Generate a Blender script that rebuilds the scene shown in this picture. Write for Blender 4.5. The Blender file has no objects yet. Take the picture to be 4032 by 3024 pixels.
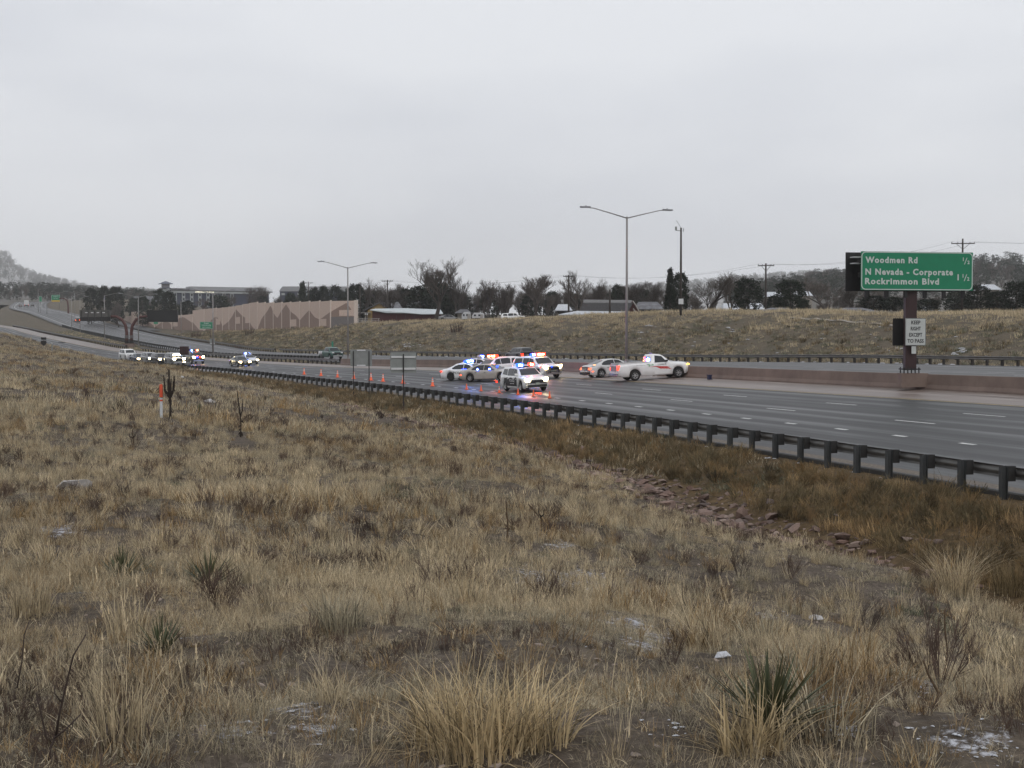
import bpy, bmesh, math, random
import numpy as np
from mathutils import Vector, Matrix
random.seed(11)
rng = np.random.default_rng(7)
R = math.radians
sc = bpy.context.scene
COL = sc.collection

# ------------------------------------------------------------------ camera
FPX, YH = 5584.0, 1350.0                      # focal length and horizon row in photograph pixels
PITCH = math.atan((1512.0 - YH) / FPX)
cam_d = bpy.data.cameras.new('camera')
cam_d.sensor_width = 36.0
cam_d.lens = 36.0 * FPX / 4032.0
cam_d.clip_start, cam_d.clip_end = 0.1, 12000.0
cam = bpy.data.objects.new('camera', cam_d)
cam.rotation_euler = (math.pi / 2 - PITCH, 0, 0)
COL.objects.link(cam)
sc.camera = cam

# ------------------------------------------------------------------ sky, sun, exposure
world = bpy.data.worlds.new('World')
sc.world = world
world.use_nodes = True
wn, wl = world.node_tree.nodes, world.node_tree.links
wn.clear()
w_out = wn.new('ShaderNodeOutputWorld')
w_bg = wn.new('ShaderNodeBackground')
w_sky = wn.new('ShaderNodeTexSky')
w_sky.sky_type = 'NISHITA'
w_sky.sun_disc = False
w_sky.sun_elevation, w_sky.sun_rotation = R(42), R(205)
w_sky.dust_density = 4.0
w_tc = wn.new('ShaderNodeTexCoord')
w_map = wn.new('ShaderNodeMapping')
w_map.inputs['Scale'].default_value = (1.0, 1.0, 3.2)
w_noise = wn.new('ShaderNodeTexNoise')
w_noise.inputs['Scale'].default_value = 2.4
w_noise.inputs['Detail'].default_value = 4.0
w_noise.inputs['Roughness'].default_value = 0.5
w_ramp = wn.new('ShaderNodeValToRGB')
w_ramp.color_ramp.elements[0].position = 0.40
w_ramp.color_ramp.elements[0].color = (7.7, 7.95, 8.5, 1)
w_ramp.color_ramp.elements[1].position = 0.60
w_ramp.color_ramp.elements[1].color = (8.9, 9.1, 9.5, 1)
w_mix = wn.new('ShaderNodeMix')
w_mix.data_type = 'RGBA'
w_mix.inputs['Factor'].default_value = 0.94      # a closed cloud deck over the clear sky
w_bg.inputs['Strength'].default_value = 0.1
wl.new(w_tc.outputs['Generated'], w_map.inputs['Vector'])
wl.new(w_map.outputs['Vector'], w_noise.inputs['Vector'])
wl.new(w_noise.outputs['Fac'], w_ramp.inputs['Fac'])
wl.new(w_sky.outputs['Color'], w_mix.inputs['A'])
wl.new(w_ramp.outputs['Color'], w_mix.inputs['B'])
wl.new(w_mix.outputs['Result'], w_bg.inputs['Color'])
wl.new(w_bg.outputs['Background'], w_out.inputs['Surface'])

sun_d = bpy.data.lights.new('sun', 'SUN')
sun_d.energy = 0.5
sun_d.angle = R(25)
sun_d.color = (1.0, 0.97, 0.93)
sun = bpy.data.objects.new('sun', sun_d)
sun.rotation_euler = (R(48), 0, R(25))
COL.objects.link(sun)

sc.view_settings.view_transform = 'Standard'
sc.view_settings.look = 'None'
sc.view_settings.exposure = 0.0
sc.view_settings.gamma = 1.0
sc.view_settings.use_curve_mapping = False
sc.cycles.max_bounces = 8
sc.cycles.diffuse_bounces = 2
sc.cycles.glossy_bounces = 3
sc.cycles.transmission_bounces = 4
sc.cycles.transparent_max_bounces = 8
sc.cycles.volume_bounces = 6
sc.cycles.sample_clamp_indirect = 6.0
sc.cycles.use_denoising = True

# ------------------------------------------------------------------ layout maths (camera at the origin, metres)
def at(px, py, Y):
    """world point on the ray of photograph pixel (px,py) at distance Y in front of the camera"""
    rx, ru = (px - 2016.0) / FPX, (1512.0 - py) / FPX
    dy = math.cos(PITCH) + ru * math.sin(PITCH)
    dz = ru * math.cos(PITCH) - math.sin(PITCH)
    return Vector((rx / dy * Y, Y, dz / dy * Y))

TH = R(79.02)
AX = np.array([math.cos(TH), -math.sin(TH)])     # along the road, towards the right edge of the picture
NX = np.array([math.sin(TH), math.cos(TH)])      # across the road, away from the camera

def pchip(xs, ys):
    xs, ys = np.array(xs, float), np.array(ys, float)
    o = np.argsort(xs); xs, ys = xs[o], ys[o]
    h = np.diff(xs); d = np.diff(ys) / h
    m = np.zeros(len(xs)); m[0], m[-1] = d[0], d[-1]
    for i in range(1, len(xs) - 1):
        if d[i-1] * d[i] > 0:
            w1, w2 = 2 * h[i] + h[i-1], h[i] + 2 * h[i-1]
            m[i] = (w1 + w2) / (w1 / d[i-1] + w2 / d[i])
    def fn(x):
        x = np.clip(np.asarray(x, float), xs[0], xs[-1])
        k = np.clip(np.searchsorted(xs, x) - 1, 0, len(xs) - 2)
        t = (x - xs[k]) / h[k]
        return ((2*t**3 - 3*t*t + 1) * ys[k] + (t**3 - 2*t*t + t) * h[k] * m[k]
                + (-2*t**3 + 3*t*t) * ys[k+1] + (t**3 - t*t) * h[k] * m[k+1])
    return fn

CV = -0.00071
_ct = [t for t in range(120, -271, -15)] + [-300, -350, -450, -598, -722, -838, -1045, -1300, -1700]
_cz = [CV * t * t for t in range(120, -271, -15)] + [-62.3, -76.8, -99, -127, -158, -184, -206, -218, -225]
cfun = pchip(_ct, _cz)
NG, NC, NB, NA, ND, NBAR = 19.43, 26.18, 29.85, 33.5, 37.5, 42.3
zG = pchip([120, 60, 0, -32, -93, -125, -170, -225, -260, -310, -350, -450, -598, -722, -838, -1045, -1300],
           [-3.6, -3.75, -3.82, -3.86, -3.99, -4.0, -3.8, -3.45, -2.95, -1.7, -0.25, 2.3, 5.4, 9.0, 14, 24, 34])
sup = pchip([120, -130, -200, -260, -1300], [0.059, 0.059, 0.026, 0.02, 0.02])
n_in = pchip([120, -195, -260, -310, -350, -450, -598, -1300], [43.0, 43.4, 48, 50, 52, 56, 58, 58])
n_out = pchip([120, -280, -310, -350, -450, -598, -1300], [70.5, 70.5, 72, 74, 78, 80, 80])
zin = pchip([120, -130, -200, -260, -310, -350, -450, -598, -722, -838, -1045, -1300],
            [-2.3, -2.3, -2.75, -2.7, -1.25, 0, 2.5, 6.5, 14.5, 19.8, 30, 40])
zout = pchip([120, -125, -160, -250, -310, -350, -450, -598, -722, -838, -1045, -1300],
             [-1.8, -1.9, -2.15, -2.2, -1.9, -0.7, 2.0, 7.0, 14.6, 19.8, 30, 40])
zcrest = pchip([120, -60, -125, -165, -213, -265, -318, -400, -500, -598, -722, -1300],
               [2.6, 2.7, 3.1, 3.6, 4.8, 4.4, 4.6, 4.6, 5.0, 9.0, 16.5, 42])

def tn(X, Y):
    X, Y = np.asarray(X, float), np.asarray(Y, float)
    t = X * AX[0] + Y * AX[1]
    return t, X * NX[0] + Y * NX[1] - cfun(t)
def plan(t, n0):
    n = n0 + cfun(t)
    return AX[0] * t + NX[0] * n, AX[1] * t + NX[1] * n
def zroad(t, n0):
    return zG(t) + sup(t) * (np.asarray(n0, float) - NG)
def zfar(t, n0):
    a, b = n_in(t), n_out(t)
    k = np.clip((np.asarray(n0, float) - a) / (b - a), -0.3, 1.3)
    return zin(t) * (1 - k) + zout(t) * k
def RP(t, n0, dz=0.0):
    """point on the near roadway"""
    x, y = plan(t, n0)
    return Vector((float(x), float(y), float(zroad(t, n0)) + dz))
def FP(t, n0, dz=0.0):
    """point on the far roadway"""
    x, y = plan(t, n0)
    return Vector((float(x), float(y), float(zfar(t, n0)) + dz))
def t_at_px(px, n0, lo=-700.0, hi=-20.0):
    """road station whose picture column is px, at offset n0 (n0 may be a function of t)"""
    g = n0 if callable(n0) else (lambda t: n0)
    ts = np.linspace(lo, hi, 6000)
    x, y = plan(ts, g(ts))
    col = 2016 + FPX * x / y
    return float(ts[np.argmin(np.abs(col - px))])
def tangent(t, n0):
    a, b = plan(t - .5, n0), plan(t + .5, n0)
    v = Vector((float(b[0] - a[0]), float(b[1] - a[1]), 0))
    return v.normalized()

# smooth value noise for terrain (numpy)
_perm = rng.random((256, 256))
def vnoise(x, y):
    x, y = np.asarray(x, float), np.asarray(y, float)
    xi, yi = np.floor(x).astype(int), np.floor(y).astype(int)
    fx, fy = x - xi, y - yi
    fx, fy = fx * fx * (3 - 2 * fx), fy * fy * (3 - 2 * fy)
    g = lambda a, b: _perm[a % 256, b % 256]
    return ((g(xi, yi) * (1 - fx) + g(xi + 1, yi) * fx) * (1 - fy)
            + (g(xi, yi + 1) * (1 - fx) + g(xi + 1, yi + 1) * fx) * fy) * 2 - 1

# meadow control heights -> thin plate spline
_cp = []
def _im(px, py, Y):
    p = at(px, py, Y); _cp.append((p.x, p.y, p.z))
for a in [(2016, 3024, 5.3), (0, 3024, 5.5), (4032, 3024, 5.2), (0, 2300, 14), (300, 1900, 28), (0, 1700, 42), (0, 1500, 90),
          (0, 1400, 150), (0, 1312, 212), (300, 1450, 150), (200, 1388, 200), (500, 1427, 172), (633, 1655, 50), (945, 1715, 45),
          (1000, 1600, 74), (2016, 2374, 12), (2016, 1918, 30), (3700, 2640, 13), (800, 1490, 128), (650, 1540, 90)]:
    _im(*a)
for a in [(0, 0, -1.6), (0, -12, -1.3), (-12, -6, -1.2), (12, -6, -2.4), (-40, 15, -1.0), (-70, 60, -0.4), (-110, 120, 1.5),
          (-160, 200, 7), (25, -10, -4.2), (-40, -60, 0), (60, -60, -4), (-200, 60, 5)]:
    _cp.append(a)
for t, z in [(80, -5.6), (40, -5.6), (15, -5.5), (-10, -5.25), (-31, -5.0), (-44, -4.68), (-70, -4.48), (-90, -4.45), (-112, -4.4), (-135, -4.25), (-150, -4.0)]:
    x, y = plan(t, 14.5); _cp.append((float(x), float(y), z))
for t in [80, 40, 10, -20, -45, -70, -100, -130, -160, -190, -220, -250, -280, -320, -380, -450, -560, -700]:
    x, y = plan(t, 19.6); _cp.append((float(x), float(y), float(zG(t)) - 0.04))
    if t > -150:
        x, y = plan(t, 17.4); _cp.append((float(x), float(y), float(zG(t)) - 0.22))
    if t < -300:
        x, y = plan(t, -20); _cp.append((float(x), float(y), float(zG(t)) + 7))
_cp = np.array(_cp)
def _U(r2):
    return np.where(r2 > 0, r2 * np.log(np.maximum(r2, 1e-9)) * 0.5, 0)
_N = len(_cp)
_S = 50.0
_P = _cp[:, :2] / _S
_K = _U(((_P[:, None] - _P[None]) ** 2).sum(-1)) + np.eye(_N) * 1e-4
_A = np.zeros((_N + 3, _N + 3)); _A[:_N, :_N] = _K
_A[:_N, _N:] = np.c_[np.ones(_N), _P]; _A[_N:, :_N] = _A[:_N, _N:].T
_W = np.linalg.solve(_A, np.r_[_cp[:, 2], 0, 0, 0])
def tps(X, Y):
    X, Y = np.asarray(X, float), np.asarray(Y, float)
    out = np.empty(X.size); xf, yf = X.ravel() / _S, Y.ravel() / _S
    for i in range(0, X.size, 40000):
        q = np.c_[xf[i:i+40000], yf[i:i+40000]]
        out[i:i+40000] = _U(((q[:, None] - _P[None]) ** 2).sum(-1)) @ _W[:_N] + np.c_[np.ones(len(q)), q] @ _W[_N:]
    return out.reshape(X.shape)

def sstep(a, b, x):
    k = np.clip((x - a) / (b - a), 0, 1)
    return k * k * (3 - 2 * k)

_dz = pchip([120, 80, 40, 15, -10, -31, -44, -70, -90, -112, -135, -150, -165, -180],
            [-5.6, -5.6, -5.6, -5.5, -5.25, -5.0, -4.68, -4.48, -4.45, -4.4, -4.25, -4.0, -3.7, -3.5])
def _ditch(t, n):
    k = np.clip((n - 14.5) / 4.6, 0, 1)
    up = _dz(t) * (1 - k ** .8) + (zG(t) - .04) * k ** .8
    return np.where(n < 14.5, _dz(t) + .10 * (14.5 - n), up)

def ground_z(X, Y):
    X, Y = np.asarray(X, float), np.asarray(Y, float)
    t, n = tn(X, Y)
    tc = np.clip(t, -1300, 120)
    z = np.zeros(X.shape)
    r = np.hypot(X, Y)
    m = n < 19.9
    zm = np.zeros(X.shape)
    if m.any():
        zm[m] = np.clip(tps(X[m], Y[m]), -6.2, 60)
        lump = 0.07 * vnoise(X * .9, Y * .9) + 0.035 * vnoise(X * 2.7 + 9, Y * 2.7) + 0.12 * vnoise(X * .22, Y * .22)
        zm = zm * (1 - sstep(10.5, 14.0, n) * (t > -175)) + _ditch(tc, n) * sstep(10.5, 14.0, n) * (t > -175)
        kk = sstep(16.0, 19.3, n) * (t <= -175)
        zm = zm * (1 - kk) + (zG(tc) - .05) * kk
        fade = np.clip((19.2 - n) / 3.0, 0, 1)
        zm += lump * fade
        # far behind the camera the meadow levels out
        k = sstep(120, 300, r) * (Y < 0)
        zm = zm * (1 - k) + (-1.0) * k
    # median / barrier strip
    a, b = n_in(tc), n_out(tc)
    zr = zroad(tc, n)
    k = np.clip((n - 42.3) / np.maximum(a - 42.3, .5), 0, 1)
    zmed = zroad(tc, 42.3) * (1 - k) + zin(tc) * k - 0.06 - 0.9 * np.sin(np.pi * k) * np.clip((a - 45) / 8, 0, 1)
    # bank beyond the far roadway
    d = n - b
    zc = zcrest(tc)
    k = np.clip((d - 1.8) / 24.0, 0, 1)
    prof = 0.35 * k + 0.65 * (k * k * (3 - 2 * k))
    zb_ = zout(tc) - 0.1 + (zc - zout(tc)) * prof
    zb_ = zb_ + np.clip(d - 26, 0, 200) * 0.004
    kf = sstep(45, 150, d)
    zb_ = zb_ * (1 - kf) + (4.7 + np.clip(Y - 330, 0, 600) * 0.023 + np.maximum(0, Y - 930) * .004) * kf
    bl = (0.25 * vnoise(X * .23, Y * .23) + 0.12 * vnoise(X * .8, Y * .8)) * np.clip((d - 2) / 6, 0, 1)
    zb_ = zb_ + bl
    z = np.where(n < 19.6, zm, z)
    under = (n >= 19.6) & (n < 41.9)
    z = np.where(under, zr - 0.05 - 0.55 * np.clip((n - 20.2) / 1.5, 0, 1) * np.clip((41.9 - n) / 1.0, 0, 1), z)
    z = np.where((n >= 41.9) & (n < a), zmed, z)
    zf = zfar(tc, n)
    z = np.where((n >= a) & (n < b), zf - 0.05 - 0.6 * np.clip((n - a) / 1.5, 0, 1) * np.clip((b - n) / 1.5, 0, 1), z)
    z = np.where(n >= b, zb_, z)
    return z
def gz(x, y):
    return float(ground_z(np.array([x]), np.array([y]))[0])

# ------------------------------------------------------------------ mesh helpers
class MB:
    def __init__(s): s.v, s.f, s.m = [], [], []
    def add(s, vs, fs, mi=0):
        o = len(s.v); s.v += [tuple(p) for p in vs]
        s.f += [tuple(i + o for i in f) for f in fs]; s.m += [mi] * len(fs); return s
    def box(s, c, d, mi=0, M=None):
        hx, hy, hz = d[0] / 2, d[1] / 2, d[2] / 2
        vs = [Vector((c[0] + sx * hx, c[1] + sy * hy, c[2] + sz * hz)) for sx in (-1, 1) for sy in (-1, 1) for sz in (-1, 1)]
        if M is not None: vs = [M @ p for p in vs]
        return s.add(vs, [(0, 1, 3, 2), (4, 6, 7, 5), (0, 4, 5, 1), (2, 3, 7, 6), (0, 2, 6, 4), (1, 5, 7, 3)], mi)
    def tube(s, pts, rad, k=6, mi=0, cap=True):
        pts = [Vector(p) for p in pts]
        if not hasattr(rad, '__len__'): rad = [rad] * len(pts)
        rings = []
        prev = None
        for i, p in enumerate(pts):
            d = (pts[min(i + 1, len(pts) - 1)] - pts[max(i - 1, 0)])
            d = d.normalized() if d.length > 1e-9 else Vector((0, 0, 1))
            if prev is None:
                up = Vector((0, 0, 1)) if abs(d.z) < .9 else Vector((1, 0, 0))
                u = d.cross(up).normalized()
            else:
                u = prev - d * prev.dot(d)
                u = u.normalized() if u.length > 1e-6 else d.orthogonal().normalized()
            prev = u; w = d.cross(u)
            rings.append([p + (u * math.cos(2 * math.pi * j / k) + w * math.sin(2 * math.pi * j / k)) * rad[i] for j in range(k)])
        vs = [q for r_ in rings for q in r_]; fs = []
        for i in range(len(pts) - 1):
            for j in range(k):
                a, b = i * k + j, i * k + (j + 1) % k
                fs.append((a, b, b + k, a + k))
        if cap:
            fs.append(tuple(range(k - 1, -1, -1))); fs.append(tuple((len(pts) - 1) * k + j for j in range(k)))
        return s.add(vs, fs, mi)
    def prism(s, poly, ext, mi=0):
        """extrude 3-D polygon by vector ext"""
        n = len(poly); e = Vector(ext)
        vs = [Vector(p) for p in poly] + [Vector(p) + e for p in poly]
        fs = [tuple(range(n - 1, -1, -1)), tuple(range(n, 2 * n))] + [(i, (i + 1) % n, n + (i + 1) % n, n + i) for i in range(n)]
        return s.add(vs, fs, mi)
    def lathe(s, prof, k=16, axis='z', c=(0, 0, 0), mi=0):
        vs, fs = [], []
        for (r_, h) in prof:
            for j in range(k):
                a = 2 * math.pi * j / k; x, y = r_ * math.cos(a), r_ * math.sin(a)
                p = {'z': (x, y, h), 'y': (x, h, y), 'x': (h, x, y)}[axis]
                vs.append((p[0] + c[0], p[1] + c[1], p[2] + c[2]))
        for i in range(len(prof) - 1):
            for j in range(k):
                a, b = i * k + j, i * k + (j + 1) % k
                fs.append((a, b, b + k, a + k))
        return s.add(vs, fs, mi)
    def mesh(s, name, mats, smooth=False):
        me = bpy.data.meshes.new(name)
        me.from_pydata(s.v, [], s.f)
        for m in (mats if isinstance(mats, (list, tuple)) else [mats]): me.materials.append(m)
        if any(s.m): me.polygons.foreach_set('material_index', s.m)
        if smooth: me.polygons.foreach_set('use_smooth', [True] * len(me.polygons))
        me.update()
        return me
    def build(s, name, mats, parent=None, smooth=False, M=None):
        return link(name, s.mesh(name, mats, smooth), parent, M)

def link(name, data, parent=None, M=None):
    o = bpy.data.objects.new(name, data); COL.objects.link(o)
    if parent is not None: o.parent = parent
    if M is not None: o.matrix_local = M
    return o
def tag(o, label=None, cat=None, group=None, kind=None):
    if label: o['label'] = label
    if cat: o['category'] = cat
    if group: o['group'] = group
    if kind: o['kind'] = kind
    return o
def empty(name, loc=(0, 0, 0), rz=0.0, M=None):
    o = bpy.data.objects.new(name, None); COL.objects.link(o)
    o.empty_display_size = .2
    if M is not None: o.matrix_world = M
    else:
        o.location = loc; o.rotation_euler = (0, 0, rz)
    return o
def frame(loc, xdir, up=(0, 0, 1)):
    """matrix with local x along xdir and z near up"""
    x = Vector(xdir).normalized(); z = Vector(up)
    y = z.cross(x).normalized(); z = x.cross(y).normalized()
    M = Matrix((x, y, z)).transposed().to_4x4(); M.translation = Vector(loc)
    return M

# ------------------------------------------------------------------ materials
MATS = {}
def lin(c):
    return tuple(((v / 255) / 12.92 if v / 255 <= .04045 else ((v / 255 + .055) / 1.055) ** 2.4) for v in c)
def mat(name, col, rough=.7, var=.15, scale=6.0, metal=0.0, spec=.5, bump=0.0, rand=0.0, dirt=None, dirt_amt=0.0, coat=0.0, emit=None, estr=0.0, trans=0.0, stretch=None):
    """procedural material: base colour broken up by noise, optional dirt layer, per-object variation"""
    if name in MATS: return MATS[name]
    m = bpy.data.materials.new(name); m.use_nodes = True
    n, l = m.node_tree.nodes, m.node_tree.links
    b = n['Principled BSDF']
    b.inputs['Roughness'].default_value = rough; b.inputs['Metallic'].default_value = metal
    b.inputs['Specular IOR Level'].default_value = spec
    if coat: b.inputs['Coat Weight'].default_value = coat; b.inputs['Coat Roughness'].default_value = .08
    tc = n.new('ShaderNodeTexCoord'); vec = tc.outputs['Object']
    if stretch:
        mp = n.new('ShaderNodeMapping'); mp.inputs['Scale'].default_value = stretch
        l.new(vec, mp.inputs['Vector']); vec = mp.outputs['Vector']
    nz = n.new('ShaderNodeTexNoise'); nz.inputs['Scale'].default_value = scale; nz.inputs['Detail'].default_value = 5
    l.new(vec, nz.inputs['Vector'])
    rp = n.new('ShaderNodeValToRGB')
    rp.color_ramp.elements[0].position = .28; rp.color_ramp.elements[1].position = .72
    lo = [max(0, c * (1 - var)) for c in col]; hi = [min(1, c * (1 + var)) for c in col]
    rp.color_ramp.elements[0].color = (*lo, 1); rp.color_ramp.elements[1].color = (*hi, 1)
    l.new(nz.outputs['Fac'], rp.inputs['Fac']); out = rp.outputs['Color']
    if dirt is not None:
        n2 = n.new('ShaderNodeTexNoise'); n2.inputs['Scale'].default_value = scale * .35; n2.inputs['Detail'].default_value = 6
        l.new(tc.outputs['Object'], n2.inputs['Vector'])
        r2 = n.new('ShaderNodeValToRGB'); r2.color_ramp.elements[0].position = .45; r2.color_ramp.elements[1].position = .75
        r2.color_ramp.elements[1].color = (dirt_amt,) * 3 + (1,)
        l.new(n2.outputs['Fac'], r2.inputs['Fac'])
        mx = n.new('ShaderNodeMix'); mx.data_type = 'RGBA'; mx.inputs['B'].default_value = (*dirt, 1)
        l.new(r2.outputs['Color'], mx.inputs['Factor']); l.new(out, mx.inputs['A']); out = mx.outputs['Result']
    if rand:
        oi = n.new('ShaderNodeObjectInfo'); hs = n.new('ShaderNodeHueSaturation')
        ma = n.new('ShaderNodeMapRange'); ma.inputs['To Min'].default_value = 1 - rand; ma.inputs['To Max'].default_value = 1 + rand
        l.new(oi.outputs['Random'], ma.inputs['Value']); l.new(ma.outputs['Result'], hs.inputs['Value'])
        l.new(out, hs.inputs['Color']); out = hs.outputs['Color']
    l.new(out, b.inputs['Base Color'])
    if bump:
        bp = n.new('ShaderNodeBump'); bp.inputs['Strength'].default_value = bump; bp.inputs['Distance'].default_value = .02
        l.new(nz.outputs['Fac'], bp.inputs['Height']); l.new(bp.outputs['Normal'], b.inputs['Normal'])
    if emit is not None:
        b.inputs['Emission Color'].default_value = (*emit, 1); b.inputs['Emission Strength'].default_value = estr
    if trans:
        tr = n.new('ShaderNodeBsdfTranslucent'); l.new(out, tr.inputs['Color'])
        ms = n.new('ShaderNodeMixShader'); ms.inputs['Fac'].default_value = trans
        l.new(b.outputs['BSDF'], ms.inputs[1]); l.new(tr.outputs['BSDF'], ms.inputs[2])
        l.new(ms.outputs['Shader'], n['Material Output'].inputs['Surface'])
    MATS[name] = m
    return m
# ================================================================== THE SETTING
def node_mat(name):
    m = bpy.data.materials.new(name); m.use_nodes = True
    MATS[name] = m
    return m, m.node_tree.nodes, m.node_tree.links
def noise(n, l, vec, scale, detail=5, rough=.55, dist=0.0):
    z = n.new('ShaderNodeTexNoise'); z.inputs['Scale'].default_value = scale
    z.inputs['Detail'].default_value = detail; z.inputs['Roughness'].default_value = rough; z.inputs['Distortion'].default_value = dist
    l.new(vec, z.inputs['Vector']); return z.outputs['Fac']
def ramp(n, l, fac, stops):
    r = n.new('ShaderNodeValToRGB')
    while len(r.color_ramp.elements) < len(stops): r.color_ramp.elements.new(.5)
    for e, (p, c) in zip(r.color_ramp.elements, stops):
        e.position = p; e.color = (*c, 1) if len(c) == 3 else c
    l.new(fac, r.inputs['Fac']); return r.outputs['Color']
def mixc(n, l, fac, a, b):
    x = n.new('ShaderNodeMix'); x.data_type = 'RGBA'
    for sock, v in (('Factor', fac), ('A', a), ('B', b)):
        if hasattr(v, 'links'): l.new(v, x.inputs[sock])
        else: x.inputs[sock].default_value = v if sock == 'Factor' else (*v, 1)
    return x.outputs['Result']
def math_n(n, l, op, a, b):
    x = n.new('ShaderNodeMath'); x.operation = op
    for i, v in enumerate((a, b)):
        if hasattr(v, 'links'): l.new(v, x.inputs[i])
        else: x.inputs[i].default_value = v
    return x.outputs[0]

# --- ground material: litter, soil, scattered snow crumbs; zones carry the soil colour of ditch and bank
gm, n, l = node_mat('dry_ground')
b = n['Principled BSDF']; b.inputs['Roughness'].default_value = .95; b.inputs['Specular IOR Level'].default_value = .15
tc = n.new('ShaderNodeTexCoord'); vec = tc.outputs['Object']
at_ = n.new('ShaderNodeAttribute'); at_.attribute_name = 'zone'
sp = n.new('ShaderNodeSeparateColor'); l.new(at_.outputs['Color'], sp.inputs['Color'])
n1 = noise(n, l, vec, .35, 6); n2 = noise(n, l, vec, 3.5, 6, .65); n3 = noise(n, l, vec, 16, 4, .7)
litter = ramp(n, l, n2, [(.3, (.035, .028, .022)), (.5, (.09, .072, .053)), (.72, (.20, .16, .118))])
soil = ramp(n, l, n3, [(.3, (.05, .04, .032)), (.5, (.11, .088, .07)), (.72, (.23, .19, .155))])
c0 = mixc(n, l, ramp(n, l, n1, [(.4, (0, 0, 0)), (.62, (.8, .8, .8))]), litter, soil)
dit = ramp(n, l, n2, [(.3, (.055, .038, .02)), (.7, (.16, .105, .05))])
c1 = mixc(n, l, sp.outputs['Red'], c0, dit)
bk = ramp(n, l, n1, [(.25, (.085, .07, .052)), (.45, (.15, .12, .082)), (.6, (.105, .092, .062)), (.8, (.19, .15, .10))])
bk2 = mixc(n, l, ramp(n, l, n2, [(.35, (.75, .75, .75)), (.6, (0, 0, 0))]), bk, (.06, .052, .04))
c2 = mixc(n, l, sp.outputs['Green'], c1, bk2)
sn = noise(n, l, vec, 11, 10, .78, .3)
snv = math_n(n, l, 'ADD', sn, math_n(n, l, 'MULTIPLY', sp.outputs['Blue'], .20))
snf = ramp(n, l, snv, [(.66, (0, 0, 0)), (.76, (.85, .85, .85))])
c3 = mixc(n, l, snf, c2, (.60, .61, .65))
l.new(c3, b.inputs['Base Color'])
bp = n.new('ShaderNodeBump'); bp.inputs['Strength'].default_value = .8; bp.inputs['Distance'].default_value = .05
l.new(n3, bp.inputs['Height']); l.new(bp.outputs['Normal'], b.inputs['Normal'])

# --- the ground sheet: rings around the standpoint, finest where the picture looks
ang = np.concatenate([np.arange(-180, -36, 4.0), np.arange(-36, -23, .5), np.arange(-23, 23, .11), np.arange(23, 36, .5), np.arange(36, 180, 4.0)])
rad = np.concatenate([[.4, 1.0, 1.6, 2.2], np.geomspace(2.8, 620, 440), np.geomspace(640, 5900, 84)])
AA, RR = np.meshgrid(np.radians(ang), rad)
GX, GY = RR * np.sin(AA), RR * np.cos(AA)
GZ = ground_z(GX, GY)
na, nr = len(ang), len(rad)
idx = np.arange(na * nr).reshape(nr, na)
q = np.stack([idx[:-1, :], idx[1:, :], np.roll(idx, -1, 1)[1:, :], np.roll(idx, -1, 1)[:-1, :]], -1).reshape(-1, 4)
gme = bpy.data.meshes.new('ground')
gme.vertices.add(na * nr + 1)
co = np.concatenate([np.stack([GX, GY, GZ], -1).reshape(-1, 3), [[0, 0, -1.6]]])
gme.vertices.foreach_set('co', co.ravel())
fan = np.array([(int(idx[0, j]), int(idx[0, (j + 1) % na]), na * nr) for j in range(na)])
loops = np.concatenate([q.ravel(), fan.ravel()])
starts = np.concatenate([np.arange(len(q)) * 4, len(q) * 4 + np.arange(len(fan)) * 3])
gme.loops.add(len(loops)); gme.loops.foreach_set('vertex_index', loops)
gme.polygons.add(len(starts)); gme.polygons.foreach_set('loop_start', starts)
gme.polygons.foreach_set('use_smooth', np.ones(len(starts), bool))
gme.update(calc_edges=True); gme.validate()
T_, N_ = tn(co[:, 0], co[:, 1])
tcl = np.clip(T_, -1300, 120)
zone = np.zeros((len(co), 4), np.float32); zone[:, 3] = 1
zone[:, 0] = sstep(13.0, 15.5, N_) * (N_ < 43) * (T_ > -190)
zone[:, 1] = sstep(0.5, 2.5, N_ - n_out(tcl)) + ((N_ > 42) & (N_ < n_out(tcl)))
_SNOW = [(2210, 2150, 60, 14), (2150, 2260, 110, 30), (2330, 2290, 110, 26), (2420, 2340, 100, 24), (2330, 2370, 80, 14), (2460, 2450, 70, 20), (2560, 2520, 110, 40), (1780, 2370, 40, 15), (2060, 2320, 60, 20), (860, 1945, 60, 10),
         (1130, 2780, 110, 30), (900, 2880, 110, 40), (560, 2770, 50, 20), (340, 2330, 40, 14), (3250, 2770, 100, 30), (3330, 2880, 80, 30), (3850, 2930, 150, 50), (3050, 2430, 60, 16), (3600, 2700, 90, 36), (3460, 2640, 80, 24), (730, 2490, 30, 16), (1260, 2870, 80, 34), (220, 2090, 90, 24)]
_pa = np.degrees(np.arctan2(co[:, 0], co[:, 1]))
_ppx = 2016 + FPX * co[:, 0] / np.maximum(co[:, 1], .5); _ppy = YH - FPX * co[:, 2] / np.maximum(co[:, 1], .5)
_sm = np.full(len(co), .10)
for (a_, b_, c_, d_) in _SNOW:
    _sm += np.where(co[:, 1] > 1, np.exp(-(((_ppx - a_) / c_) ** 2 + ((_ppy - b_) / d_) ** 2) * .5), 0)
zone[:, 2] = np.clip(np.where(N_ < 15, _sm, .35), 0, 1)
ca = gme.color_attributes.new('zone', 'FLOAT_COLOR', 'POINT'); ca.data.foreach_set('color', zone.ravel())
gme.materials.append(gm)
tag(link('ground', gme), kind='structure')

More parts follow.
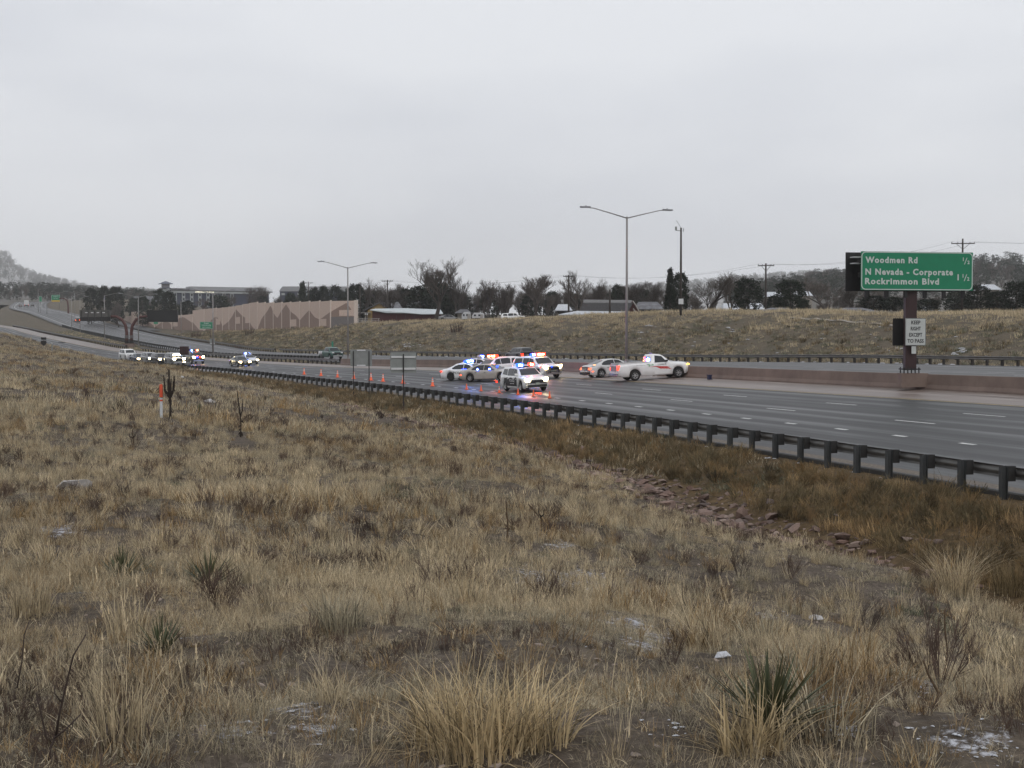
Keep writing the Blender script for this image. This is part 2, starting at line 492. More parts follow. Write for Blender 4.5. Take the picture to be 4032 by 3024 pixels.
# --- asphalt, wet in streaks along the wheel tracks
def asphalt(name, base=.045, r0=.30, r1=.55):
    m, n, l = node_mat(name)
    b = n['Principled BSDF']
    uv = n.new('ShaderNodeUVMap'); uv.uv_map = 'UVMap'
    s = n.new('ShaderNodeSeparateXYZ'); l.new(uv.outputs['UV'], s.inputs['Vector'])
    mp = n.new('ShaderNodeMapping'); mp.inputs['Scale'].default_value = (.018, 1.15, 1); l.new(uv.outputs['UV'], mp.inputs['Vector'])
    st = noise(n, l, mp.outputs['Vector'], 1.0, 4, .6, .3)
    mp2 = n.new('ShaderNodeMapping'); mp2.inputs['Scale'].default_value = (.12, .5, 1); l.new(uv.outputs['UV'], mp2.inputs['Vector'])
    pt = noise(n, l, mp2.outputs['Vector'], 1.0, 5, .6)
    gr = noise(n, l, uv.outputs['UV'], 28, 3, .7)
    wv = math_n(n, l, 'SINE', math_n(n, l, 'MULTIPLY', s.outputs['Y'], 2 * math.pi / 1.83), 0)
    f = math_n(n, l, 'ADD', math_n(n, l, 'MULTIPLY', st, .75), math_n(n, l, 'MULTIPLY', wv, .09))
    f = math_n(n, l, 'ADD', f, math_n(n, l, 'MULTIPLY', pt, .3))
    col = ramp(n, l, f, [(.38, (base * .62, base * .63, base * .66)), (.52, (base, base, base * 1.03)), (.68, (base * 1.75, base * 1.75, base * 1.78))])
    col = mixc(n, l, math_n(n, l, 'MULTIPLY', gr, .25), col, (base * 2.2,) * 3)
    l.new(col, b.inputs['Base Color'])
    ro = ramp(n, l, f, [(.36, (r0,) * 3), (.66, (r1,) * 3)])
    l.new(ro, b.inputs['Roughness'])
    b.inputs['Specular IOR Level'].default_value = .27
    bp = n.new('ShaderNodeBump'); bp.inputs['Strength'].default_value = .12; bp.inputs['Distance'].default_value = .01
    l.new(gr, bp.inputs['Height']); l.new(bp.outputs['Normal'], b.inputs['Normal'])
    return m
M_asph = asphalt('wet_asphalt', .034, .38, .68)
M_asph2 = asphalt('wet_asphalt_far', .042, .36, .62)
# pink-grey concrete shoulder with tyre-dirt streaks
m, n, l = node_mat('concrete_shoulder')
b = n['Principled BSDF']; uv = n.new('ShaderNodeUVMap'); uv.uv_map = 'UVMap'
mp = n.new('ShaderNodeMapping'); mp.inputs['Scale'].default_value = (.09, 1.3, 1); mp.inputs['Rotation'].default_value = (0, 0, .05); l.new(uv.outputs['UV'], mp.inputs['Vector'])
st = noise(n, l, mp.outputs['Vector'], 1.0, 6, .65, .5)
l.new(ramp(n, l, st, [(.34, (.10, .075, .062)), (.5, (.18, .14, .12)), (.66, (.32, .28, .26))]), b.inputs['Base Color'])
l.new(ramp(n, l, st, [(.35, (.3,) * 3), (.65, (.62,) * 3)]), b.inputs['Roughness'])
b.inputs['Specular IOR Level'].default_value = .35
M_shoul = m
M_paint = mat('road_paint', (.62, .62, .6), .5, .25, 5, dirt=(.12, .12, .12), dirt_amt=.35)
M_paint_y = mat('road_paint_yellow', (.42, .30, .10), .55, .25, 5, dirt=(.12, .11, .10), dirt_amt=.5)

def strip(name, ts, na_, nb_, fn, m, dz=0.0, parent=None, ncols=2):
    """ribbon between offsets na_ and nb_ (numbers or functions of t) on surface fn"""
    ga = na_ if callable(na_) else (lambda t: na_ + 0 * t)
    gb = nb_ if callable(nb_) else (lambda t: nb_ + 0 * t)
    ts = np.asarray(ts, float)
    ks = np.linspace(0, 1, ncols)
    vs, uvs = [], []
    for k in ks:
        nn = ga(ts) * (1 - k) + gb(ts) * k
        x, y = plan(ts, nn); z = fn(ts, nn) + dz
        vs.append(np.stack([x, y, z], -1)); uvs.append(np.stack([ts, nn], -1))
    V = np.stack(vs, 1).reshape(-1, 3); U = np.stack(uvs, 1).reshape(-1, 2)
    fs = []
    for i in range(len(ts) - 1):
        for j in range(ncols - 1):
            a = i * ncols + j
            fs.append((a, a + 1, a + ncols + 1, a + ncols))
    if ts[1] < ts[0]: fs = [f[::-1] for f in fs]
    me = bpy.data.meshes.new(name); me.from_pydata(V.tolist(), [], fs)
    ul = me.uv_layers.new(name='UVMap')
    li = np.empty(len(me.loops), int); me.loops.foreach_get('vertex_index', li)
    ul.data.foreach_set('uv', U[li].astype(np.float32).ravel())
    me.materials.append(m); me.polygons.foreach_set('use_smooth', [True] * len(me.polygons)); me.update()
    return link(name, me, parent)

TS = np.concatenate([np.arange(80, -300, -3.0), np.arange(-300, -760, -8.0)])
TSF = np.concatenate([np.arange(80, -300, -3.0), np.arange(-300, -1250, -8.0)])
road = strip('near_roadway', TS, 20.6, ND, zroad, M_asph, 0.0, None, 8); tag(road, kind='structure')
tag(strip('concrete_shoulder', TS, ND, 41.95, zroad, M_shoul, 0.0, None, 4), kind='structure')
farroad = strip('far_roadway', TSF, lambda t: n_in(t) + .35, lambda t: n_out(t) - .45, zfar, M_asph2, 0.0, None, 8); tag(farroad, kind='structure')

def dash_line(parent, n0, t0, per, ln, lo, hi, fn, m, w=.13):
    k0 = math.ceil((lo - t0) / per); k1 = math.floor((hi - t0) / per)
    for k in range(k0, k1 + 1):
        a = t0 + per * k
        off = (lambda d: (lambda t: n0(t) + d)) if callable(n0) else (lambda d: n0 + d)
        strip('lane_dash', np.linspace(a, a + ln, 3), off(-w / 2), off(w / 2), fn, m, .006, parent)
dash_line(road, NA, -105.84, 12.19, 3.05, -420, 40, zroad, M_paint)
dash_line(road, NB, -92.86, 12.19, 3.05, -420, 40, zroad, M_paint)
dash_line(road, NC, -85.87, 4.49, .95, -300, 20, zroad, M_paint, .2)
strip('edge_line', TS, ND - .35, ND - .2, zroad, M_paint_y, .006, road)
strip('edge_line', TS, 22.3, 22.45, zroad, M_paint, .006, road)
for k, off in enumerate((7.3, 11.0, 14.7)):
    dash_line(farroad, (lambda o: (lambda t: n_in(t) + o * (n_out(t) - n_in(t)) / 27.0))(off), -100 + 4 * k, 12.19, 3.05, -640, 20, zfar, M_paint)
strip('edge_line', TSF, lambda t: n_out(t) - 4.6, lambda t: n_out(t) - 4.4, zfar, M_paint, .006, farroad)
strip('edge_line', TSF, lambda t: n_in(t) + 3.2, lambda t: n_in(t) + 3.4, zfar, M_paint, .006, farroad)
# slip road peeling off to the right of the far roadway
ts_r = np.arange(-520, -905, -8.0)
def _gore(t): return n_out(t) - .5 + 26 * sstep(-560, -900, t)
slip = strip('slip_road', ts_r, lambda t: _gore(t) + .1, lambda t: _gore(t) + 7.5, lambda t, nn: zout(t) + .25 - 2.0 * sstep(-620, -900, t), M_asph2, .05, None, 3)
tag(slip, kind='structure')
# gravel strip and asphalt kerb at the foot of the near guardrail
M_grav = mat('gravel_strip', (.13, .105, .08), .8, .45, 9, bump=.5)
M_kerb = mat('asphalt_kerb', (.03, .028, .026), .6, .3, 4)
M_gutter = mat('wet_gutter', (.11, .105, .10), .38, .25, 1.2)
tag(strip('gravel_verge', TS, 19.9, 20.7, zroad, M_grav, .02, None, 2), kind='structure')
kb = MB()
prof = [(19.72, -.25), (19.72, .07), (19.76, .10), (19.88, .10), (19.93, .06), (19.95, -.25)]
tk = np.arange(60, -260, -3.0)
for i, t in enumerate(tk):
    for (nn, h) in prof:
        kb.v.append(tuple(RP(t, nn, h)))
for i in range(len(tk) - 1):
    for j in range(len(prof) - 1):
        a = i * len(prof) + j; kb.f.append((a, a + 1, a + 1 + len(prof), a + len(prof))); kb.m.append(0)
tag(kb.build('kerb', M_kerb), kind='structure')

# ------------------------------------------------------------------ guardrails
M_galv = mat('galvanised_rail', (.13, .127, .12), .5, .2, 2.5, metal=.5, dirt=(.09, .07, .05), dirt_amt=.5)
M_post = mat('weathered_steel_post', (.042, .045, .046), .75, .2, 5, rand=.2)
M_block = mat('black_spacer_block', (.018, .017, .016), .75, .2, 8)
M_timber = mat('dark_timber_post', (.035, .029, .024), .85, .3, 7, rand=.25)
WB = [(.0, .435), (.035, .445), (.08, .475), (.08, .505), (.03, .545), (.015, .585), (.03, .625), (.08, .665), (.08, .695), (.035, .725), (.0, .735)]
def post_mesh(name, h, w, d, m, ibeam=True):
    mb = MB()
    if ibeam:
        tf, tw = .012, .012
        # I-section: flanges face the rail
        P = [(-w/2, -d/2), (w/2, -d/2), (w/2, -d/2+tf), (tw/2, -d/2+tf), (tw/2, d/2-tf), (w/2, d/2-tf), (w/2, d/2), (-w/2, d/2), (-w/2, d/2-tf), (-tw/2, d/2-tf), (-tw/2, -d/2+tf), (-w/2, -d/2+tf)]
        mb.prism([(x, y, -.5) for x, y in P], (0, 0, h + .5))
    else:
        mb.box((0, 0, (h - .5) / 2), (w, d, h + .5))
    return mb.mesh(name, m)
def block_mesh(name, w, d, z0, z1, m):
    mb = MB(); mb.box((0, 0, (z0 + z1) / 2), (w, d, z1 - z0)); return mb.mesh(name, m)
def guardrail(label, nf, surf, t0, t1, side, group=None, phase=None, flavour='steel', step=1.905, seg=1.0, limit=300, lean=()):
    """side=+1: the rail beam stands on the far side (larger n) of the posts"""
    nf_ = nf if callable(nf) else (lambda t: nf + 0 * t)
    tc_ = (t0 + t1) / 2
    x, y = plan(t0, nf_(np.float64(t0)))
    root = empty('guardrail', (float(x), float(y), float(surf(t0, nf_(np.float64(t0))))))
    tag(root, label, 'guardrail', group)
    o = Vector(root.location)
    mb = MB(); ts = np.arange(t0, t1 - 1e-6, -seg)
    k = len(WB)
    for t in ts:
        n0 = float(nf_(np.float64(t)))
        for (off, h) in WB:
            nn = n0 + side * (.30 + off)
            x, y = plan(t, nn)
            mb.v.append((float(x) - o.x, float(y) - o.y, float(surf(t, n0)) + h + .03 - o.z))
    for i in range(len(ts) - 1):
        for j in range(k - 1):
            a = i * k + j
            mb.f.append((a, a + 1, a + 1 + k, a + k)); mb.m.append(0)
    mb.build('rail_beam', M_galv, root, True)
    pm = post_mesh('post', .79, .15, .17, M_post) if flavour == 'steel' else post_mesh('post', .74, .17, .2, M_timber, False)
    bm_ = block_mesh('spacer_block', .17, .20, .42, .80, M_block)
    tp = t0 if phase is None else phase
    cnt = 0
    t = tp
    while t > t1 and cnt < limit:
        n0 = float(nf_(np.float64(t)))
        x, y = plan(t, n0); z = float(surf(t, n0))
        tg = tangent(t, n0)
        p = link('post', pm, root)
        M = frame((float(x) - o.x, float(y) - o.y, z - o.z), tg)
        if cnt in lean: M = M @ Matrix.Rotation(R(9), 4, 'Y') @ Matrix.Rotation(R(-5), 4, 'X')
        p.matrix_local = M
        bk_ = link('spacer_block', bm_, p)
        # local y points along n or against it
        ydir = M.to_3x3() @ Vector((0, 1, 0))
        nd = Vector((float(NX[0]), float(NX[1]), 0))
        bk_.location = (0, .19 * side * (1 if ydir.dot(nd) > 0 else -1), 0)
        cnt += 1; t -= step
    return root
guardrail('long steel guardrail on black blocks along the grassy near side of the wet road', NG, lambda t, q: zG(t) + 0 * q, 40 * 1 - 0.0, -330, +1, 'highway guardrails', phase=-32.21 + 1.905 * 20, lean=(36,))
guardrail('guardrail at the foot of the far grassy bank, beyond both carriageways', lambda t: n_out(t) + .0, lambda t, q: zout(t) + 0 * q, 20, -300, -1, 'highway guardrails', flavour='timber')
guardrail('far end of the bank guardrail climbing left below the noise wall', lambda t: n_out(t) + .0, lambda t, q: zout(t) + 0 * q, -304, -560, -1, 'highway guardrails', flavour='timber', seg=2.0)
tb = t_at_px(1340, 42.4)
guardrail('median guardrail ending at the pinkish concrete barrier, on the near carriageway side', 42.5, lambda t, q: zroad(t, 42.5) + 0 * q, tb, t_at_px(557, 42.5), -1, 'highway guardrails', flavour='timber')
guardrail('median guardrail on the far carriageway side, running up to the distant curve', lambda t: n_in(t) - .1, lambda t, q: zin(t) + 0 * q, t_at_px(1270, n_in), -600, +1, 'highway guardrails', flavour='steel', seg=2.0)
guardrail('distant median guardrail left of the message boards, edging the near carriageway', 42.5, lambda t, q: zroad(t, 42.5) + 0 * q, t_at_px(500, 42.5), -640, -1, 'highway guardrails', flavour='timber', seg=2.0)

# ------------------------------------------------------------------ median barrier
m, n, l = node_mat('barrier_concrete')
b = n['Principled BSDF']; b.inputs['Roughness'].default_value = .8
tc = n.new('ShaderNodeTexCoord')
f1 = noise(n, l, tc.outputs['Object'], .5, 7, .65); f2 = noise(n, l, tc.outputs['Object'], 6, 5, .7)
c = ramp(n, l, f1, [(.3, (.10, .068, .054)), (.5, (.16, .112, .09)), (.7, (.22, .16, .13))])
c = mixc(n, l, math_n(n, l, 'MULTIPLY', f2, .5), c, (.22, .165, .14))
l.new(c, b.inputs['Base Color'])
M_barr = m
root = empty('median_barrier', tuple(RP(-80, 42.4)))
tag(root, 'long low pinkish concrete barrier between the two carriageways', 'barrier')
o = Vector(root.location)
PR = [(-.02, -.4), (.0, .08), (.10, .28), (.17, .86), (.62, .86), (.69, .28), (.8, .08), (.82, -.4)]
t = 60.0; i = 0
while t > tb + 1:
    t2 = max(t - 7.6, tb)
    mb = MB(); ts = np.linspace(t - .006, t2 + .006, 4)
    for tt in ts:
        for (d, h) in PR:
            x, y = plan(tt, 42.0 + d); mb.v.append((float(x) - o.x, float(y) - o.y, float(zroad(tt, 42)) + h - o.z))
    k = len(PR)
    for a in range(len(ts) - 1):
        for j in range(k - 1):
            q0 = a * k + j; mb.f.append((q0, q0 + 1, q0 + 1 + k, q0 + k)); mb.m.append(0)
    mb.f += [tuple(range(k - 1, -1, -1)), tuple((len(ts) - 1) * k + j for j in range(k))]; mb.m += [0, 0]
    mb.build('barrier_segment', M_barr, root)
    t = t2

_lr = np.array(rad); _la = np.array(ang)
def ground_fast(X, Y):
    """height read back from the ground sheet (bilinear)"""
    X, Y = np.asarray(X, float), np.asarray(Y, float)
    a = np.degrees(np.arctan2(X, Y)); r_ = np.hypot(X, Y)
    fi = np.clip(np.interp(r_, _lr, np.arange(len(_lr))), 0, len(_lr) - 1.001); fj = np.clip(np.interp(a, _la, np.arange(len(_la))), 0, len(_la) - 1.001)
    i, j = fi.astype(int), fj.astype(int); u, v = fi - i, fj - j
    return (GZ[i, j] * (1 - u) * (1 - v) + GZ[i + 1, j] * u * (1 - v) + GZ[i, j + 1] * (1 - u) * v + GZ[i + 1, j + 1] * u * v)
# ================================================================== GROUND COVER (nobody could count it)
def blade_mat(name, cols, trans=.25, rough=.75, spread=.35):
    m, n, l = node_mat(name)
    b = n['Principled BSDF']; b.inputs['Roughness'].default_value = rough; b.inputs['Specular IOR Level'].default_value = .2
    oi = n.new('ShaderNodeObjectInfo')
    geo = n.new('ShaderNodeNewGeometry')
    r = ramp(n, l, oi.outputs['Random'], [(i / (len(cols) - 1), c) for i, c in enumerate(cols)])
    big = noise(n, l, geo.outputs['Position'], .16, 3)
    fine = noise(n, l, geo.outputs['Position'], 9.0, 3, .7)
    v = math_n(n, l, 'ADD', math_n(n, l, 'MULTIPLY', big, spread * 2), math_n(n, l, 'MULTIPLY', fine, spread * 2))
    v = math_n(n, l, 'ADD', v, 1 - spread * 2)
    ta = n.new('ShaderNodeAttribute'); ta.attribute_name = 'tone'
    v = math_n(n, l, 'MULTIPLY', v, math_n(n, l, 'ADD', ta.outputs['Fac'], 0.0))
    hs = n.new('ShaderNodeHueSaturation'); l.new(v, hs.inputs['Value']); l.new(r, hs.inputs['Color'])
    l.new(hs.outputs['Color'], b.inputs['Base Color'])
    if trans:
        tr = n.new('ShaderNodeBsdfTranslucent'); l.new(hs.outputs['Color'], tr.inputs['Color'])
        ms = n.new('ShaderNodeMixShader'); ms.inputs['Fac'].default_value = trans
        l.new(b.outputs['BSDF'], ms.inputs[1]); l.new(tr.outputs['BSDF'], ms.inputs[2])
        l.new(ms.outputs['Shader'], n['Material Output'].inputs['Surface'])
    return m
M_tan = blade_mat('straw_grass', [(.41, .325, .205), (.57, .465, .305), (.46, .38, .255), (.66, .55, .37), (.34, .28, .19)])
M_grey = blade_mat('grey_dead_grass', [(.37, .315, .22), (.47, .405, .285), (.31, .27, .19), (.42, .375, .27)])
M_rust = blade_mat('rusty_bunchgrass', [(.29, .19, .09), (.40, .28, .14), (.24, .16, .085), (.36, .26, .14)])
M_umber = blade_mat('umber_ditch_grass', [(.18, .13, .07), (.31, .23, .12), (.11, .086, .05), (.25, .185, .10), (.12, .105, .06), (.21, .155, .085), (.09, .075, .05)])
M_weed = blade_mat('dark_weed_stem', [(.085, .058, .045), (.13, .09, .07), (.07, .052, .045), (.16, .105, .075)], trans=0)
M_sage = blade_mat('sage_leaf', [(.15, .155, .10), (.20, .19, .13), (.12, .13, .085)], trans=.15)

def blade(mb, p, d, h, w, bend, segs=3, twist=0):
    """one tapering blade from p; d = lean azimuth, bend = how far the tip leans out"""
    ca, sa = math.cos(d), math.sin(d)
    wa = d + math.pi / 2 + twist
    wx, wy = math.cos(wa), math.sin(wa)
    vs = []
    for i in range(segs + 1):
        k = i / segs
        off = bend * k ** 1.8; z = h * (k - .22 * bend / max(h, .01) * k ** 3)
        ww = w * (1 - k ** 1.6) * .5 + .0004
        c = (p[0] + ca * off, p[1] + sa * off, p[2] + z)
        if i == segs: vs.append(c)
        else: vs += [(c[0] - wx * ww, c[1] - wy * ww, c[2]), (c[0] + wx * ww, c[1] + wy * ww, c[2])]
    fs = [(2 * i, 2 * i + 1, 2 * i + 3, 2 * i + 2) for i in range(segs - 1)] + [(2 * segs - 2, 2 * segs - 1, 2 * segs)]
    mb.add(vs, fs)
def toned(mb, name, m, tones):
    me = mb.mesh(name, m)
    a_ = me.attributes.new('tone', 'FLOAT', 'FACE'); a_.data.foreach_set('value', np.asarray(tones, np.float32)); return me
def tuft(name, m, nb, r, h, w, lean, seed, segs=3, heads=0.0, flat=0.0):
    rd = random.Random(seed); mb = MB(); tones = []
    for i in range(nb):
        a = rd.uniform(0, 6.283); q = r * math.sqrt(rd.random())
        p = (math.cos(a) * q, math.sin(a) * q, -.03)
        hh = h * rd.uniform(.45, 1.1); d = a + rd.gauss(0, .9)
        bend = hh * rd.uniform(.05, lean)
        if rd.random() < flat: hh *= .35; bend = h * rd.uniform(.5, 1.1)
        blade(mb, p, d, hh, w * rd.uniform(.6, 1.3), bend, segs, rd.uniform(-.8, .8))
        if rd.random() < heads:
            k = 1.0
            tip = (p[0] + math.cos(d) * bend, p[1] + math.sin(d) * bend, p[2] + hh * (1 - .22 * bend / hh))
            for s_ in range(5):
                blade(mb, (tip[0], tip[1], tip[2] - .012 * s_), rd.uniform(0, 6.28), .03 * h / .45, w * 1.6, .012, 2)
        tones += [rd.choice((.3, .55, .8, .95, 1.1, 1.3, 1.5))] * (len(mb.f) - len(tones))
    return toned(mb, name, m, tones)
def weed(name, m, seed, h=.4, stems=9, spread=.5, th=.004, twig=7):
    """branched dry forb: thin forked sticks"""
    rd = random.Random(seed); mb = MB()
    def stick(p, d, L, r, lv):
        q = p + d * L
        mb.tube([p, q], [r, r * .6], 3, cap=False)
        if lv == 0: return
        for i in range(twig if lv == 1 else 4):
            k = rd.uniform(.3, 1)
            dd = (d + Vector((rd.gauss(0, .45), rd.gauss(0, .45), rd.uniform(.1, .5)))).normalized()
            stick(p + d * L * k, dd, L * rd.uniform(.25, .5), r * .6, lv - 1)
    for i in range(stems):
        a = rd.uniform(0, 6.28)
        d = Vector((math.cos(a) * rd.uniform(0, spread), math.sin(a) * rd.uniform(0, spread), 1)).normalized()
        stick(Vector((math.cos(a) * .03, math.sin(a) * .03, -.02)), d, h * rd.uniform(.5, .9), th, 2 if i % 2 else 1)
    return toned(mb, name, m, [1.0] * len(mb.f))
def scatter(name, label, cat, meshes, pts, rotz, scl, ind, tilt=None, group=None):
    """one object of ground cover: instances of small meshes on a cloud of points"""
    srcs = []
    for i, me in enumerate(meshes):
        srcs.append(bpy.data.objects.new(name + '_source', me))     # never linked into the scene
    me = bpy.data.meshes.new(name); me.vertices.add(len(pts)); me.vertices.foreach_set('co', np.asarray(pts, np.float32).ravel())
    k = len(pts)
    a = me.attributes.new('rot', 'FLOAT_VECTOR', 'POINT')
    rv = np.zeros((k, 3), np.float32); rv[:, 2] = rotz
    if tilt is not None: rv[:, :2] = tilt
    a.data.foreach_set('vector', rv.ravel())
    a = me.attributes.new('scl', 'FLOAT', 'POINT'); a.data.foreach_set('value', np.asarray(scl, np.float32))
    a = me.attributes.new('pick', 'INT', 'POINT'); a.data.foreach_set('value', np.asarray(ind, np.int32))
    me.update()
    ob = link(name, me)
    tag(ob, label, cat, group, 'stuff')
    ng = bpy.data.node_groups.new(name + '_scatter', 'GeometryNodeTree')
    ng.interface.new_socket('Geometry', in_out='INPUT', socket_type='NodeSocketGeometry')
    ng.interface.new_socket('Geometry', in_out='OUTPUT', socket_type='NodeSocketGeometry')
    N, L = ng.nodes, ng.links
    gi, go = N.new('NodeGroupInput'), N.new('NodeGroupOutput')
    jn = N.new('GeometryNodeJoinGeometry')
    for s_ in reversed(srcs):
        oi = N.new('GeometryNodeObjectInfo'); oi.inputs['Object'].default_value = s_; oi.inputs['As Instance'].default_value = True
        L.new(oi.outputs['Geometry'], jn.inputs['Geometry'])
    ip = N.new('GeometryNodeInstanceOnPoints'); ip.inputs['Pick Instance'].default_value = True
    def named(nm, ty):
        q = N.new('GeometryNodeInputNamedAttribute'); q.data_type = ty; q.inputs['Name'].default_value = nm
        return [o_ for o_ in q.outputs if o_.enabled and o_.name == 'Attribute'][0]
    L.new(gi.outputs[0], ip.inputs['Points']); L.new(jn.outputs[0], ip.inputs['Instance'])
    L.new(named('pick', 'INT'), ip.inputs['Instance Index'])
    e2r = N.new('FunctionNodeEulerToRotation'); L.new(named('rot', 'FLOAT_VECTOR'), e2r.inputs[0]); L.new(e2r.outputs[0], ip.inputs['Rotation'])
    L.new(named('scl', 'FLOAT'), ip.inputs['Scale'])
    L.new(ip.outputs[0], go.inputs[0])
    md = ob.modifiers.new('scatter', 'NODES'); md.node_group = ng
    return ob

def wedge(n, y0, y1, margin=.06, power=2.0):
    """random ground points inside the widened view wedge, evenly spread by area"""
    u = rng.random(n)
    Y = (y0 ** power + u * (y1 ** power - y0 ** power)) ** (1 / power)
    half = .361 + margin + 1.0 / np.maximum(Y, 1)
    X = (rng.random(n) * 2 - 1) * half * Y
    return X, Y
def place(X, Y, dz=0.0):
    return np.stack([X, Y, ground_fast(X, Y) + dz], -1)

near_m = [tuft('t', M_tan, 40, .07, .26, .0030, .8, 1, 4, .10, .15), tuft('t', M_tan, 60, .11, .17, .003, 1.0, 2, 3, 0, .4), tuft('t', M_grey, 70, .13, .11, .0032, 1.1, 3, 3, 0, .5),
          tuft('t', M_grey, 54, .10, .16, .003, .9, 4, 3, 0, .3), tuft('t', M_rust, 44, .09, .18, .0034, 1.0, 5, 3, 0, .3), weed('t', M_weed, 6, .17, 8, .8, .0018, 8), tuft('t', M_sage, 44, .08, .10, .005, 1.0, 7, 2), tuft('t', M_tan, 9, .05, .44, .0026, .35, 8, 4, .6),
          tuft('t', M_grey, 46, .16, .06, .0034, 1.2, 9, 3, 0, 1.0), tuft('t', M_tan, 40, .16, .07, .0032, 1.3, 10, 3, 0, 1.0)]
mid_m = [tuft('t', M_tan, 50, .13, .36, .006, .65, 11, 3, .1, .1), tuft('t', M_tan, 60, .18, .24, .006, .85, 12, 2, 0, .3), tuft('t', M_grey, 64, .20, .17, .007, 1.0, 13, 2, 0, .4),
         tuft('t', M_grey, 54, .16, .25, .006, .8, 14, 2, 0, .2), tuft('t', M_rust, 50, .15, .30, .007, .8, 15, 3, 0, .2), weed('t', M_weed, 16, .28, 9, .7, .0042, 8), tuft('t', M_sage, 50, .13, .15, .010, .9, 17, 2), tuft('t', M_tan, 18, .10, .52, .005, .3, 18, 3, .4),
         tuft('t', M_grey, 60, .26, .09, .008, 1.2, 19, 2, 0, 1.0), tuft('t', M_tan, 54, .26, .10, .007, 1.3, 20, 2, 0, 1.0)]
far_m = [tuft('t', M_tan, 40, .45, .42, .022, .5, 21, 2), tuft('t', M_tan, 44, .55, .30, .024, .7, 22, 2), tuft('t', M_grey, 44, .55, .28, .025, .7, 23, 2), tuft('t', M_grey, 40, .5, .34, .022, .6, 24, 2),
         tuft('t', M_rust, 40, .45, .4, .024, .6, 25, 2), weed('t', M_weed, 26, .36, 12, .6, .012, 6), tuft('t', M_sage, 36, .4, .25, .03, .7, 27, 2), tuft('t', M_umber, 40, .5, .4, .024, .6, 28, 2)]
def pick_species(X, Y, kinds):
    a = vnoise(X * .35 + 3, Y * .35) * .6 + vnoise(X * 1.1, Y * 1.1 + 7) * .5
    c = vnoise(X * .18 + 40, Y * .18 + 5)
    d = vnoise(X * .5 + 80, Y * .5)
    r_ = rng.random(len(X))
    out = np.where(r_ < .5, 0, 1)
    out = np.where(a + rng.normal(0, .3, len(X)) > .0, np.where(r_ < .6, 2, 3), out)
    out = np.where((c + rng.normal(0, .3, len(X)) > .38) & (r_ < .5), 4, out)
    out = np.where((d + rng.normal(0, .15, len(X)) > .48) & (r_ > .55), 5, out)
    out = np.where((d < -.5) & (r_ > .7), 6, out)
    if kinds > 7: out = np.where(rng.random(len(X)) < .05, 7, out)
    if kinds > 8: out = np.where(rng.random(len(X)) < .46, rng.integers(8, 10, len(X)), out)
    return out
def meadow(name, label, meshes, n, y0, y1, s0, s1, keep, nmax=13.6):
    X, Y = wedge(n, y0, y1)
    t, n0 = tn(X, Y)
    dens = vnoise(X * .8, Y * .8) * .5 + vnoise(X * .25 + 11, Y * .25) * .6
    ok = (n0 < nmax + .5 * vnoise(X * .7, Y * .7)) & (rng.random(n) < keep(X, Y, dens, n0))
    for mx, my in ((-12.4, 50), (-12.1, 50), (-8.6, 45)):            # grass left out towards the camera so marker and dead stalks show
        ok &= np.hypot((X - mx * Y / my) * 1.6, np.clip(my - 2.5 - Y, -2.5, 99) * .28 + np.clip(Y - my, 0, 9)) > .75
    X, Y, n0 = X[ok], Y[ok], n0[ok]
    k = len(X)
    hump = 1 + .35 * vnoise(X * .3 + 5, Y * .3) + .3 * vnoise(X * 1.3 + 15, Y * 1.3)
    scatter(name, label, 'grass', meshes, place(X, Y), rng.random(k) * 6.283, (s0 + rng.random(k) * (s1 - s0)) * hump, pick_species(X, Y, len(meshes)), rng.normal(0, .28, (k, 2)), 'dry meadow grass')
meadow('meadow_grass', 'short straw and grey grass on the nearest meadow ground', near_m, 40000, 3.6, 16, .34, .9, lambda X, Y, d, n0: np.clip(.66 + d * .9, .3, 1), 13.2)
meadow('meadow_grass', 'dry tan grass covering the middle of the meadow', mid_m, 56000, 14, 54, .45, 1.0, lambda X, Y, d, n0: np.clip(.74 + d * .8, .35, 1), 13.2)
meadow('meadow_grass', 'dry tan grass on the far left meadow rise', far_m, 50000, 46, 235, .5, 1.05, lambda X, Y, d, n0: np.clip(.7 + d * .8, .2, 1), 19.0)
# larger tussocks and dark twiggy weeds that break up the sward
def clumps(name, label, meshes, n, y0, y1, s0, s1, fn, cat='grass', nmax=13.0):
    X, Y = wedge(n, y0, y1); t, n0 = tn(X, Y); ok = (n0 < nmax) & fn(X, Y); X, Y = X[ok], Y[ok]; k = len(X)
    scatter(name, label, cat, meshes, place(X, Y), rng.random(k) * 6.283, s0 + (s1 - s0) * rng.random(k) ** 1.6, rng.integers(0, len(meshes), k), rng.normal(0, .12, (k, 2)))
tus = [tuft('t', M_tan, 120, .12, .34, .0045, .9, 51, 4, .05, .1), tuft('t', M_grey, 130, .14, .26, .0045, 1.0, 52, 3, 0, .15), tuft('t', M_rust, 110, .12, .28, .0045, 1.0, 53, 4, 0, .1), tuft('t', M_tan, 90, .10, .42, .004, .6, 54, 4, .2)]
clumps('grass_tussocks', 'scattered taller grass tussocks through the meadow', tus, 3600, 4.5, 60, .5, 1.25, lambda X, Y: vnoise(X * .5 + 31, Y * .5) + rng.normal(0, .35, len(X)) > .1)
stk = [weed('t', M_weed, 71, .34, 4, .25, .0022, 3), weed('t', M_rust, 72, .30, 5, .3, .0020, 3), tuft('t', M_rust, 160, .13, .13, .004, 1.5, 73, 4, 0, .6)]
clumps('dead_stems', 'thin upright dead stems and low rusty mats among the grass', stk, 3000, 4, 40, .5, 1.2, lambda X, Y: vnoise(X * .45 + 91, Y * .45) + rng.normal(0, .3, len(X)) > .15, 'weeds')
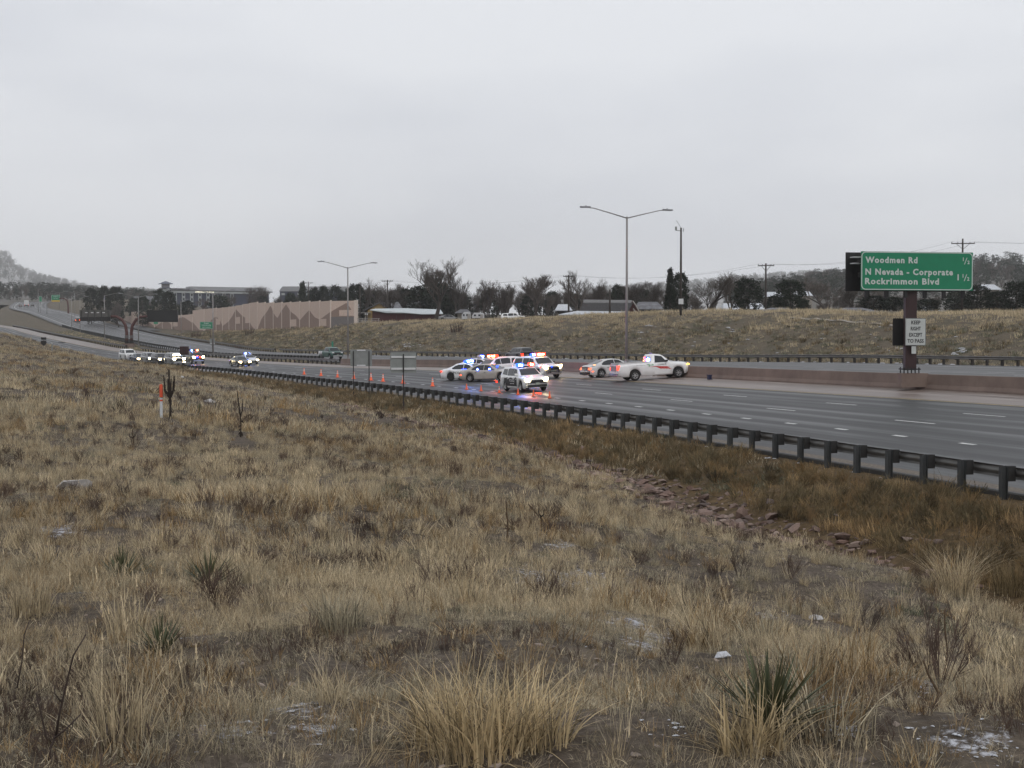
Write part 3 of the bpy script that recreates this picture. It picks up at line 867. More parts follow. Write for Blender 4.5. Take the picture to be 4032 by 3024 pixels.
dw = [weed('t', M_weed, 61, .40, 22, .9, .0030, 9), weed('t', M_weed, 62, .30, 20, 1.1, .0026, 9), weed('t', M_weed, 63, .5, 16, .6, .0032, 8)]
clumps('dead_weeds', 'dark purplish dead weed clumps in loose patches', dw, 3800, 5, 75, .4, 1.05, lambda X, Y: vnoise(X * .3 + 61, Y * .3 + 9) * .7 + vnoise(X * .9 + 3, Y * .9) * .5 + rng.normal(0, .16, len(X)) > .30, 'weeds')
# ditch and road verge: thick umber grass
dm = [tuft('t', M_umber, 42, .30, .42, .012, .9, 31, 3, 0, .1), tuft('t', M_umber, 46, .34, .32, .012, 1.0, 32, 3, 0, .15), tuft('t', M_rust, 40, .28, .45, .011, .8, 33, 3), tuft('t', M_umber, 50, .26, .5, .012, 1.1, 34, 3), tuft('t', M_sage, 44, .3, .16, .014, 1.0, 35, 2), weed('t', M_umber, 36, .42, 16, .9, .006, 9), weed('t', M_rust, 37, .36, 16, 1.0, .005, 9)]
k = 11000
t = -12 - rng.random(k) ** 1.5 * 190; n0 = 15.15 + rng.random(k) * 3.95
ok = rng.random(k) < np.clip(.75 + .6 * vnoise(t * .5, n0 * .8) - np.clip((n0 - 18.4) * .9, 0, .8), .05, 1)
t, n0 = t[ok], n0[ok]; X, Y = plan(t, n0)
pk = np.where(rng.random(len(X)) < .5, 0, 1); g = vnoise(X * .35, Y * .35)
pk = np.where(g > .25, 2, pk); pk = np.where((g < -.2) & (rng.random(len(X)) < .5), 3, pk); pk = np.where((vnoise(X * .3 + 50, Y * .3) > .38), 4, pk); q5 = rng.random(len(X)); pk = np.where(q5 < .22, 5, np.where(q5 < .34, 6, pk))
scatter('ditch_grass', 'thick brown grass on the ditch slope below the near guardrail', 'grass', dm, place(X, Y), rng.random(len(X)) * 6.28, .45 + rng.random(len(X)) ** 1.5 * .85, pk, rng.normal(0, .3, (len(X), 2)))
# scrub on the bank across the road and in the median
bmesh_ = [tuft('t', M_tan, 40, .5, .36, .035, .8, 41, 2), tuft('t', M_grey, 40, .5, .34, .035, .8, 42, 2), tuft('t', M_umber, 40, .45, .5, .04, .8, 43, 2), tuft('t', M_sage, 44, .5, .4, .045, .9, 44, 2), tuft('t', M_tan, 40, .7, .45, .03, .6, 45, 2)]
k = 42000
t = 0 - rng.random(k) ** .8 * 470; d = 1.6 + rng.random(k) * 42
n0 = n_out(t) + d
X, Y = plan(t, n0)
col = 2016 + FPX * X / Y
ok = (col > -300) & (col < 4350) & (rng.random(k) < np.clip(.7 + .7 * vnoise(X * .2, Y * .2), .15, 1))
X, Y, d = X[ok], Y[ok], d[ok]
top = sstep(13, 22, d + 5 * vnoise(X * .1, Y * .1))
pk = np.where(rng.random(len(X)) < top, np.where(rng.random(len(X)) < .75, 4, 0), np.where(rng.random(len(X)) < .34, 1, np.where(rng.random(len(X)) < .28, 0, np.where(rng.random(len(X)) < .5, 2, 3))))
scatter('bank_scrub', 'tufts of tan grass and low scrub over the bank across the highway', 'scrub', bmesh_, place(X, Y), rng.random(len(X)) * 6.28, .45 + rng.random(len(X)) ** 2 * 1.1, pk, rng.normal(0, .15, (len(X), 2)))
k = 5000
t = -215 - rng.random(k) * 330; n0 = 42.9 + (n_in(t) - 43.6) * rng.random(k)
X, Y = plan(t, n0)
scatter('median_scrub', 'low olive scrub in the widening median left of the barrier', 'scrub', [bmesh_[0], bmesh_[3], bmesh_[1]], place(X, Y), rng.random(k) * 6.28, .4 + rng.random(k) * .6, rng.integers(0, 3, k), rng.normal(0, .15, (k, 2)))
# ================================================================== VEHICLES
def paint(name, col, rough=.32, dirt_amt=.14):
    return mat(name, col, rough, .04, 3, coat=.6, dirt=(.22, .20, .17), dirt_amt=dirt_amt, spec=.5)
P_white = paint('white_car_paint', (.82, .82, .81)); P_silver = paint('silver_car_paint', (.58, .58, .57), .3)
P_gold = paint('champagne_car_paint', (.42, .39, .345), .3); P_dark = paint('dark_grey_car_paint', (.045, .047, .05))
P_green = paint('dark_green_car_paint', (.012, .075, .055)); P_grey = paint('grey_car_paint', (.22, .225, .23)); P_black = paint('black_car_paint', (.02, .02, .021))
P_blue = paint('dark_blue_car_paint', (.03, .05, .09))
m, n, l = node_mat('tinted_glass')
b = n['Principled BSDF']; b.inputs['Base Color'].default_value = (.018, .021, .024, 1); b.inputs['Roughness'].default_value = .06; b.inputs['Specular IOR Level'].default_value = .55
M_glass = m
M_tyre = mat('tyre_rubber', (.016, .016, .016), .8, .25, 9)
M_rim = mat('alloy_rim', (.5, .5, .5), .35, .12, 8, metal=.7)
M_blackrim = mat('black_steel_rim', (.03, .03, .03), .5, .12, 8)
M_trim = mat('black_plastic_trim', (.018, .018, .019), .6, .2, 8)
M_chrome = mat('dull_chrome', (.45, .45, .46), .3, .1, 6, metal=.8)
M_plate = mat('license_plate_paint', (.38, .42, .36), .5, .15, 20)
M_lens = mat('headlamp_lens', (.55, .55, .55), .15, .05, 10)
M_tail = mat('tail_lamp_lens', (.25, .012, .01), .2, .1, 10)
def glow(name, col, s): return mat(name, col, .3, .02, 5, emit=col, estr=s)
E_head = glow('lit_headlamp', (1.0, .72, .36), 30); E_headw = glow('lit_headlamp_bright', (1.0, .84, .50), 34)
E_blue = glow('lit_blue_strobe', (.015, .07, 1.0), 5); E_red = glow('lit_red_strobe', (1.0, .035, .012), 5)
E_bcore = glow('blue_strobe_core', (.45, .70, 1.0), 30); E_rcore = glow('red_strobe_core', (1.0, .50, .18), 30)
E_amber = glow('lit_amber_strobe', (1.0, .42, .12), 4)
E_tail = glow('lit_tail_lamp', (1.0, .05, .02), 3); E_brake = glow('lit_brake_lamp', (1.0, .13, .04), 3); E_marker = glow('lit_side_marker', (1.0, .10, .03), 4); E_turn = glow('lit_turn_lamp', (1.0, .52, .10), 3)

SPEC = dict(
 sedan=dict(L=5.05, W=1.90, wb=3.02, fo=.98, r=.345, gc=.19, top=[(0, .62), (.03, .74), (.10, .84), (.27, .985), (.5, .99), (.8, 1.06), (.86, 1.09), (.97, 1.06), (1, .95)],
   belt=[(0, .60), (.05, .72), (.27, .93), (.6, .975), (.85, 1.02), (1, .90)], green=[(.255, .985), (.30, 1.10), (.425, 1.43), (.50, 1.475), (.60, 1.48), (.70, 1.42), (.80, 1.24), (.875, 1.10)],
   wg0=.90, wg1=.66, win=[[(.335, 1.0), (.435, 1.36), (.52, 1.41), (.52, 1.0)], [(.535, 1.0), (.535, 1.41), (.63, 1.40), (.71, 1.30), (.765, 1.12), (.76, 1.03), (.70, 1.0)]],
   doors=[(.30, .525), (.535, .70)], ws=2, rg=2),
 suv=dict(L=5.05, W=1.95, wb=3.04, fo=.92, r=.385, gc=.23, top=[(0, .72), (.02, .95), (.08, 1.04), (.235, 1.16), (.5, 1.14), (.93, 1.16), (1, 1.08)],
   belt=[(0, .70), (.04, .95), (.24, 1.10), (.6, 1.12), (.95, 1.14), (1, 1.04)], green=[(.22, 1.14), (.255, 1.25), (.37, 1.66), (.44, 1.755), (.56, 1.79), (.85, 1.76), (.93, 1.70), (.965, 1.45), (.99, 1.14)],
   wg0=.93, wg1=.74, win=[[(.30, 1.16), (.385, 1.60), (.47, 1.66), (.47, 1.16)], [(.485, 1.16), (.485, 1.66), (.64, 1.67), (.70, 1.60), (.685, 1.16)], [(.715, 1.18), (.735, 1.60), (.88, 1.62), (.90, 1.24)]],
   doors=[(.285, .475), (.485, .68)], ws=2, rg=2),
 bigsuv=dict(L=5.18, W=2.04, wb=2.95, fo=.95, r=.40, gc=.27, top=[(0, .78), (.015, 1.08), (.06, 1.16), (.235, 1.25), (.5, 1.22), (.93, 1.24), (1, 1.16)],
   belt=[(0, .76), (.03, 1.06), (.24, 1.18), (.6, 1.20), (.95, 1.22), (1, 1.12)], green=[(.22, 1.23), (.25, 1.33), (.345, 1.78), (.41, 1.88), (.55, 1.92), (.88, 1.90), (.945, 1.84), (.975, 1.5), (.992, 1.22)],
   wg0=.94, wg1=.78, win=[[(.29, 1.25), (.36, 1.70), (.46, 1.78), (.46, 1.25)], [(.475, 1.25), (.475, 1.78), (.645, 1.79), (.66, 1.25)], [(.685, 1.27), (.685, 1.78), (.90, 1.77), (.925, 1.32)]],
   doors=[(.27, .465), (.475, .665)], ws=2, rg=2),
 pickup=dict(L=5.83, W=2.06, wb=3.55, fo=.93, r=.405, gc=.32, top=[(0, .82), (.012, 1.12), (.05, 1.21), (.26, 1.31), (.535, 1.26), (.54, 1.34), (.98, 1.34), (1, 1.32)],
   belt=[(0, .80), (.03, 1.08), (.26, 1.23), (.535, 1.25), (.54, 1.31), (.98, 1.31), (1, 1.29)], green=[(.245, 1.28), (.28, 1.41), (.36, 1.82), (.40, 1.92), (.46, 1.955), (.51, 1.93), (.53, 1.78), (.54, 1.28)],
   wg0=.93, wg1=.76, win=[[(.315, 1.30), (.38, 1.76), (.475, 1.84), (.485, 1.30)]], doors=[(.275, .50)], ws=2, rg=1),
 crew=dict(L=5.85, W=2.06, wb=3.68, fo=.95, r=.41, gc=.32, top=[(0, .82), (.012, 1.12), (.05, 1.20), (.19, 1.30), (.60, 1.25), (.605, 1.34), (.98, 1.34), (1, 1.32)],
   belt=[(0, .80), (.03, 1.08), (.21, 1.22), (.60, 1.24), (.605, 1.31), (.98, 1.31), (1, 1.29)], green=[(.175, 1.27), (.205, 1.39), (.275, 1.80), (.32, 1.90), (.45, 1.94), (.565, 1.92), (.595, 1.75), (.605, 1.27)],
   wg0=.93, wg1=.75, win=[[(.235, 1.29), (.30, 1.74), (.40, 1.82), (.40, 1.29)], [(.412, 1.29), (.412, 1.82), (.55, 1.82), (.565, 1.29)]], doors=[(.205, .402), (.41, .565)], ws=2, rg=1),
)
def interp(tab, u):
    return float(np.interp(u, [a for a, _ in tab], [b for _, b in tab]))

class Car:
    """car-shaped body lofted from cross-sections; every panel of glass, door, wheel and lamp is a part of its own"""
    def __init__(s, kind): s.s = SPEC[kind]; s.kind = kind
    def x(s, u): return s.s['L'] / 2 - u * s.s['L']
    def u(s, x): return (s.s['L'] / 2 - x) / s.s['L']
    def hw(s, u):
        w = s.s['W'] / 2
        if u < .10: w *= 1 - .13 * ((.10 - u) / .10) ** 2
        if u > .90: w *= 1 - .07 * ((u - .90) / .10) ** 2
        return w
    def axles(s):
        xf = s.s['L'] / 2 - s.s['fo']; return xf, xf - s.s['wb']
    def zb(s, x):
        S = s.s; z = S['gc'] + (.08 if s.u(x) < .04 or s.u(x) > .96 else 0)
        for xa in s.axles():
            d = abs(x - xa); ra = S['r'] * 1.20
            if d < ra: z = max(z, S['r'] + math.sqrt(ra * ra - d * d))
        return z
    def ring(s, u, x=None):
        S = s.s; w = s.hw(u); zt = interp(S['top'], u); zs = min(interp(S['belt'], u), zt - .02)
        zb = min(s.zb(s.x(u) if x is None else x), zs - .10)
        return [(w * .90, zb), (w * .975, zb + .05), (w, zb + (zs - zb) * .45), (w * .99, zb + (zs - zb) * .8), (w * .945, zs), (w * .62, zs + (zt - zs) * .8), (0, zt)]
    def yside(s, u, z):
        r = s.ring(u); r = r[:5]
        return float(np.interp(z, [b for _, b in r], [a for a, _ in r]))
    def zbelt(s, u): return interp(s.s['belt'], u) - .03
    def gring(s, u, z):
        S = s.s; b = s.zbelt(u); hmax = max(v for _, v in S['green'])
        k = max(0, min(1, (z - b) / (hmax - b - .1))); w = S['W'] / 2
        yb = w * S['wg0']; yt = yb * .985 * (1 - k) + w * S['wg1'] * k
        zs = max(b + .001, z - .10 * k - .01)
        return [(yb, b), (yt, zs), (yt * .90, z - .02 * k), (0, z)]
    def greenpts(s, sub=3):
        g = s.s['green']; out = []
        for (a, b) in zip(g[:-1], g[1:]):
            for i in range(sub): out.append((a[0] + (b[0] - a[0]) * i / sub, a[1] + (b[1] - a[1]) * i / sub))
        return out + [g[-1]]
    def yglass(s, u, z):
        g = s.s['green']; zr = interp(g, u); r = s.gring(u, zr)
        k = (z - r[0][1]) / max(r[1][1] - r[0][1], 1e-3)
        return r[0][0] + (r[1][0] - r[0][0]) * max(0, min(1.05, k))
    def body(s):
        S = s.s; mb = MB()
        xs = set(np.linspace(.0, 1, 36).tolist())
        for (a, _) in S['top']: xs.add(a)
        st = [(u, s.x(u)) for u in xs]
        for xa in s.axles():
            ra = S['r'] * 1.20
            for k in np.linspace(-1, 1, 15): st.append((s.u(xa + ra * k * .999), xa + ra * k * .999))
            for sg in (-1, 1): st.append((s.u(xa + sg * ra * 1.004), xa + sg * ra * 1.004))
        st.sort()
        rings = []
        for u, x in st:
            u = min(max(u, 0), 1)
            h = s.ring(u, x)
            rings.append([(x, y, z) for y, z in h] + [(x, -y, z) for y, z in h[-2::-1]])
        k = len(rings[0])
        vs = [p for r_ in rings for p in r_]
        fs = []
        for i in range(len(rings) - 1):
            for j in range(k - 1):
                a = i * k + j; fs.append((a, a + 1, a + k + 1, a + k))
        fs.append(tuple(range(k))); fs.append(tuple((len(rings) - 1) * k + j for j in range(k - 1, -1, -1)))
        mb.add(vs, fs)
        gp = s.greenpts()
        rings = []
        for (u, z) in gp:
            h = s.gring(u, z); x = s.x(u)
            rings.append([(x, y, zz) for y, zz in h] + [(x, -y, zz) for y, zz in h[-2::-1]])
        k = len(rings[0]); vs = [p for r_ in rings for p in r_]; fs = []
        for i in range(len(rings) - 1):
            for j in range(k - 1):
                a = i * k + j; fs.append((a, a + 1, a + k + 1, a + k))
        mb.add(vs, fs)
        return mb
    def cross_glass(s, i0, i1, f0, f1):
        """windscreen or rear window across the sloped part of the roof line between profile points i0 and i1"""
        g = s.s['green']; mb = MB(); rows = []
        N = 5
        pts = g[i0:i1 + 1]
        us = [p[0] for p in pts]; zs = [p[1] for p in pts]
        d = np.r_[0, np.cumsum(np.hypot(np.diff(us) * s.s['L'], np.diff(zs)))]
        for q in np.linspace(f0, f1, N):
            dd = q * d[-1]; u = float(np.interp(dd, d, us)); z = float(np.interp(dd, d, zs))
            r = s.gring(u, z); x = s.x(u)
            nx = .012 if i0 < 3 else -.012
            rows.append([(x + nx, r[2][0] * .94, r[2][1] + .014), (x + nx, 0, r[3][1] + .016), (x + nx, -r[2][0] * .94, r[2][1] + .014)])
        vs = [p for r_ in rows for p in r_]; fs = []
        for i in range(N - 1):
            for j in range(2): a = i * 3 + j; fs.append((a, a + 1, a + 4, a + 3))
        mb.add(vs, fs); return mb
    def side_poly(s, poly, side, fn, off):
        mb = MB(); vs = []
        for (u, z) in poly: vs.append((s.x(u), side * (fn(u, z) + off), z))
        vs2 = [(a, b - side * .04, c) for a, b, c in vs]
        n_ = len(vs)
        mb.add(vs + vs2, [tuple(range(n_)) if side > 0 else tuple(range(n_ - 1, -1, -1))] + [(i, (i + 1) % n_, n_ + (i + 1) % n_, n_ + i) for i in range(n_)])
        return mb
    def side_patch(s, u0, u1, z0, z1, side, off, nu=5, nz=6):
        mb = MB(); vs = []
        for i in range(nu):
            for j in range(nz):
                u = u0 + (u1 - u0) * i / (nu - 1); z = z0 + (z1 - z0) * j / (nz - 1)
                vs.append((s.x(u), side * (s.yside(u, z) + off), z))
        fs = []
        for i in range(nu - 1):
            for j in range(nz - 1):
                a = i * nz + j; fs.append((a, a + 1, a + nz + 1, a + nz))
        mb.add(vs, fs); return mb

def wheel(root, x, y, r, side, rimm, w=.25, steer=0.0):
    wt = empty('wheel', (x, y, r)); wt.parent = root; wt.location = (x, y, r); wt.rotation_euler = (0, 0, steer)
    mb = MB(); h = w / 2
    mb.lathe([(r * .60, -h), (r * .86, -h), (r * .97, -h * .8), (r, -h * .45), (r, h * .45), (r * .97, h * .8), (r * .86, h), (r * .60, h)], 24, 'y')
    mb.build('tyre', M_tyre, wt, True)
    mb = MB(); f = side * (h - .035)
    mb.lathe([(r * .66, side * h * .98), (r * .60, side * h * .96), (r * .56, f), (r * .50, f - side * .03)], 24, 'y', mi=0)
    mb.lathe([(r * .62, f - side * .045), (.001, f - side * .045)], 20, 'y', mi=1)
    for k in range(6):
        M = Matrix.Rotation(k * math.pi / 3, 4, 'Y')
        mb.box((r * .30, f - side * .005, 0), (r * .56, .03, r * .13), 0, M)
    mb.lathe([(r * .16, f - side * .02), (r * .15, f + side * .02), (.001, f + side * .025)], 12, 'y')
    mb.build('rim', [rimm, M_trim], wt)

def vehicle(kind, name, label, pos, head, pm, surf, cat, group=None, rimm=None, head_on=None, tail_on=None, steer=0.0, plates=True, bar=None, plain=False, face='sedan'):
    C = Car(kind); S = C.s
    hx, hy = head[0], head[1]; L_ = math.hypot(hx, hy); hx, hy = hx / L_, hy / L_
    X, Y = pos
    def sz(x, y):
        t, n0 = tn(np.array([x]), np.array([y])); return float(surf(t, n0)[0])
    pf = Vector((X + hx * 1.5, Y + hy * 1.5, sz(X + hx * 1.5, Y + hy * 1.5))); pr = Vector((X - hx * 1.5, Y - hy * 1.5, sz(X - hx * 1.5, Y - hy * 1.5)))
    pl = Vector((X - hy, Y + hx, sz(X - hy, Y + hx))); pq = Vector((X + hy, Y - hx, sz(X + hy, Y - hx)))
    fx = (pf - pr).normalized(); up = fx.cross(pl - pq).normalized()
    M = frame((X, Y, sz(X, Y) + .004), fx, up)
    root = empty(name, M=M); tag(root, label, cat, group)
    C.root = root
    body = C.body().build('body', pm, root, True)
    xf, xr = C.axles()
    mb = MB(); mb.box((0, 0, S['gc'] + .32), (S['L'] * .92, S['W'] * .78, .5)); mb.build('underbody', M_trim, root)
    g = S['green']
    C.cross_glass(0, 2, .10, .95).build('windscreen', M_glass, root, True)
    ng = len(g) - 1
    C.cross_glass(ng - S['rg'], ng, .06, .80 if kind in ('suv', 'bigsuv') else .88).build('rear_window', M_glass, root, True)
    for side in (1, -1):
        for poly in S['win']:
            C.side_poly(poly, side, C.yglass, .022).build('side_window', M_glass, root)
        for (a, b_) in S['doors']:
            zt = min(interp(S['belt'], a), interp(S['belt'], b_)) - .05
            d = C.side_patch(a + .004, b_ - .004, S['gc'] + .09, zt, side, .007).build('door', pm, root, True)
            mb = MB(); uh = b_ - .03; mb.box((C.x(uh), side * (C.yside(uh, zt - .12) + .025), zt - .12), (.17, .035, .035)); mb.build('handle', M_trim if pm not in (P_white,) else pm, d)
        ym = side * (C.yglass(S['win'][0][0][0], S['win'][0][0][1]) + .12)
        um = S['win'][0][0][0] + .012
        mb = MB(); mb.prism([(C.x(um) + .10, ym - side * .11, S['win'][0][0][1] + .02), (C.x(um) + .10, ym + side * .09, S['win'][0][0][1] + .04), (C.x(um) + .10, ym + side * .10, S['win'][0][0][1] + .17), (C.x(um) + .10, ym - side * .09, S['win'][0][0][1] + .16)], (-.15, 0, 0))
        mb.build('side_mirror', pm if kind in ('suv', 'sedan') else M_trim, root)
        for xa in (xf, xr):
            wheel(root, xa, side * (S['W'] / 2 - .15), S['r'], side, rimm or M_rim, steer=steer if xa == xf else 0)
            # dark wheel-arch lip
        # lamps
        zh = interp(S['top'], .03) - (.10 if kind != 'sedan' else .09); hh = (.15 if kind in ('suv', 'sedan') else .2) + (.06 if head_on else 0)
        wf = C.hw(.015)
        mb = MB(); mb.prism([(S['L'] / 2 + .015, side * wf * .60, zh - hh / 2), (S['L'] / 2 + .015, side * wf * .93, zh - hh / 2 + .01), (S['L'] / 2 - .05, side * wf * 1.0, zh + hh / 2), (S['L'] / 2 + .0, side * wf * .60, zh + hh / 2)], (-.12, 0, 0))
        mb.build('headlight', head_on if head_on else M_lens, root)
        zt_ = interp(S['belt'], .985) - .06; wt_ = C.hw(.99)
        th = .16 if kind == 'sedan' else .38
        mb = MB(); mb.prism([(-S['L'] / 2 - .015, side * wt_ * .66, zt_ - th), (-S['L'] / 2 - .015, side * wt_ * .99, zt_ - th), (-S['L'] / 2 + .05, side * wt_ * 1.012, zt_), (-S['L'] / 2 - .015, side * wt_ * .66, zt_)], (.10, 0, 0))
        mb.build('tail_light', tail_on if tail_on else M_tail, root)
    # front: grille, lower bumper, plate; rear bumper and plate
    zg = interp(S['top'], .02) - .06; zl = S['gc'] + .10
    mb = MB(); hw_ = C.hw(0)
    mb.box((S['L'] / 2 + .012, 0, zg - .15), (.05, hw_ * 1.14, .22 if kind in ('sedan', 'suv') else .30)); mb.build('grille', M_trim, root)
    mb = MB(); mb.box((S['L'] / 2 + .02, 0, zl + .10), (.10, hw_ * 1.72, .17 if kind in ('sedan', 'suv') else .22)); mb.build('front_bumper', M_trim if kind in ('sedan', 'suv') else M_chrome, root)
    mb = MB(); mb.box((-S['L'] / 2 - .02, 0, zl + .12), (.12, C.hw(1) * 1.86, .20)); mb.build('rear_bumper', M_trim if kind in ('sedan', 'suv', 'bigsuv') else M_chrome, root)
    if plates:
        mb = MB(); mb.box((S['L'] / 2 + .08, 0, zl + .25), (.012, .31, .15)); mb.build('license_plate', M_plate, root)
        mb = MB(); mb.box((-S['L'] / 2 - .03, 0, S['gc'] + .55), (.03, .31, .15)); mb.build('license_plate', M_plate, root)
    if kind in ('pickup', 'crew'):
        # open load bed: floor cut into the deck by a dark liner
        ub = [a for a, _ in S['top']][4]
        x1, x0 = C.x(ub) - .06, -S['L'] / 2 + .10
        mb = MB(); mb.box(((x0 + x1) / 2, 0, interp(S['top'], .8) + .006), (x1 - x0, S['W'] * .80, .02)); mb.build('bed_liner', M_trim, root)
        for side in (1, -1):
            mb = MB(); mb.box(((x0 + x1) / 2, side * S['W'] * .435, interp(S['top'], .8) + .02), (x1 - x0, .10, .06)); mb.build('bed_rail', pm, root)
        mb = MB(); mb.box((-S['L'] / 2 - .005, 0, .98), (.05, S['W'] * .70, .52)); mb.build('tailgate', pm, root)
    return C
def light_bar(C, specs, u=None, zoff=.0, w=1.25):
    """roof bar: black base with lamp modules; specs = list of (y, half width, material)"""
    S = C.s; g = S['green']; uu = u or (.50 if C.kind == 'sedan' else .42); z = interp(g, uu) + .01
    bar = MB(); bar.box((C.x(uu), 0, z + .045), (.26, w, .05)); bo = bar.build('light_bar', M_trim, C.root)
    for (y, hw_, m_) in specs:
        mb = MB(); mb.box((C.x(uu), y, z + .16), (.30, hw_ * 2 + .10, .22)); lm_ = mb.build('lamp_module', m_, bo)
        if m_ in (E_blue, E_red):
            mb = MB(); mb.box((C.x(uu), y, z + .15), (.34, hw_ * 1.5, .11)); mb.build('lamp_core', E_bcore if m_ is E_blue else E_rcore, lm_)
            ld = bpy.data.lights.new('strobe', 'POINT'); ld.energy = 200 if m_ is E_red else 220; ld.shadow_soft_size = .12
            ld.color = (1.0, .10, .05) if m_ is E_red else (.10, .22, 1.0)
            lo = link('strobe', ld, bo); lo.location = (C.x(uu), y, z + .36)
    return bo
def text(body, m, parent, M, height, width=None, name='lettering', bold=.0, align='CENTER', extrude=.003, shear=0, spacing=1.0):
    """flat lettering as a thin mesh; height = cap height in metres"""
    cu = bpy.data.curves.new(name, 'FONT'); cu.body = body; cu.size = 1.0; cu.align_x = align; cu.align_y = 'CENTER'
    cu.offset = bold; cu.extrude = extrude / max(height * 1.37, .01); cu.resolution_u = 2; cu.shear = shear; cu.space_character = spacing
    tmp = bpy.data.objects.new(name, cu)
    me = bpy.data.meshes.new_from_object(tmp); me.name = name
    bpy.data.objects.remove(tmp); bpy.data.curves.remove(cu)
    me.materials.clear(); me.materials.append(m)
    co_ = np.empty(len(me.vertices) * 3); me.vertices.foreach_get('co', co_); co_ = co_.reshape(-1, 3)
    s_ = height * 1.37
    sx = width / max(np.ptp(co_[:, 0]), .01) if width else s_
    me.vertices.foreach_set('co', (co_ * [sx, s_, s_]).ravel()); me.update()
    return link(name, me, parent, M)
def side_text(C, body, u, z, side, height, width, m, off=.014):
    """lettering on a car side; reads left to right seen from that side"""
    x = C.x(u); y = side * (C.yside(u, z) + off)
    xd = Vector((1, 0, 0)) if side < 0 else Vector((-1, 0, 0))
    yn = Vector((0, side, 0)); zz = yn; yy = zz.cross(xd)
    M = Matrix((xd, yy, zz)).transposed().to_4x4(); M.translation = (x, y, z)
    return text(body, m, C.root, M, height, width)
M_black = mat('black_vinyl', (.02, .02, .022), .5, .1, 6)
M_navy = mat('navy_vinyl', (.04, .05, .09), .5, .2, 6)
M_whitev = mat('white_vinyl', (.75, .75, .75), .5, .05, 6)
M_redv = mat('red_vinyl', (.55, .035, .03), .5, .15, 6)
M_greenv = mat('green_vinyl', (.06, .33, .09), .5, .15, 6)
M_orangev = mat('orange_vinyl', (.75, .2, .05), .5, .15, 6)

# ---- the two crashed vehicles at the barrier
C = vehicle('pickup', 'pickup_truck', 'white rental pickup with red stripes, nosed into the concrete barrier', (10.72, 110.0), (.965, .262), P_white, zroad, 'pickup', tail_on=E_tail, rimm=M_rim)
side_text(C, 'U-HAUL', .385, 1.12, -1, .17, .72, M_black)
side_text(C, '$19', .545, 1.12, -1, .20, .42, M_greenv); side_text(C, '95', .588, 1.18, -1, .09, .17, M_greenv)
side_text(C, 'TRUCK RENTALS', .69, 1.16, -1, .05, .75, mat('grey_vinyl', (.4, .4, .42), .5, .1, 6))
mb = MB()
for k in range(5):
    u0 = .470 - k * .040; z0 = 1.02 - .016 * k
    poly = [(u0 + .026, z0), (u0 - .022, z0 - .005), (u0 - .085, z0 - .23), (u0 - .060, z0 - .22)]
    vs = [(C.x(u), -(C.yside(u, z) + .016), z) for u, z in poly]; mb.add(vs, [(0, 1, 2, 3)])
poly = [(.60, .985), (.46, 1.02), (.46, .975), (.50, .965)]
mb.add([(C.x(u), -(C.yside(u, z) + .0155), z) for u, z in poly], [(0, 1, 2, 3)])
mb.build('red_stripe_graphic', M_redv, C.root)
mb = MB(); mb.box((C.s['L'] / 2 - .10, -.99, 1.02), (.22, .05, .10)); mb.build('turn_signal', E_turn, C.root)
mb = MB(); mb.box((-C.s['L'] / 2 - .045, 0, 1.0), (.02, 1.3, .40)); mb.build('tailgate_panel', mat('dirty_tailgate', (.30, .24, .23), .5, .3, 3), C.root)
mb = MB(); mb.box((C.x(.47), .1, 1.98), (.14, .3, .10)); mb.build('roof_marker', mat('violet_sticker', (.25, .18, .45), .5, .1, 6), C.root)

C = vehicle('sedan', 'patrol_sedan', 'silver patrol sedan with glowing tail lights, hidden in part by the rental pickup', (8.35, 118.4), (.90, .43), P_silver, zroad, 'police car', tail_on=E_brake)
mb = MB(); mb.box((-1.9, -.55, 1.06), (.16, .18, .05)); mb.build('amber_lamp', E_amber, C.root)
for u in (.87,):
    mb = MB(); mb.box((C.x(.955), -(C.yside(.955, .55) + .01), .55), (.16, .02, .06)); mb.build('side_marker', E_marker, C.root)
mb = MB(); mb.add([(C.x(u), -(C.yside(u, z) + .012), z) for u, z in [(.30, .90), (.30, .94), (.97, 1.0), (.97, .97)]], [(0, 1, 2, 3)]); mb.build('side_stripe', M_black, C.root)

# ---- police cluster
C = vehicle('suv', 'police_suv', 'white police SUV facing the camera with headlights on, beside the cones', (.92, 103.6), (.36, -.93), P_white, zroad, 'police SUV', 'police vehicles', head_on=E_headw)
light_bar(C, [(.45, .14, E_red), (-.42, .2, E_blue)])
mb2 = MB(); rows = 5
nu = 10; vv = []
for i in range(nu):
    u = .30 + .49 * i / (nu - 1); top = .98 + .06 * math.sin(i * 1.9) + (.03 if i % 2 else -.02)
    u_low = u
    for j in range(4):
        z = .40 + (top - .40) * j / 3
        uu = min(u, .69) if z < .75 else u
        vv.append((C.x(uu), -(C.yside(min(uu, .68), max(z, .45)) + .016), z))
fs = [(i * 4 + j, i * 4 + j + 1, (i + 1) * 4 + j + 1, (i + 1) * 4 + j) for i in range(nu - 1) for j in range(3)]
mb2.add(vv, fs); mb2.build('door_decal', M_black, C.root)
side_text(C, 'POLICE', .48, .80, -1, .19, 1.0, M_whitev, .03)
side_text(C, 'COLORADO SPRINGS', .48, .58, -1, .06, .8, M_whitev, .03)
C = vehicle('sedan', 'police_sedan', 'white police sedan with blue roof light, behind the champagne sedan', (-3.75, 126.6), (.87, -.49), P_white, zroad, 'police car', 'police vehicles', rimm=M_blackrim, tail_on=None)
light_bar(C, [(-.3, .26, E_blue), (.35, .2, E_blue)])
side_text(C, 'POLICE', .60, .68, -1, .22, 1.25, M_black, .016)
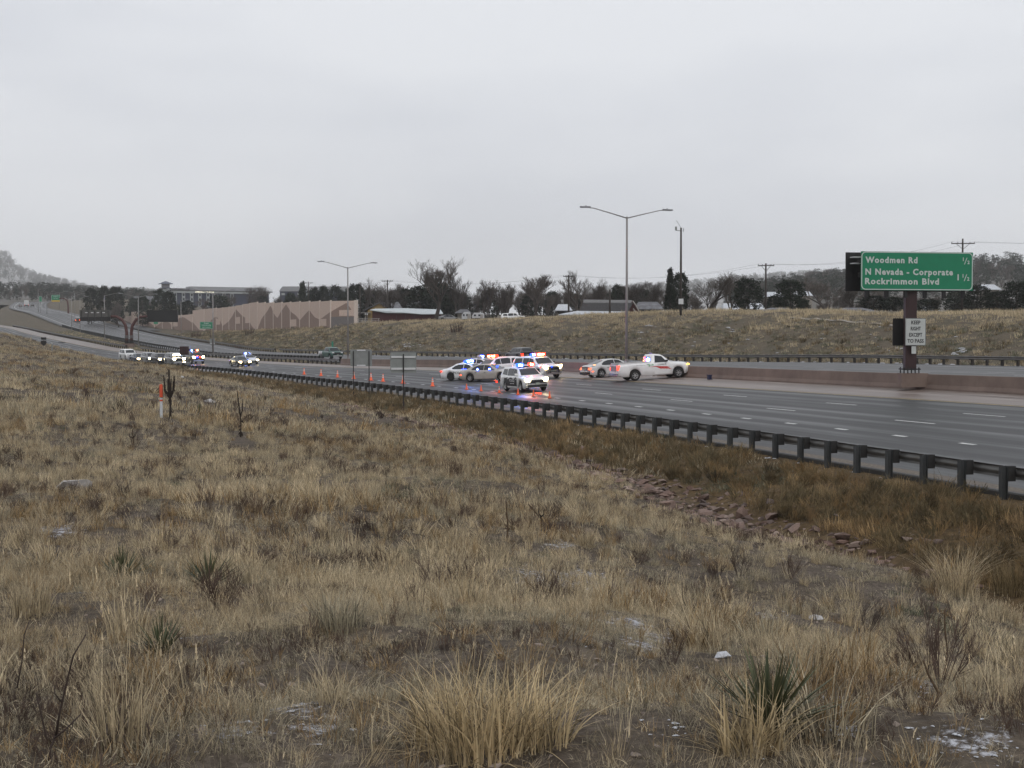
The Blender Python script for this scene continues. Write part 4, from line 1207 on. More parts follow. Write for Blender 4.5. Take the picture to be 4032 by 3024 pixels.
mb = MB(); mb.add([(C.x(u), -(C.yside(u, z) + .013), z) for u, z in [(.30, .84), (.30, .89), (.97, .92), (.97, .87)]], [(0, 1, 2, 3)]); mb.build('side_stripe', M_navy, C.root)
mb = MB(); mb.box((-2.40, -.93, .86), (.2, .06, .09)); mb.build('tail_lamp_corner', E_tail, C.root)
mb = MB(); mb.box((C.x(.50), -.90, 1.0), (.5, .04, .03)); mb.build('window_strobe', E_blue, C.root)

C = vehicle('sedan', 'unmarked_sedan', 'champagne unmarked sedan with two round blue window lights', (-1.88, 122.1), (.888, -.46), P_gold, zroad, 'police car', 'police vehicles', rimm=M_rim, steer=.25)
for u in (.63, .40):
    mb = MB(); mb.lathe([(.001, -.03), (.11, -.02), (.13, .0), (.11, .02), (.001, .03)], 12, 'y', (C.x(u), -.93, 1.06)); st_ = mb.build('blue_strobe', E_blue, C.root)
    mb = MB(); mb.lathe([(.001, -.045), (.05, -.04), (.05, .0)], 10, 'y', (C.x(u), -.93, 1.06)); mb.build('lamp_core', E_bcore, st_)
mb = MB(); mb.box((C.x(.315), -.30, 1.24), (.05, .34, .09)); mb.build('dash_strobe', E_blue, C.root)
mb = MB(); mb.box((C.x(.965), -(C.yside(.96, .62) + .01), .62), (.14, .03, .07)); mb.build('side_marker', E_marker, C.root)

C = vehicle('suv', 'police_suv', 'white police SUV facing left with a red roof light, in the middle of the cluster', (-1.35, 129.8), (-.80, -.60), P_white, zroad, 'police SUV', 'police vehicles')
light_bar(C, [(.3, .3, E_red), (-.35, .22, E_red)])
mb = MB(); mb.lathe([(.001, -.03), (.09, -.02), (.11, 0), (.09, .02), (.001, .03)], 12, 'x', (C.x(.33), .55, 1.34)); mb.build('blue_strobe', E_blue, C.root)
mb = MB(); mb.add([(C.x(u), (C.yside(u, z) + .013), z) for u, z in [(.10, .80), (.10, .86), (.95, .96), (.95, .88)]], [(0, 1, 2, 3)]); mb.build('side_stripe', M_navy, C.root)
side_text(C, 'POLICE', .42, .75, 1, .2, 1.1, M_navy, .018)

C = vehicle('sedan', 'police_sedan', 'white police sedan farthest back in the cluster, against the barrier', (-3.0, 138.5), (.93, -.36), P_white, zroad, 'police car', 'police vehicles', rimm=M_blackrim)
light_bar(C, [(.3, .22, E_blue), (-.3, .2, M_lens)])

C = vehicle('bigsuv', 'police_suv', 'large white police SUV with red and blue roof lights and push bumper', (2.2, 122.3), (.52, -.85), P_white, zroad, 'police SUV', 'police vehicles', head_on=E_head)
light_bar(C, [(.12, .42, E_red), (-.6, .14, E_blue)], w=1.4)
mb = MB()
for y in (-.42, .42): mb.box((C.s['L'] / 2 + .20, y, .78), (.07, .09, .55))
for z in (.62, .95): mb.tube([(C.s['L'] / 2 + .22, -.85, z), (C.s['L'] / 2 + .24, 0, z), (C.s['L'] / 2 + .22, .85, z)], .04, 8)
mb.build('push_bumper', M_trim, C.root)
mb = MB(); mb.lathe([(.001, -.03), (.08, -.02), (.10, 0), (.08, .02), (.001, .03)], 12, 'x', (C.s['L'] / 2 + .22, -.30, 1.0)); mb.build('blue_strobe', E_blue, C.root)
mb = MB(); mb.box((C.x(.10), -.99, 1.0), (.16, .04, .12)); mb.build('red_strobe', E_red, C.root)
mb = MB(); mb.add([(C.x(u), -(C.yside(u, z) + .013), z) for u, z in [(.08, .95), (.08, 1.0), (.95, 1.04), (.95, .97)]], [(0, 1, 2, 3)]); mb.build('side_stripe', M_navy, C.root)

# ---- far carriageway traffic beside the scene
def along(t, n0, sgn=1): v = tangent(t, n0); return (v.x * sgn, v.y * sgn)
t_ = t_at_px(2045, 60.0); x_, y_ = plan(t_, 60.0)
C = vehicle('suv', 'dark_suv', 'dark grey SUV passing on the far carriageway behind the police cluster', (float(x_), float(y_)), along(t_, 60, -1), P_dark, zfar, 'SUV', tail_on=E_tail)
t_ = t_at_px(1302, 52.0); x_, y_ = plan(t_, 52.0)
C = vehicle('crew', 'green_pickup', 'dark green pickup with a white rear side, coming down the far carriageway', (float(x_), float(y_)), along(t_, 52, 1), P_green, zfar, 'pickup')
mb = C.side_patch(.70, .97, .62, 1.28, -1, .012); mb.build('white_panel', M_whitev, C.root)
# ---- approaching sedan, police car behind it, police pickup, queue of waiting cars
def on_near(kind, name, label, px, n0, pm, cat, group=None, sgn=1, **k):
    t_ = t_at_px(px, n0); x_, y_ = plan(t_, n0)
    return vehicle(kind, name, label, (float(x_), float(y_)), along(t_, n0, sgn), pm, zroad, cat, group, **k)
C = on_near('sedan', 'dark_sedan', 'dark sedan with bright headlights, leading on the open wet lanes', 946, 30.4, P_dark, 'sedan', head_on=E_head)
C = on_near('sedan', 'police_sedan', 'white police sedan just behind the dark sedan with headlights', 978, 34.2, P_white, 'police car', 'police vehicles', rimm=M_blackrim)
light_bar(C, [(-.4, .12, E_blue), (.4, .12, M_lens)])
mb = MB(); mb.box((C.s['L'] / 2 + .02, .65, .68), (.05, .3, .12)); mb.build('headlamp_glow', E_headw, C.root)
C = on_near('crew', 'police_pickup', 'police pickup flashing red and blue beside the brown sign', 762, 29.5, P_dark, 'police pickup', 'police vehicles', head_on=E_head)
light_bar(C, [(.4, .1, E_red), (-.5, .1, E_blue)], u=.36)
mb = MB(); mb.box((C.s['L'] / 2 + .06, .25, 1.02), (.04, .34, .14)); mb.build('red_strobe', E_red, C.root)
mb = MB(); mb.box((C.s['L'] / 2 + .06, -.30, 1.02), (.04, .42, .16)); mb.build('blue_strobe', E_blue, C.root)
mb = MB(); mb.box((C.x(.24), -.2, 1.5), (.03, .2, .1)); mb.build('dash_strobe', E_blue, C.root)
Q = 'cars queueing along the near guardrail'
C = on_near('bigsuv', 'silver_suv', 'silver SUV with a glaring windscreen light, first of the waiting queue', 688, 25.0, P_grey, 'SUV', Q, head_on=E_headw)
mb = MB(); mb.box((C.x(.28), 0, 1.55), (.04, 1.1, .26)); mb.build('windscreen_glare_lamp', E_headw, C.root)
mb = MB(); mb.box((C.s['L'] / 2 + .05, .72, .52), (.04, .30, .14)); mb.build('fog_lamp', E_headw, C.root)
on_near('suv', 'black_crossover', 'black crossover second in the waiting queue', 632, 24.6, P_black, 'SUV', Q, head_on=E_headw)
on_near('suv', 'grey_crossover', 'grey crossover third in the waiting queue', 592, 24.8, P_grey, 'SUV', Q, head_on=E_headw)
on_near('sedan', 'blue_sedan', 'dark blue sedan fourth in the waiting queue', 546, 24.6, P_blue, 'sedan', Q, head_on=E_head)
on_near('bigsuv', 'white_suv', 'white SUV at the tail of the waiting queue', 506, 26.5, P_white, 'SUV', Q)
# ---- distant vehicles on the curve
def on_far(kind, name, label, px, k, pm, cat, sgn=-1, lo=-1150, hi=-380, **kw):
    nf = lambda t: n_in(t) + k * (n_out(t) - n_in(t))
    t_ = t_at_px(px, nf, lo, hi); n0 = float(nf(np.float64(t_))); x_, y_ = plan(t_, n0)
    return vehicle(kind, name, label, (float(x_), float(y_)), along(t_, n0, sgn), pm, zfar, cat, 'distant traffic on the curve', **kw)
on_far('bigsuv', 'black_suv', 'black SUV with red tail lights on the far carriageway', 250, .5, P_black, 'SUV', lo=-640, tail_on=E_brake)
on_far('suv', 'grey_suv', 'grey SUV small on the far bend, left of the box truck', 82, .3, P_grey, 'SUV', lo=-860, hi=-640)
on_far('sedan', 'dark_sedan', 'tiny dark sedan on the crest of the far bend', 120, .6, P_dark, 'sedan', lo=-1040, hi=-860)
def box_truck(px, k, lo, hi):
    nf = lambda t: n_in(t) + k * (n_out(t) - n_in(t))
    t_ = t_at_px(px, nf, lo, hi); n0 = float(nf(np.float64(t_)))
    p = FP(t_, n0); d = along(t_, n0, -1)
    root = empty('box_truck', M=frame(p, (d[0], d[1], 0))); tag(root, 'white box truck seen from behind on the far bend', 'truck', 'distant traffic on the curve')
    mb = MB(); mb.box((-.8, 0, 2.35), (5.6, 2.45, 2.5)); mb.build('cargo_box', P_white, root)
    mb = MB(); mb.prism([(2.1, -1.1, .6), (4.0, -1.1, .6), (4.0, -1.1, 1.4), (3.2, -1.1, 1.6), (2.9, -1.1, 2.5), (2.1, -1.1, 2.5)], (0, 2.2, 0)); mb.build('cab', P_white, root)
    mb = MB(); mb.box((-.8, 0, .8), (6.2, 1.1, .3)); mb.box((-3.55, 0, .75), (.1, 2.4, .35)); mb.build('chassis', M_trim, root)
    mb = MB(); mb.box((-3.63, 0, 2.3), (.03, 2.2, 2.2)); mb.build('rear_door', P_silver, root)
    for x in (-2.2, 3.0):
        for s_ in (-1, 1): wheel(root, x, s_ * 1.0, .48, s_, M_trim, .3)
    for s_ in (-1, 1):
        mb = MB(); mb.box((-3.62, s_ * 1.05, .95), (.04, .2, .12)); mb.build('tail_light', E_tail, root)
box_truck(95, .45, -860, -620)
# ================================================================== SIGNS, POLES, CONES, PEOPLE
def ground_hit(px, py, y0=3.5, y1=260.0):
    """where the ray of a photograph pixel first meets the ground"""
    Ys = np.geomspace(y0, y1, 1400)
    a = at(px, py, 1.0)
    z = ground_fast(a.x * Ys, Ys)
    d = a.z * Ys - z
    k = np.where(d <= 0)[0]
    Y = float(Ys[k[0]]) if len(k) else y1
    return Vector((a.x * Y, Y, gz(a.x * Y, Y)))
def on_ground(px, Y):
    a = at(px, YH, Y); return Vector((a.x, Y, gz(a.x, Y)))
def sign_frame(c, nrm):
    """local x = reading direction, y = up, z = towards the reader"""
    z = Vector(nrm).normalized(); x = Vector((0, 0, 1)).cross(z).normalized(); y = z.cross(x)
    M = Matrix((x, y, z)).transposed().to_4x4(); M.translation = Vector(c); return M
def rrect(w, h, r, k=5):
    out = []
    for cx, cy, a0 in ((w/2 - r, h/2 - r, 0), (-w/2 + r, h/2 - r, 90), (-w/2 + r, -h/2 + r, 180), (w/2 - r, -h/2 + r, 270)):
        for i in range(k + 1):
            a = R(a0 + 90 * i / k); out.append((cx + r * math.cos(a), cy + r * math.sin(a)))
    return out
def panel(name, parent, M, w, h, m, th=.02, r=.04, z=0.0):
    mb = MB(); mb.prism([(x, y, z - th) for x, y in rrect(w, h, r)], (0, 0, th)); return mb.build(name, m, parent, M=M)
def border(name, parent, M, w, h, r, bw, m, z):
    o_, i_ = rrect(w, h, r), rrect(w - 2 * bw, h - 2 * bw, max(r - bw, .01))
    mb = MB(); k = len(o_)
    vs = [(x, y, z) for x, y in o_] + [(x, y, z) for x, y in i_]
    mb.add(vs, [(i, (i + 1) % k, k + (i + 1) % k, k + i) for i in range(k)]); return mb.build(name, m, parent, M=M)
M_sgreen = mat('sign_green_sheeting', (.004, .20, .095), .55, .06, 2)
M_swhite = mat('sign_white_sheeting', (.56, .60, .57), .5, .04, 3)
M_sgrey = mat('sign_grey_white', (.50, .52, .50), .5, .05, 3)
M_sback = mat('sign_back_aluminium', (.23, .245, .235), .6, .12, 3)
M_brownsteel = mat('brown_sign_steel', (.032, .011, .011), .55, .2, 3)
M_blacksteel = mat('black_steel', (.011, .010, .010), .6, .2, 4)
M_polegrey = mat('galvanised_pole', (.27, .255, .245), .5, .1, 1.5, metal=.3)
M_polewood = mat('pole_wood', (.045, .036, .03), .85, .3, 3, stretch=(6, 6, .6))
M_signletter_dark = mat('black_sign_letters', (.015, .015, .017), .5, .05, 5)
M_rust_col = mat('rust_red_steel', (.075, .022, .018), .6, .25, 2)
M_whiterail = mat('bare_aluminium_rail', (.62, .63, .63), .4, .06, 4)

# ---- big guide sign on the barrier
ts_ = -74.5
base = RP(ts_, 42.42, .86)
nrm = Vector((.17, -.985, 0)).normalized()
root = empty('highway_sign', base); tag(root, 'large green highway guide sign on a dark brown column above the barrier', 'sign')
Yd = base.y
cx = at(3601, YH, Yd).x
ctr = Vector((cx, Yd - .45, at(3600, 1069, Yd).z)) - base
M = sign_frame(ctr, nrm)
W_, H_ = 6.72, 2.16
ax_ = M.to_3x3()
def S_(x, y, z=0.004): return M @ Matrix.Translation((x, y, z))
fp = panel('sign_panel', root, M, W_, H_, M_sgreen, .05, .02)
border('sign_border', fp, Matrix.Translation((0, 0, .004)), W_ - .03, H_ - .03, .26, .05, M_swhite, 0)
def sl(txt, x0, x1, y, cap, m_=M_swhite):
    o_ = text(txt, m_, fp, Matrix.Translation(((x0 + x1) / 2, y, .006)), cap, x1 - x0, bold=.034, spacing=1.18); return o_
px2 = lambda zx: (zx - 1108) / 1692.0 * W_
sl('Woodmen Rd', px2(330), px2(1112), .59, .345)
sl('N Nevada - Corporate', px2(322), px2(1645), -.07, .345)
sl('Rockrimmon Blvd', px2(320), px2(1435), -.60, .345)
def frac(x, y, s_):
    text('1', M_swhite, fp, Matrix.Translation((x - .15 * s_, y + .09 * s_, .006)), .20 * s_, bold=.028)
    text('2', M_swhite, fp, Matrix.Translation((x + .17 * s_, y - .08 * s_, .006)), .20 * s_, bold=.028)
    mb = MB(); mb.add([(x - .10 * s_, y - .19 * s_, .007), (x - .055 * s_, y - .19 * s_, .007), (x + .10 * s_, y + .19 * s_, .007), (x + .055 * s_, y + .19 * s_, .007)], [(0, 1, 2, 3)]); mb.build('fraction_bar', M_swhite, fp)
frac(px2(1842), .59, 1.0); frac(px2(1840), -.35, 1.0)
text('1', M_swhite, fp, Matrix.Translation((px2(1728), -.35, .006)), .34, bold=.03)
Mb = sign_frame(ctr - nrm * 1.25 + Vector((-.25, 0, 0)), nrm)
bp_ = panel('rear_sign_panel', root, Mb, 6.95, 2.2, M_blacksteel, .05, .02); bp_['label'] = 'black back of the sign facing the other way'
for k in range(6):
    x = -2.95 + k * 1.16
    for dz in (0, .38):
        mb = MB(); mb.box((x + dz, -.22, -.18 - (.75 if dz else 0)), (.20, 2.55, .12)); mb.build('support_bracket', M_blacksteel, root, M=M)
mb = MB(); mb.box((0, -.2, -.62), (6.4, .28, .45)); mb.box((0, .55, -.62), (6.4, .2, .45)); mb.build('box_truss', M_blacksteel, root, M=M)
mb = MB()
for y in (.80, .45): mb.box((-3.28, y, -.9), (.5, .05, .5))
mb.build('truss_clip', M_whiterail, root, M=M)
Mc = frame((ctr.x - .25, 0, 0), (1, .17, 0))
hc = ctr.z - .2
cxo = at(3584, YH, Yd).x - base.x
mb = MB(); mb.box((cxo, .08, hc / 2 + .15), (.62, .5, hc - .1)); mb.build('column', M_brownsteel, root)
mb = MB(); mb.box((cxo, .08, .26), (1.02, .85, .07))
for kx in (-.42, -.21, 0, .21, .42):
    for ky in (-.3, .46): mb.tube([(cxo + kx, ky, .0), (cxo + kx, ky, .36)], .035, 6)
mb.build('base_plate', M_blacksteel, root)
mb = MB(); mb.box((cxo + .15, .03, -.36), (1.5, 1.02, .78)); mb.build('pedestal', M_barr, root)
rc = Vector((at(3597, YH, Yd).x, Yd - .40, at(3597, 1307, Yd).z)) - base
Mk = sign_frame(rc, nrm)
kp = panel('regulatory_panel', root, Mk, 1.235, 1.54, M_sgrey, .02, .06)
border('sign_border', kp, Matrix.Translation((0, 0, .004)), 1.22, 1.525, .06, .022, M_signletter_dark, 0)
for txt, y, w in (('KEEP', .52, .55), ('RIGHT', .175, .61), ('EXCEPT', -.175, .79), ('TO PASS', -.52, .98)):
    text(txt, M_signletter_dark, kp, Matrix.Translation((0, y, .006)), .215, w, bold=.022)
panel('rear_regulatory_panel', root, sign_frame(rc - nrm * .95 + Vector((-.30, 0, 0)), nrm), 1.24, 1.56, M_blacksteel, .02, .06)
sp_ = panel('marker_plate', root, sign_frame(Vector((at(3591, YH, Yd).x, Yd - .38, at(3591, 1378, Yd).z)) - base, nrm), .27, .42, M_sgrey, .01, .02)

# ---- backs of two signs beside the near rail
def sign_back(px, ytop, ybot, wpx, n0, posts, label, bars, m_=M_sback, cat='sign', rr=.06, name='sign_back', nv=None):
    t_ = t_at_px(px, n0); x_, y_ = plan(t_, n0); Y = float(y_)
    g = Vector((at(px, YH, Y).x, Y, gz(at(px, YH, Y).x, Y)))
    root = empty(name, g); tag(root, label, cat, 'signs seen from behind')
    zt, zb_ = at(px, ytop, Y).z - g.z, at(px, ybot, Y).z - g.z
    w = wpx * Y / FPX; h = zt - zb_
    nv = nv or Vector((.12, -1, 0))
    M = sign_frame((0, 0, (zt + zb_) / 2), nv)
    pn = panel('sign_panel', root, M, w, h, m_, .01, rr)
    for (fx, fy, fw, fh) in bars:
        mb = MB(); mb.box((fx * w, fy * h, .03), (fw * w, fh * h, .05)); mb.build('stiffener', M_whiterail, pn)
    for fx in posts:
        mb = MB(); mb.box((fx * w, -(zt + zb_) / 2 + (zt * .97) / 2 - .25, .07), (.07, zt * .97 + .5, .07)); mb.build('post', M_blacksteel, root, M=M)
    return root
sign_back(1422, 1376, 1442, 85, 17.6, (-.36, .36), 'grey sign back on two dark posts behind the near guardrail', [(0, .45, .4, .08), (0, -.45, .4, .07)])
sign_back(1588, 1387, 1468, 102, 16.6, (0,), 'grey sign back with four white bars on a single post', [(-.25, .27, .44, .09), (.25, .27, .44, .09), (-.25, -.30, .44, .1), (.25, -.30, .44, .1)])
sign_back(725, 1364, 1397, 35, 18.3, (0,), 'brown square sign back on a post next to the police pickup', [], M_brownsteel, rr=.02)
sign_back(836, 1333, 1357, 20, 46.5, (0,), 'small grey sign back at the foot of the median lamp post', [(0, -.3, .9, .1)])
# route marker pair on the ridge
g = on_ground(172, 196); root = empty('route_marker', g); tag(root, 'dark route shield and plate on a post at the left meadow edge', 'sign', 'signs seen from behind')
Y = 196; zt = at(172, 1328, Y).z - g.z
M = sign_frame((0, 0, zt - .17), (.1, -1, 0)); panel('direction_plate', root, M, .72, .34, M_blacksteel, .01, .03)
M = sign_frame((0, 0, zt - .78), (.1, -1, 0))
mb = MB(); mb.prism([(x, y, -.01) for x, y in [(-.36, .34), (-.2, .30), (0, .36), (.2, .30), (.36, .34), (.38, .05), (.30, -.18), (0, -.40), (-.30, -.18), (-.38, .05)]], (0, 0, .01)); mb.build('shield', M_blacksteel, root, M=M)
mb = MB(); mb.box((0, .06, (zt - .3) / 2 - .2), (.05, .05, zt + .1)); mb.build('post', M_sback, root)
g = on_ground(205, 200); root = empty('delineator_post', g); tag(root, 'slim grey delineator post right of the route marker', 'post')
zt = at(205, 1348, 200).z - g.z
mb = MB(); mb.box((0, 0, zt / 2 - .15), (.16, .06, zt + .3)); mb.build('stake', M_sback, root)
mb = MB(); mb.box((0, -.035, zt - .12), (.12, .01, .18)); mb.build('reflector', M_whiterail, root)

# ---- green signs further off
def green_sign(px, ytop, ybot, wpx, Y, label, lines, post=(0,), yellow=0.0, nv=(.12, -1, 0), cat='sign'):
    g = on_ground(px, Y); root = empty('guide_sign', g); tag(root, label, cat, 'distant green signs')
    zt, zb_ = at(px, ytop, Y).z - g.z, at(px, ybot, Y).z - g.z
    w, h = wpx * Y / FPX, zt - zb_
    M = sign_frame((0, 0, (zt + zb_) / 2), nv)
    pn = panel('sign_panel', root, M, w, h, M_sgreen, .04, .1)
    if w > .9: border('sign_border', pn, Matrix.Translation((0, 0, .006)), w * .97, h * .96, .1, .03 * h, M_swhite, 0)
    for (tx, fy, fw, fh) in lines: text(tx, M_swhite, pn, Matrix.Translation((0, fy * h, .012)), fh * h, fw * w, bold=.015)
    if yellow:
        mb = MB(); mb.box((0, -h * (.5 - yellow / 2), .03), (w * .96, h * yellow, .02)); mb.build('yellow_plaque', mat('sign_yellow', (.55, .36, .03), .5, .1, 3), pn)
    for fx in post:
        mb = MB(); mb.box((fx * w, -(zt + zb_) / 2 + zb_ / 2 - .2, -.08), (.12, max(zb_, .3) + .6, .1)); mb.build('post', M_brownsteel, root, M=M)
    return root, g, (zt + zb_) / 2, w
t_ = t_at_px(812, lambda t: n_out(t) + 5, -560, -300); Yr = float(plan(t_, float(n_out(np.float64(t_))) + 5)[1])
green_sign(813, 1267, 1295, 50, Yr, 'green exit sign for a university standing before the noise wall', [('Regis', .30, .36, .17), ('University', .03, .72, .17), ('NEXT RIGHT', -.28, .66, .13)], (.3,))
r_, g, zc, w = green_sign(221, 1161, 1188, 33, 690, 'far green overhead sign with a yellow plaque on a curved mast arm', [('Woodmen Rd', .28, .6, .10), ('EXIT ONLY', .0, .5, .10)], (), .22)
e = at(262, 1225, 690); ax0 = e.x - g.x
mb = MB(); mb.tube([(ax0 + .9, 0, -1), (ax0 + .8, 0, zc * .55), (ax0 + .4, 0, zc * .85), (ax0 - 1.0, 0, zc * .98), (w * .4, 0, zc)], [.45, .42, .38, .32, .3], 8); mb.build('mast_arm', M_rust_col, r_)
green_sign(161, 1167, 1188, 11, 690, 'narrow green sign beside the far bend', [], (0,))
green_sign(614, 1268, 1276, 17, 520, 'tiny green sign under the black message board', [], (0,))
g = FP(t_at_px(1303, lambda t: n_out(t) + 1.2), 72); g = Vector((g.x, g.y, gz(g.x, g.y)))
root = empty('mile_marker', g); tag(root, 'small upright green mile marker above the green pickup', 'sign')
mb = MB(); mb.box((0, 0, 1.9), (.34, .03, 1.25)); mb.build('sign_panel', mat('mile_marker_green', (.02, .22, .14), .5, .1, 4), root)
mb = MB(); mb.box((0, .05, .75), (.06, .05, 2.2)); mb.build('post', M_blacksteel, root)

# ---- twin message boards on curved arms in the median
Ym = 322.0
g = on_ground(508, Ym); root = empty('message_board', g); tag(root, 'pair of overhead message boards on two curved red-brown arms', 'message board')
P = lambda px, py: at(px, py, Ym) - g
for sgn, pxb, pts in ((-1, 499, [(499, 1362), (499, 1310), (494, 1280), (480, 1258), (460, 1247), (438, 1245)]), (1, 518, [(518, 1362), (517, 1310), (521, 1283), (534, 1261), (552, 1248), (580, 1245)])):
    mb = MB(); mb.tube([P(*p) for p in pts], [.40, .36, .34, .32, .30, .28], 10); mb.build('curved_arm', M_rust_col, root, True)
    mb = MB(); a = P(pxb, 1340); mb.tube([a + Vector((0, -.02, -.9)), a + Vector((0, -.02, .0))], .47, 10); mb.build('base_collar', M_blacksteel, root)
    mb = MB(); a = P(pxb, 1332); mb.tube([a, a + Vector((0, 0, .7))], .43, 10); mb.build('white_band', mat('dull_grey_wrap', (.12, .11, .11), .6, .2, 4), root)
mb = MB(); a = P(509, 1362); mb.box((a.x, 0, a.z + .1), (2.4, 1.2, .9)); mb.build('footing', M_barr, root)
a, b_ = P(315, 1221), P(435, 1265); w, h = b_.x - a.x, a.z - b_.z; c = (a + b_) / 2
mb = MB(); mb.box((c.x, 0, c.z + h * .2), (w, .55, h * .6)); bx_ = mb.build('board_rear_housing', mat('board_grey', (.075, .072, .066), .6, .2, 2), root); bx_['label'] = 'grey back of the left board with four pale strips'
mb = MB(); mb.box((c.x, .05, c.z - h * .3), (w * .99, .5, h * .36)); mb.build('lower_frame', M_blacksteel, root)
for k in range(4):
    mb = MB(); x = c.x + w * (-.28 + .19 * k); mb.box((x, -.30, c.z + h * .27), (.55, .05, .16)); mb.build('vent_strip', M_whiterail, root)
for k in range(5):
    mb = MB(); x = c.x + w * (-.44 + .22 * k); mb.box((x, -.33, c.z - h * .02), (.14, .1, h * .9)); mb.build('frame_rib', M_blacksteel, root)
a, b_ = P(581, 1222), P(700, 1268); w, h = b_.x - a.x, a.z - b_.z; c = (a + b_) / 2
mb = MB(); mb.box((c.x, 0, c.z), (w, .6, h)); mb.build('board_face', M_blacksteel, root)
mb = MB(); mb.box((c.x, -.31, c.z), (w * .94, .03, h * .86)); mb.build('display', mat('dark_display', (.004, .004, .004), .4, .1, 30), root)

# ---- lamp posts
def lamp_post(px, ytop, label, n0, surf, arms=2, zb=0.0, Y=None, al=3.5, rad0=.13, drop=.0):
    if Y is None:
        t_ = t_at_px(px, n0); nn = float(n0(np.float64(t_))) if callable(n0) else n0
        p = (RP if surf == 'near' else FP)(t_, nn, zb); nd = Vector((float(NX[0]), float(NX[1]), 0))
        tg = tangent(t_, nn); nd = Vector((-tg.y, tg.x, 0)); nd = nd if nd.x > 0 else -nd
    else:
        p = on_ground(px, Y); nd = Vector((1, .2, 0)).normalized()
    root = empty('lamp_post', p); tag(root, label, 'lamp post', 'highway lamp posts')
    top = at(px, ytop, p.y).z - p.z
    mb = MB(); mb.tube([(0, 0, -.3), (0, 0, top * .5), (0, 0, top)], [rad0, rad0 * .8, rad0 * .62], 10); mb.build('pole', M_polegrey, root, True)
    mb = MB(); mb.box((0, 0, .03), (.45, .45, .06)); mb.tube([(0, 0, .05), (0, 0, .4)], rad0 * 1.25, 10); mb.build('base_flange', M_polegrey, root)
    for s_ in ((-1, 1) if arms == 2 else (1,)):
        d = nd * s_
        pts = [Vector((0, 0, top - .12)) + d * 0.05, Vector((0, 0, top + .22)) + d * (al * .4), Vector((0, 0, top + .62)) + d * (al * .88), Vector((0, 0, top + .64)) + d * al]
        ar = MB(); ar.tube(pts, [.055, .05, .04, .035], 6); arm = ar.build('arm', M_polegrey, root, True)
        M = frame(pts[-1] + d * .35, d)
        lm = MB(); lm.prism([(-.45, -.10, .02), (-.40, -.16, .0), (.35, -.17, -.02), (.48, -.08, .0), (.48, .08, .0), (.35, .17, -.02), (-.40, .16, .0), (-.45, .10, .02)], (0, 0, .11)); lm.box((-.05, 0, .16), (.07, .07, .08))
        lm.build('lamp_head', mat('lamp_head_grey', (.22, .225, .23), .45, .1, 5), arm, M=M)
lamp_post(2467, 853, 'tall twin-arm lamp post behind the crashed pickup', 42.4, 'near', 2, .86)
lamp_post(1370, 1052, 'twin-arm lamp post at the end of the concrete barrier', 42.4, 'near', 2, .86)
lamp_post(840, 1155, 'twin-arm lamp post in the median before the noise wall', 45.0, 'near', 2)
lamp_post(546, 1169, 'twin-arm lamp post right of the message board arms', lambda t: n_in(t) - 1.5, 'far', 2)
lamp_post(413, 1163, 'single-arm lamp post between the message boards', lambda t: n_in(t) - 2, 'far', 1)
lamp_post(714, 1187, 'plain pole in front of the noise wall left of the university sign', lambda t: n_out(t) + 4, 'far', 1, al=1.5)
lamp_post(284, 1165, 'thin lamp post left of the message boards, beside the bend', lambda t: n_in(t) - 2, 'far', 1)
lamp_post(316, 1175, 'thin pole touching the left end of the message board', None, 'far', 1, Y=480, rad0=.10, al=2)
lamp_post(186, 1160, 'distant lamp post left of the overhead green sign', None, 'far', 1, Y=680)
lamp_post(152, 1140, 'distant tall lamp post nearest the far bend', None, 'far', 1, Y=700)
lamp_post(236, 1152, 'distant lamp post above the overhead green sign', None, 'far', 2, Y=760)
lamp_post(296, 1153, 'distant lamp post right of the curved mast arm', None, 'far', 2, Y=660)
lamp_post(333, 1162, 'distant lamp post before the dark pines on the left', None, 'far', 1, Y=640)

# ---- wooden power poles and their wires
def power_pole(px, ytop, Y, arm, label, yarm=None, n_arm=1):
    g = on_ground(px, Y); root = empty('power_pole', g); tag(root, label, 'power pole', 'wooden power poles')
    top = at(px, ytop, Y).z - g.z
    mb = MB(); mb.tube([(0, 0, -.5), (0, 0, top * .5), (0, 0, top)], [.19, .165, .13], 8); mb.build('pole', M_polewood, root, True)
    ends = []
    if arm:
        za = at(px, yarm, Y).z - g.z
        w = arm * Y / FPX
        mb = MB(); mb.box((0, -.16, za), (w, .12, .14)); ca_ = mb.build('crossarm', M_polewood, root)
        for s_ in (-1, 1):
            mb = MB(); mb.tube([(s_ * w * .28, -.15, za - .05), (s_ * .08, -.15, za - .85)], .035, 4); mb.build('brace', M_polewood, root)
        for fx in (-.48, -.22, .30, .48):
            mb = MB(); mb.lathe([(.03, 0), (.07, .03), (.06, .12), (.03, .2)], 6, 'z', (fx * w, -.16, za + .07)); mb.build('insulator', M_sback, ca_)
        ends = [g + Vector((fx * w, -.16, za + .27)) for fx in (-.48, .48)]
    return root, g, top, ends
pp = []
r_, g, top, _ = power_pole(2680, 897, 212, 0, 'tall bare dark pole with a small antenna behind the bank')
mb = MB(); mb.box((-.75, 0, top - .1), (.28, .2, .55)); mb.tube([(-.75, 0, top - .4), (0, 0, top - .45)], .05, 5); mb.build('antenna_box', M_sback, r_)
mb = MB(); mb.tube([(0, 0, top), (-.7, 0, top + 1.1)], .03, 4); mb.box((.35, 0, top - .3), (.1, .1, .5)); mb.build('antenna_whip', M_sback, r_)
mb = MB(); mb.box((0, -.25, 2.0), (.7, .3, .8)); mb.build('meter_box', M_whiterail, r_)
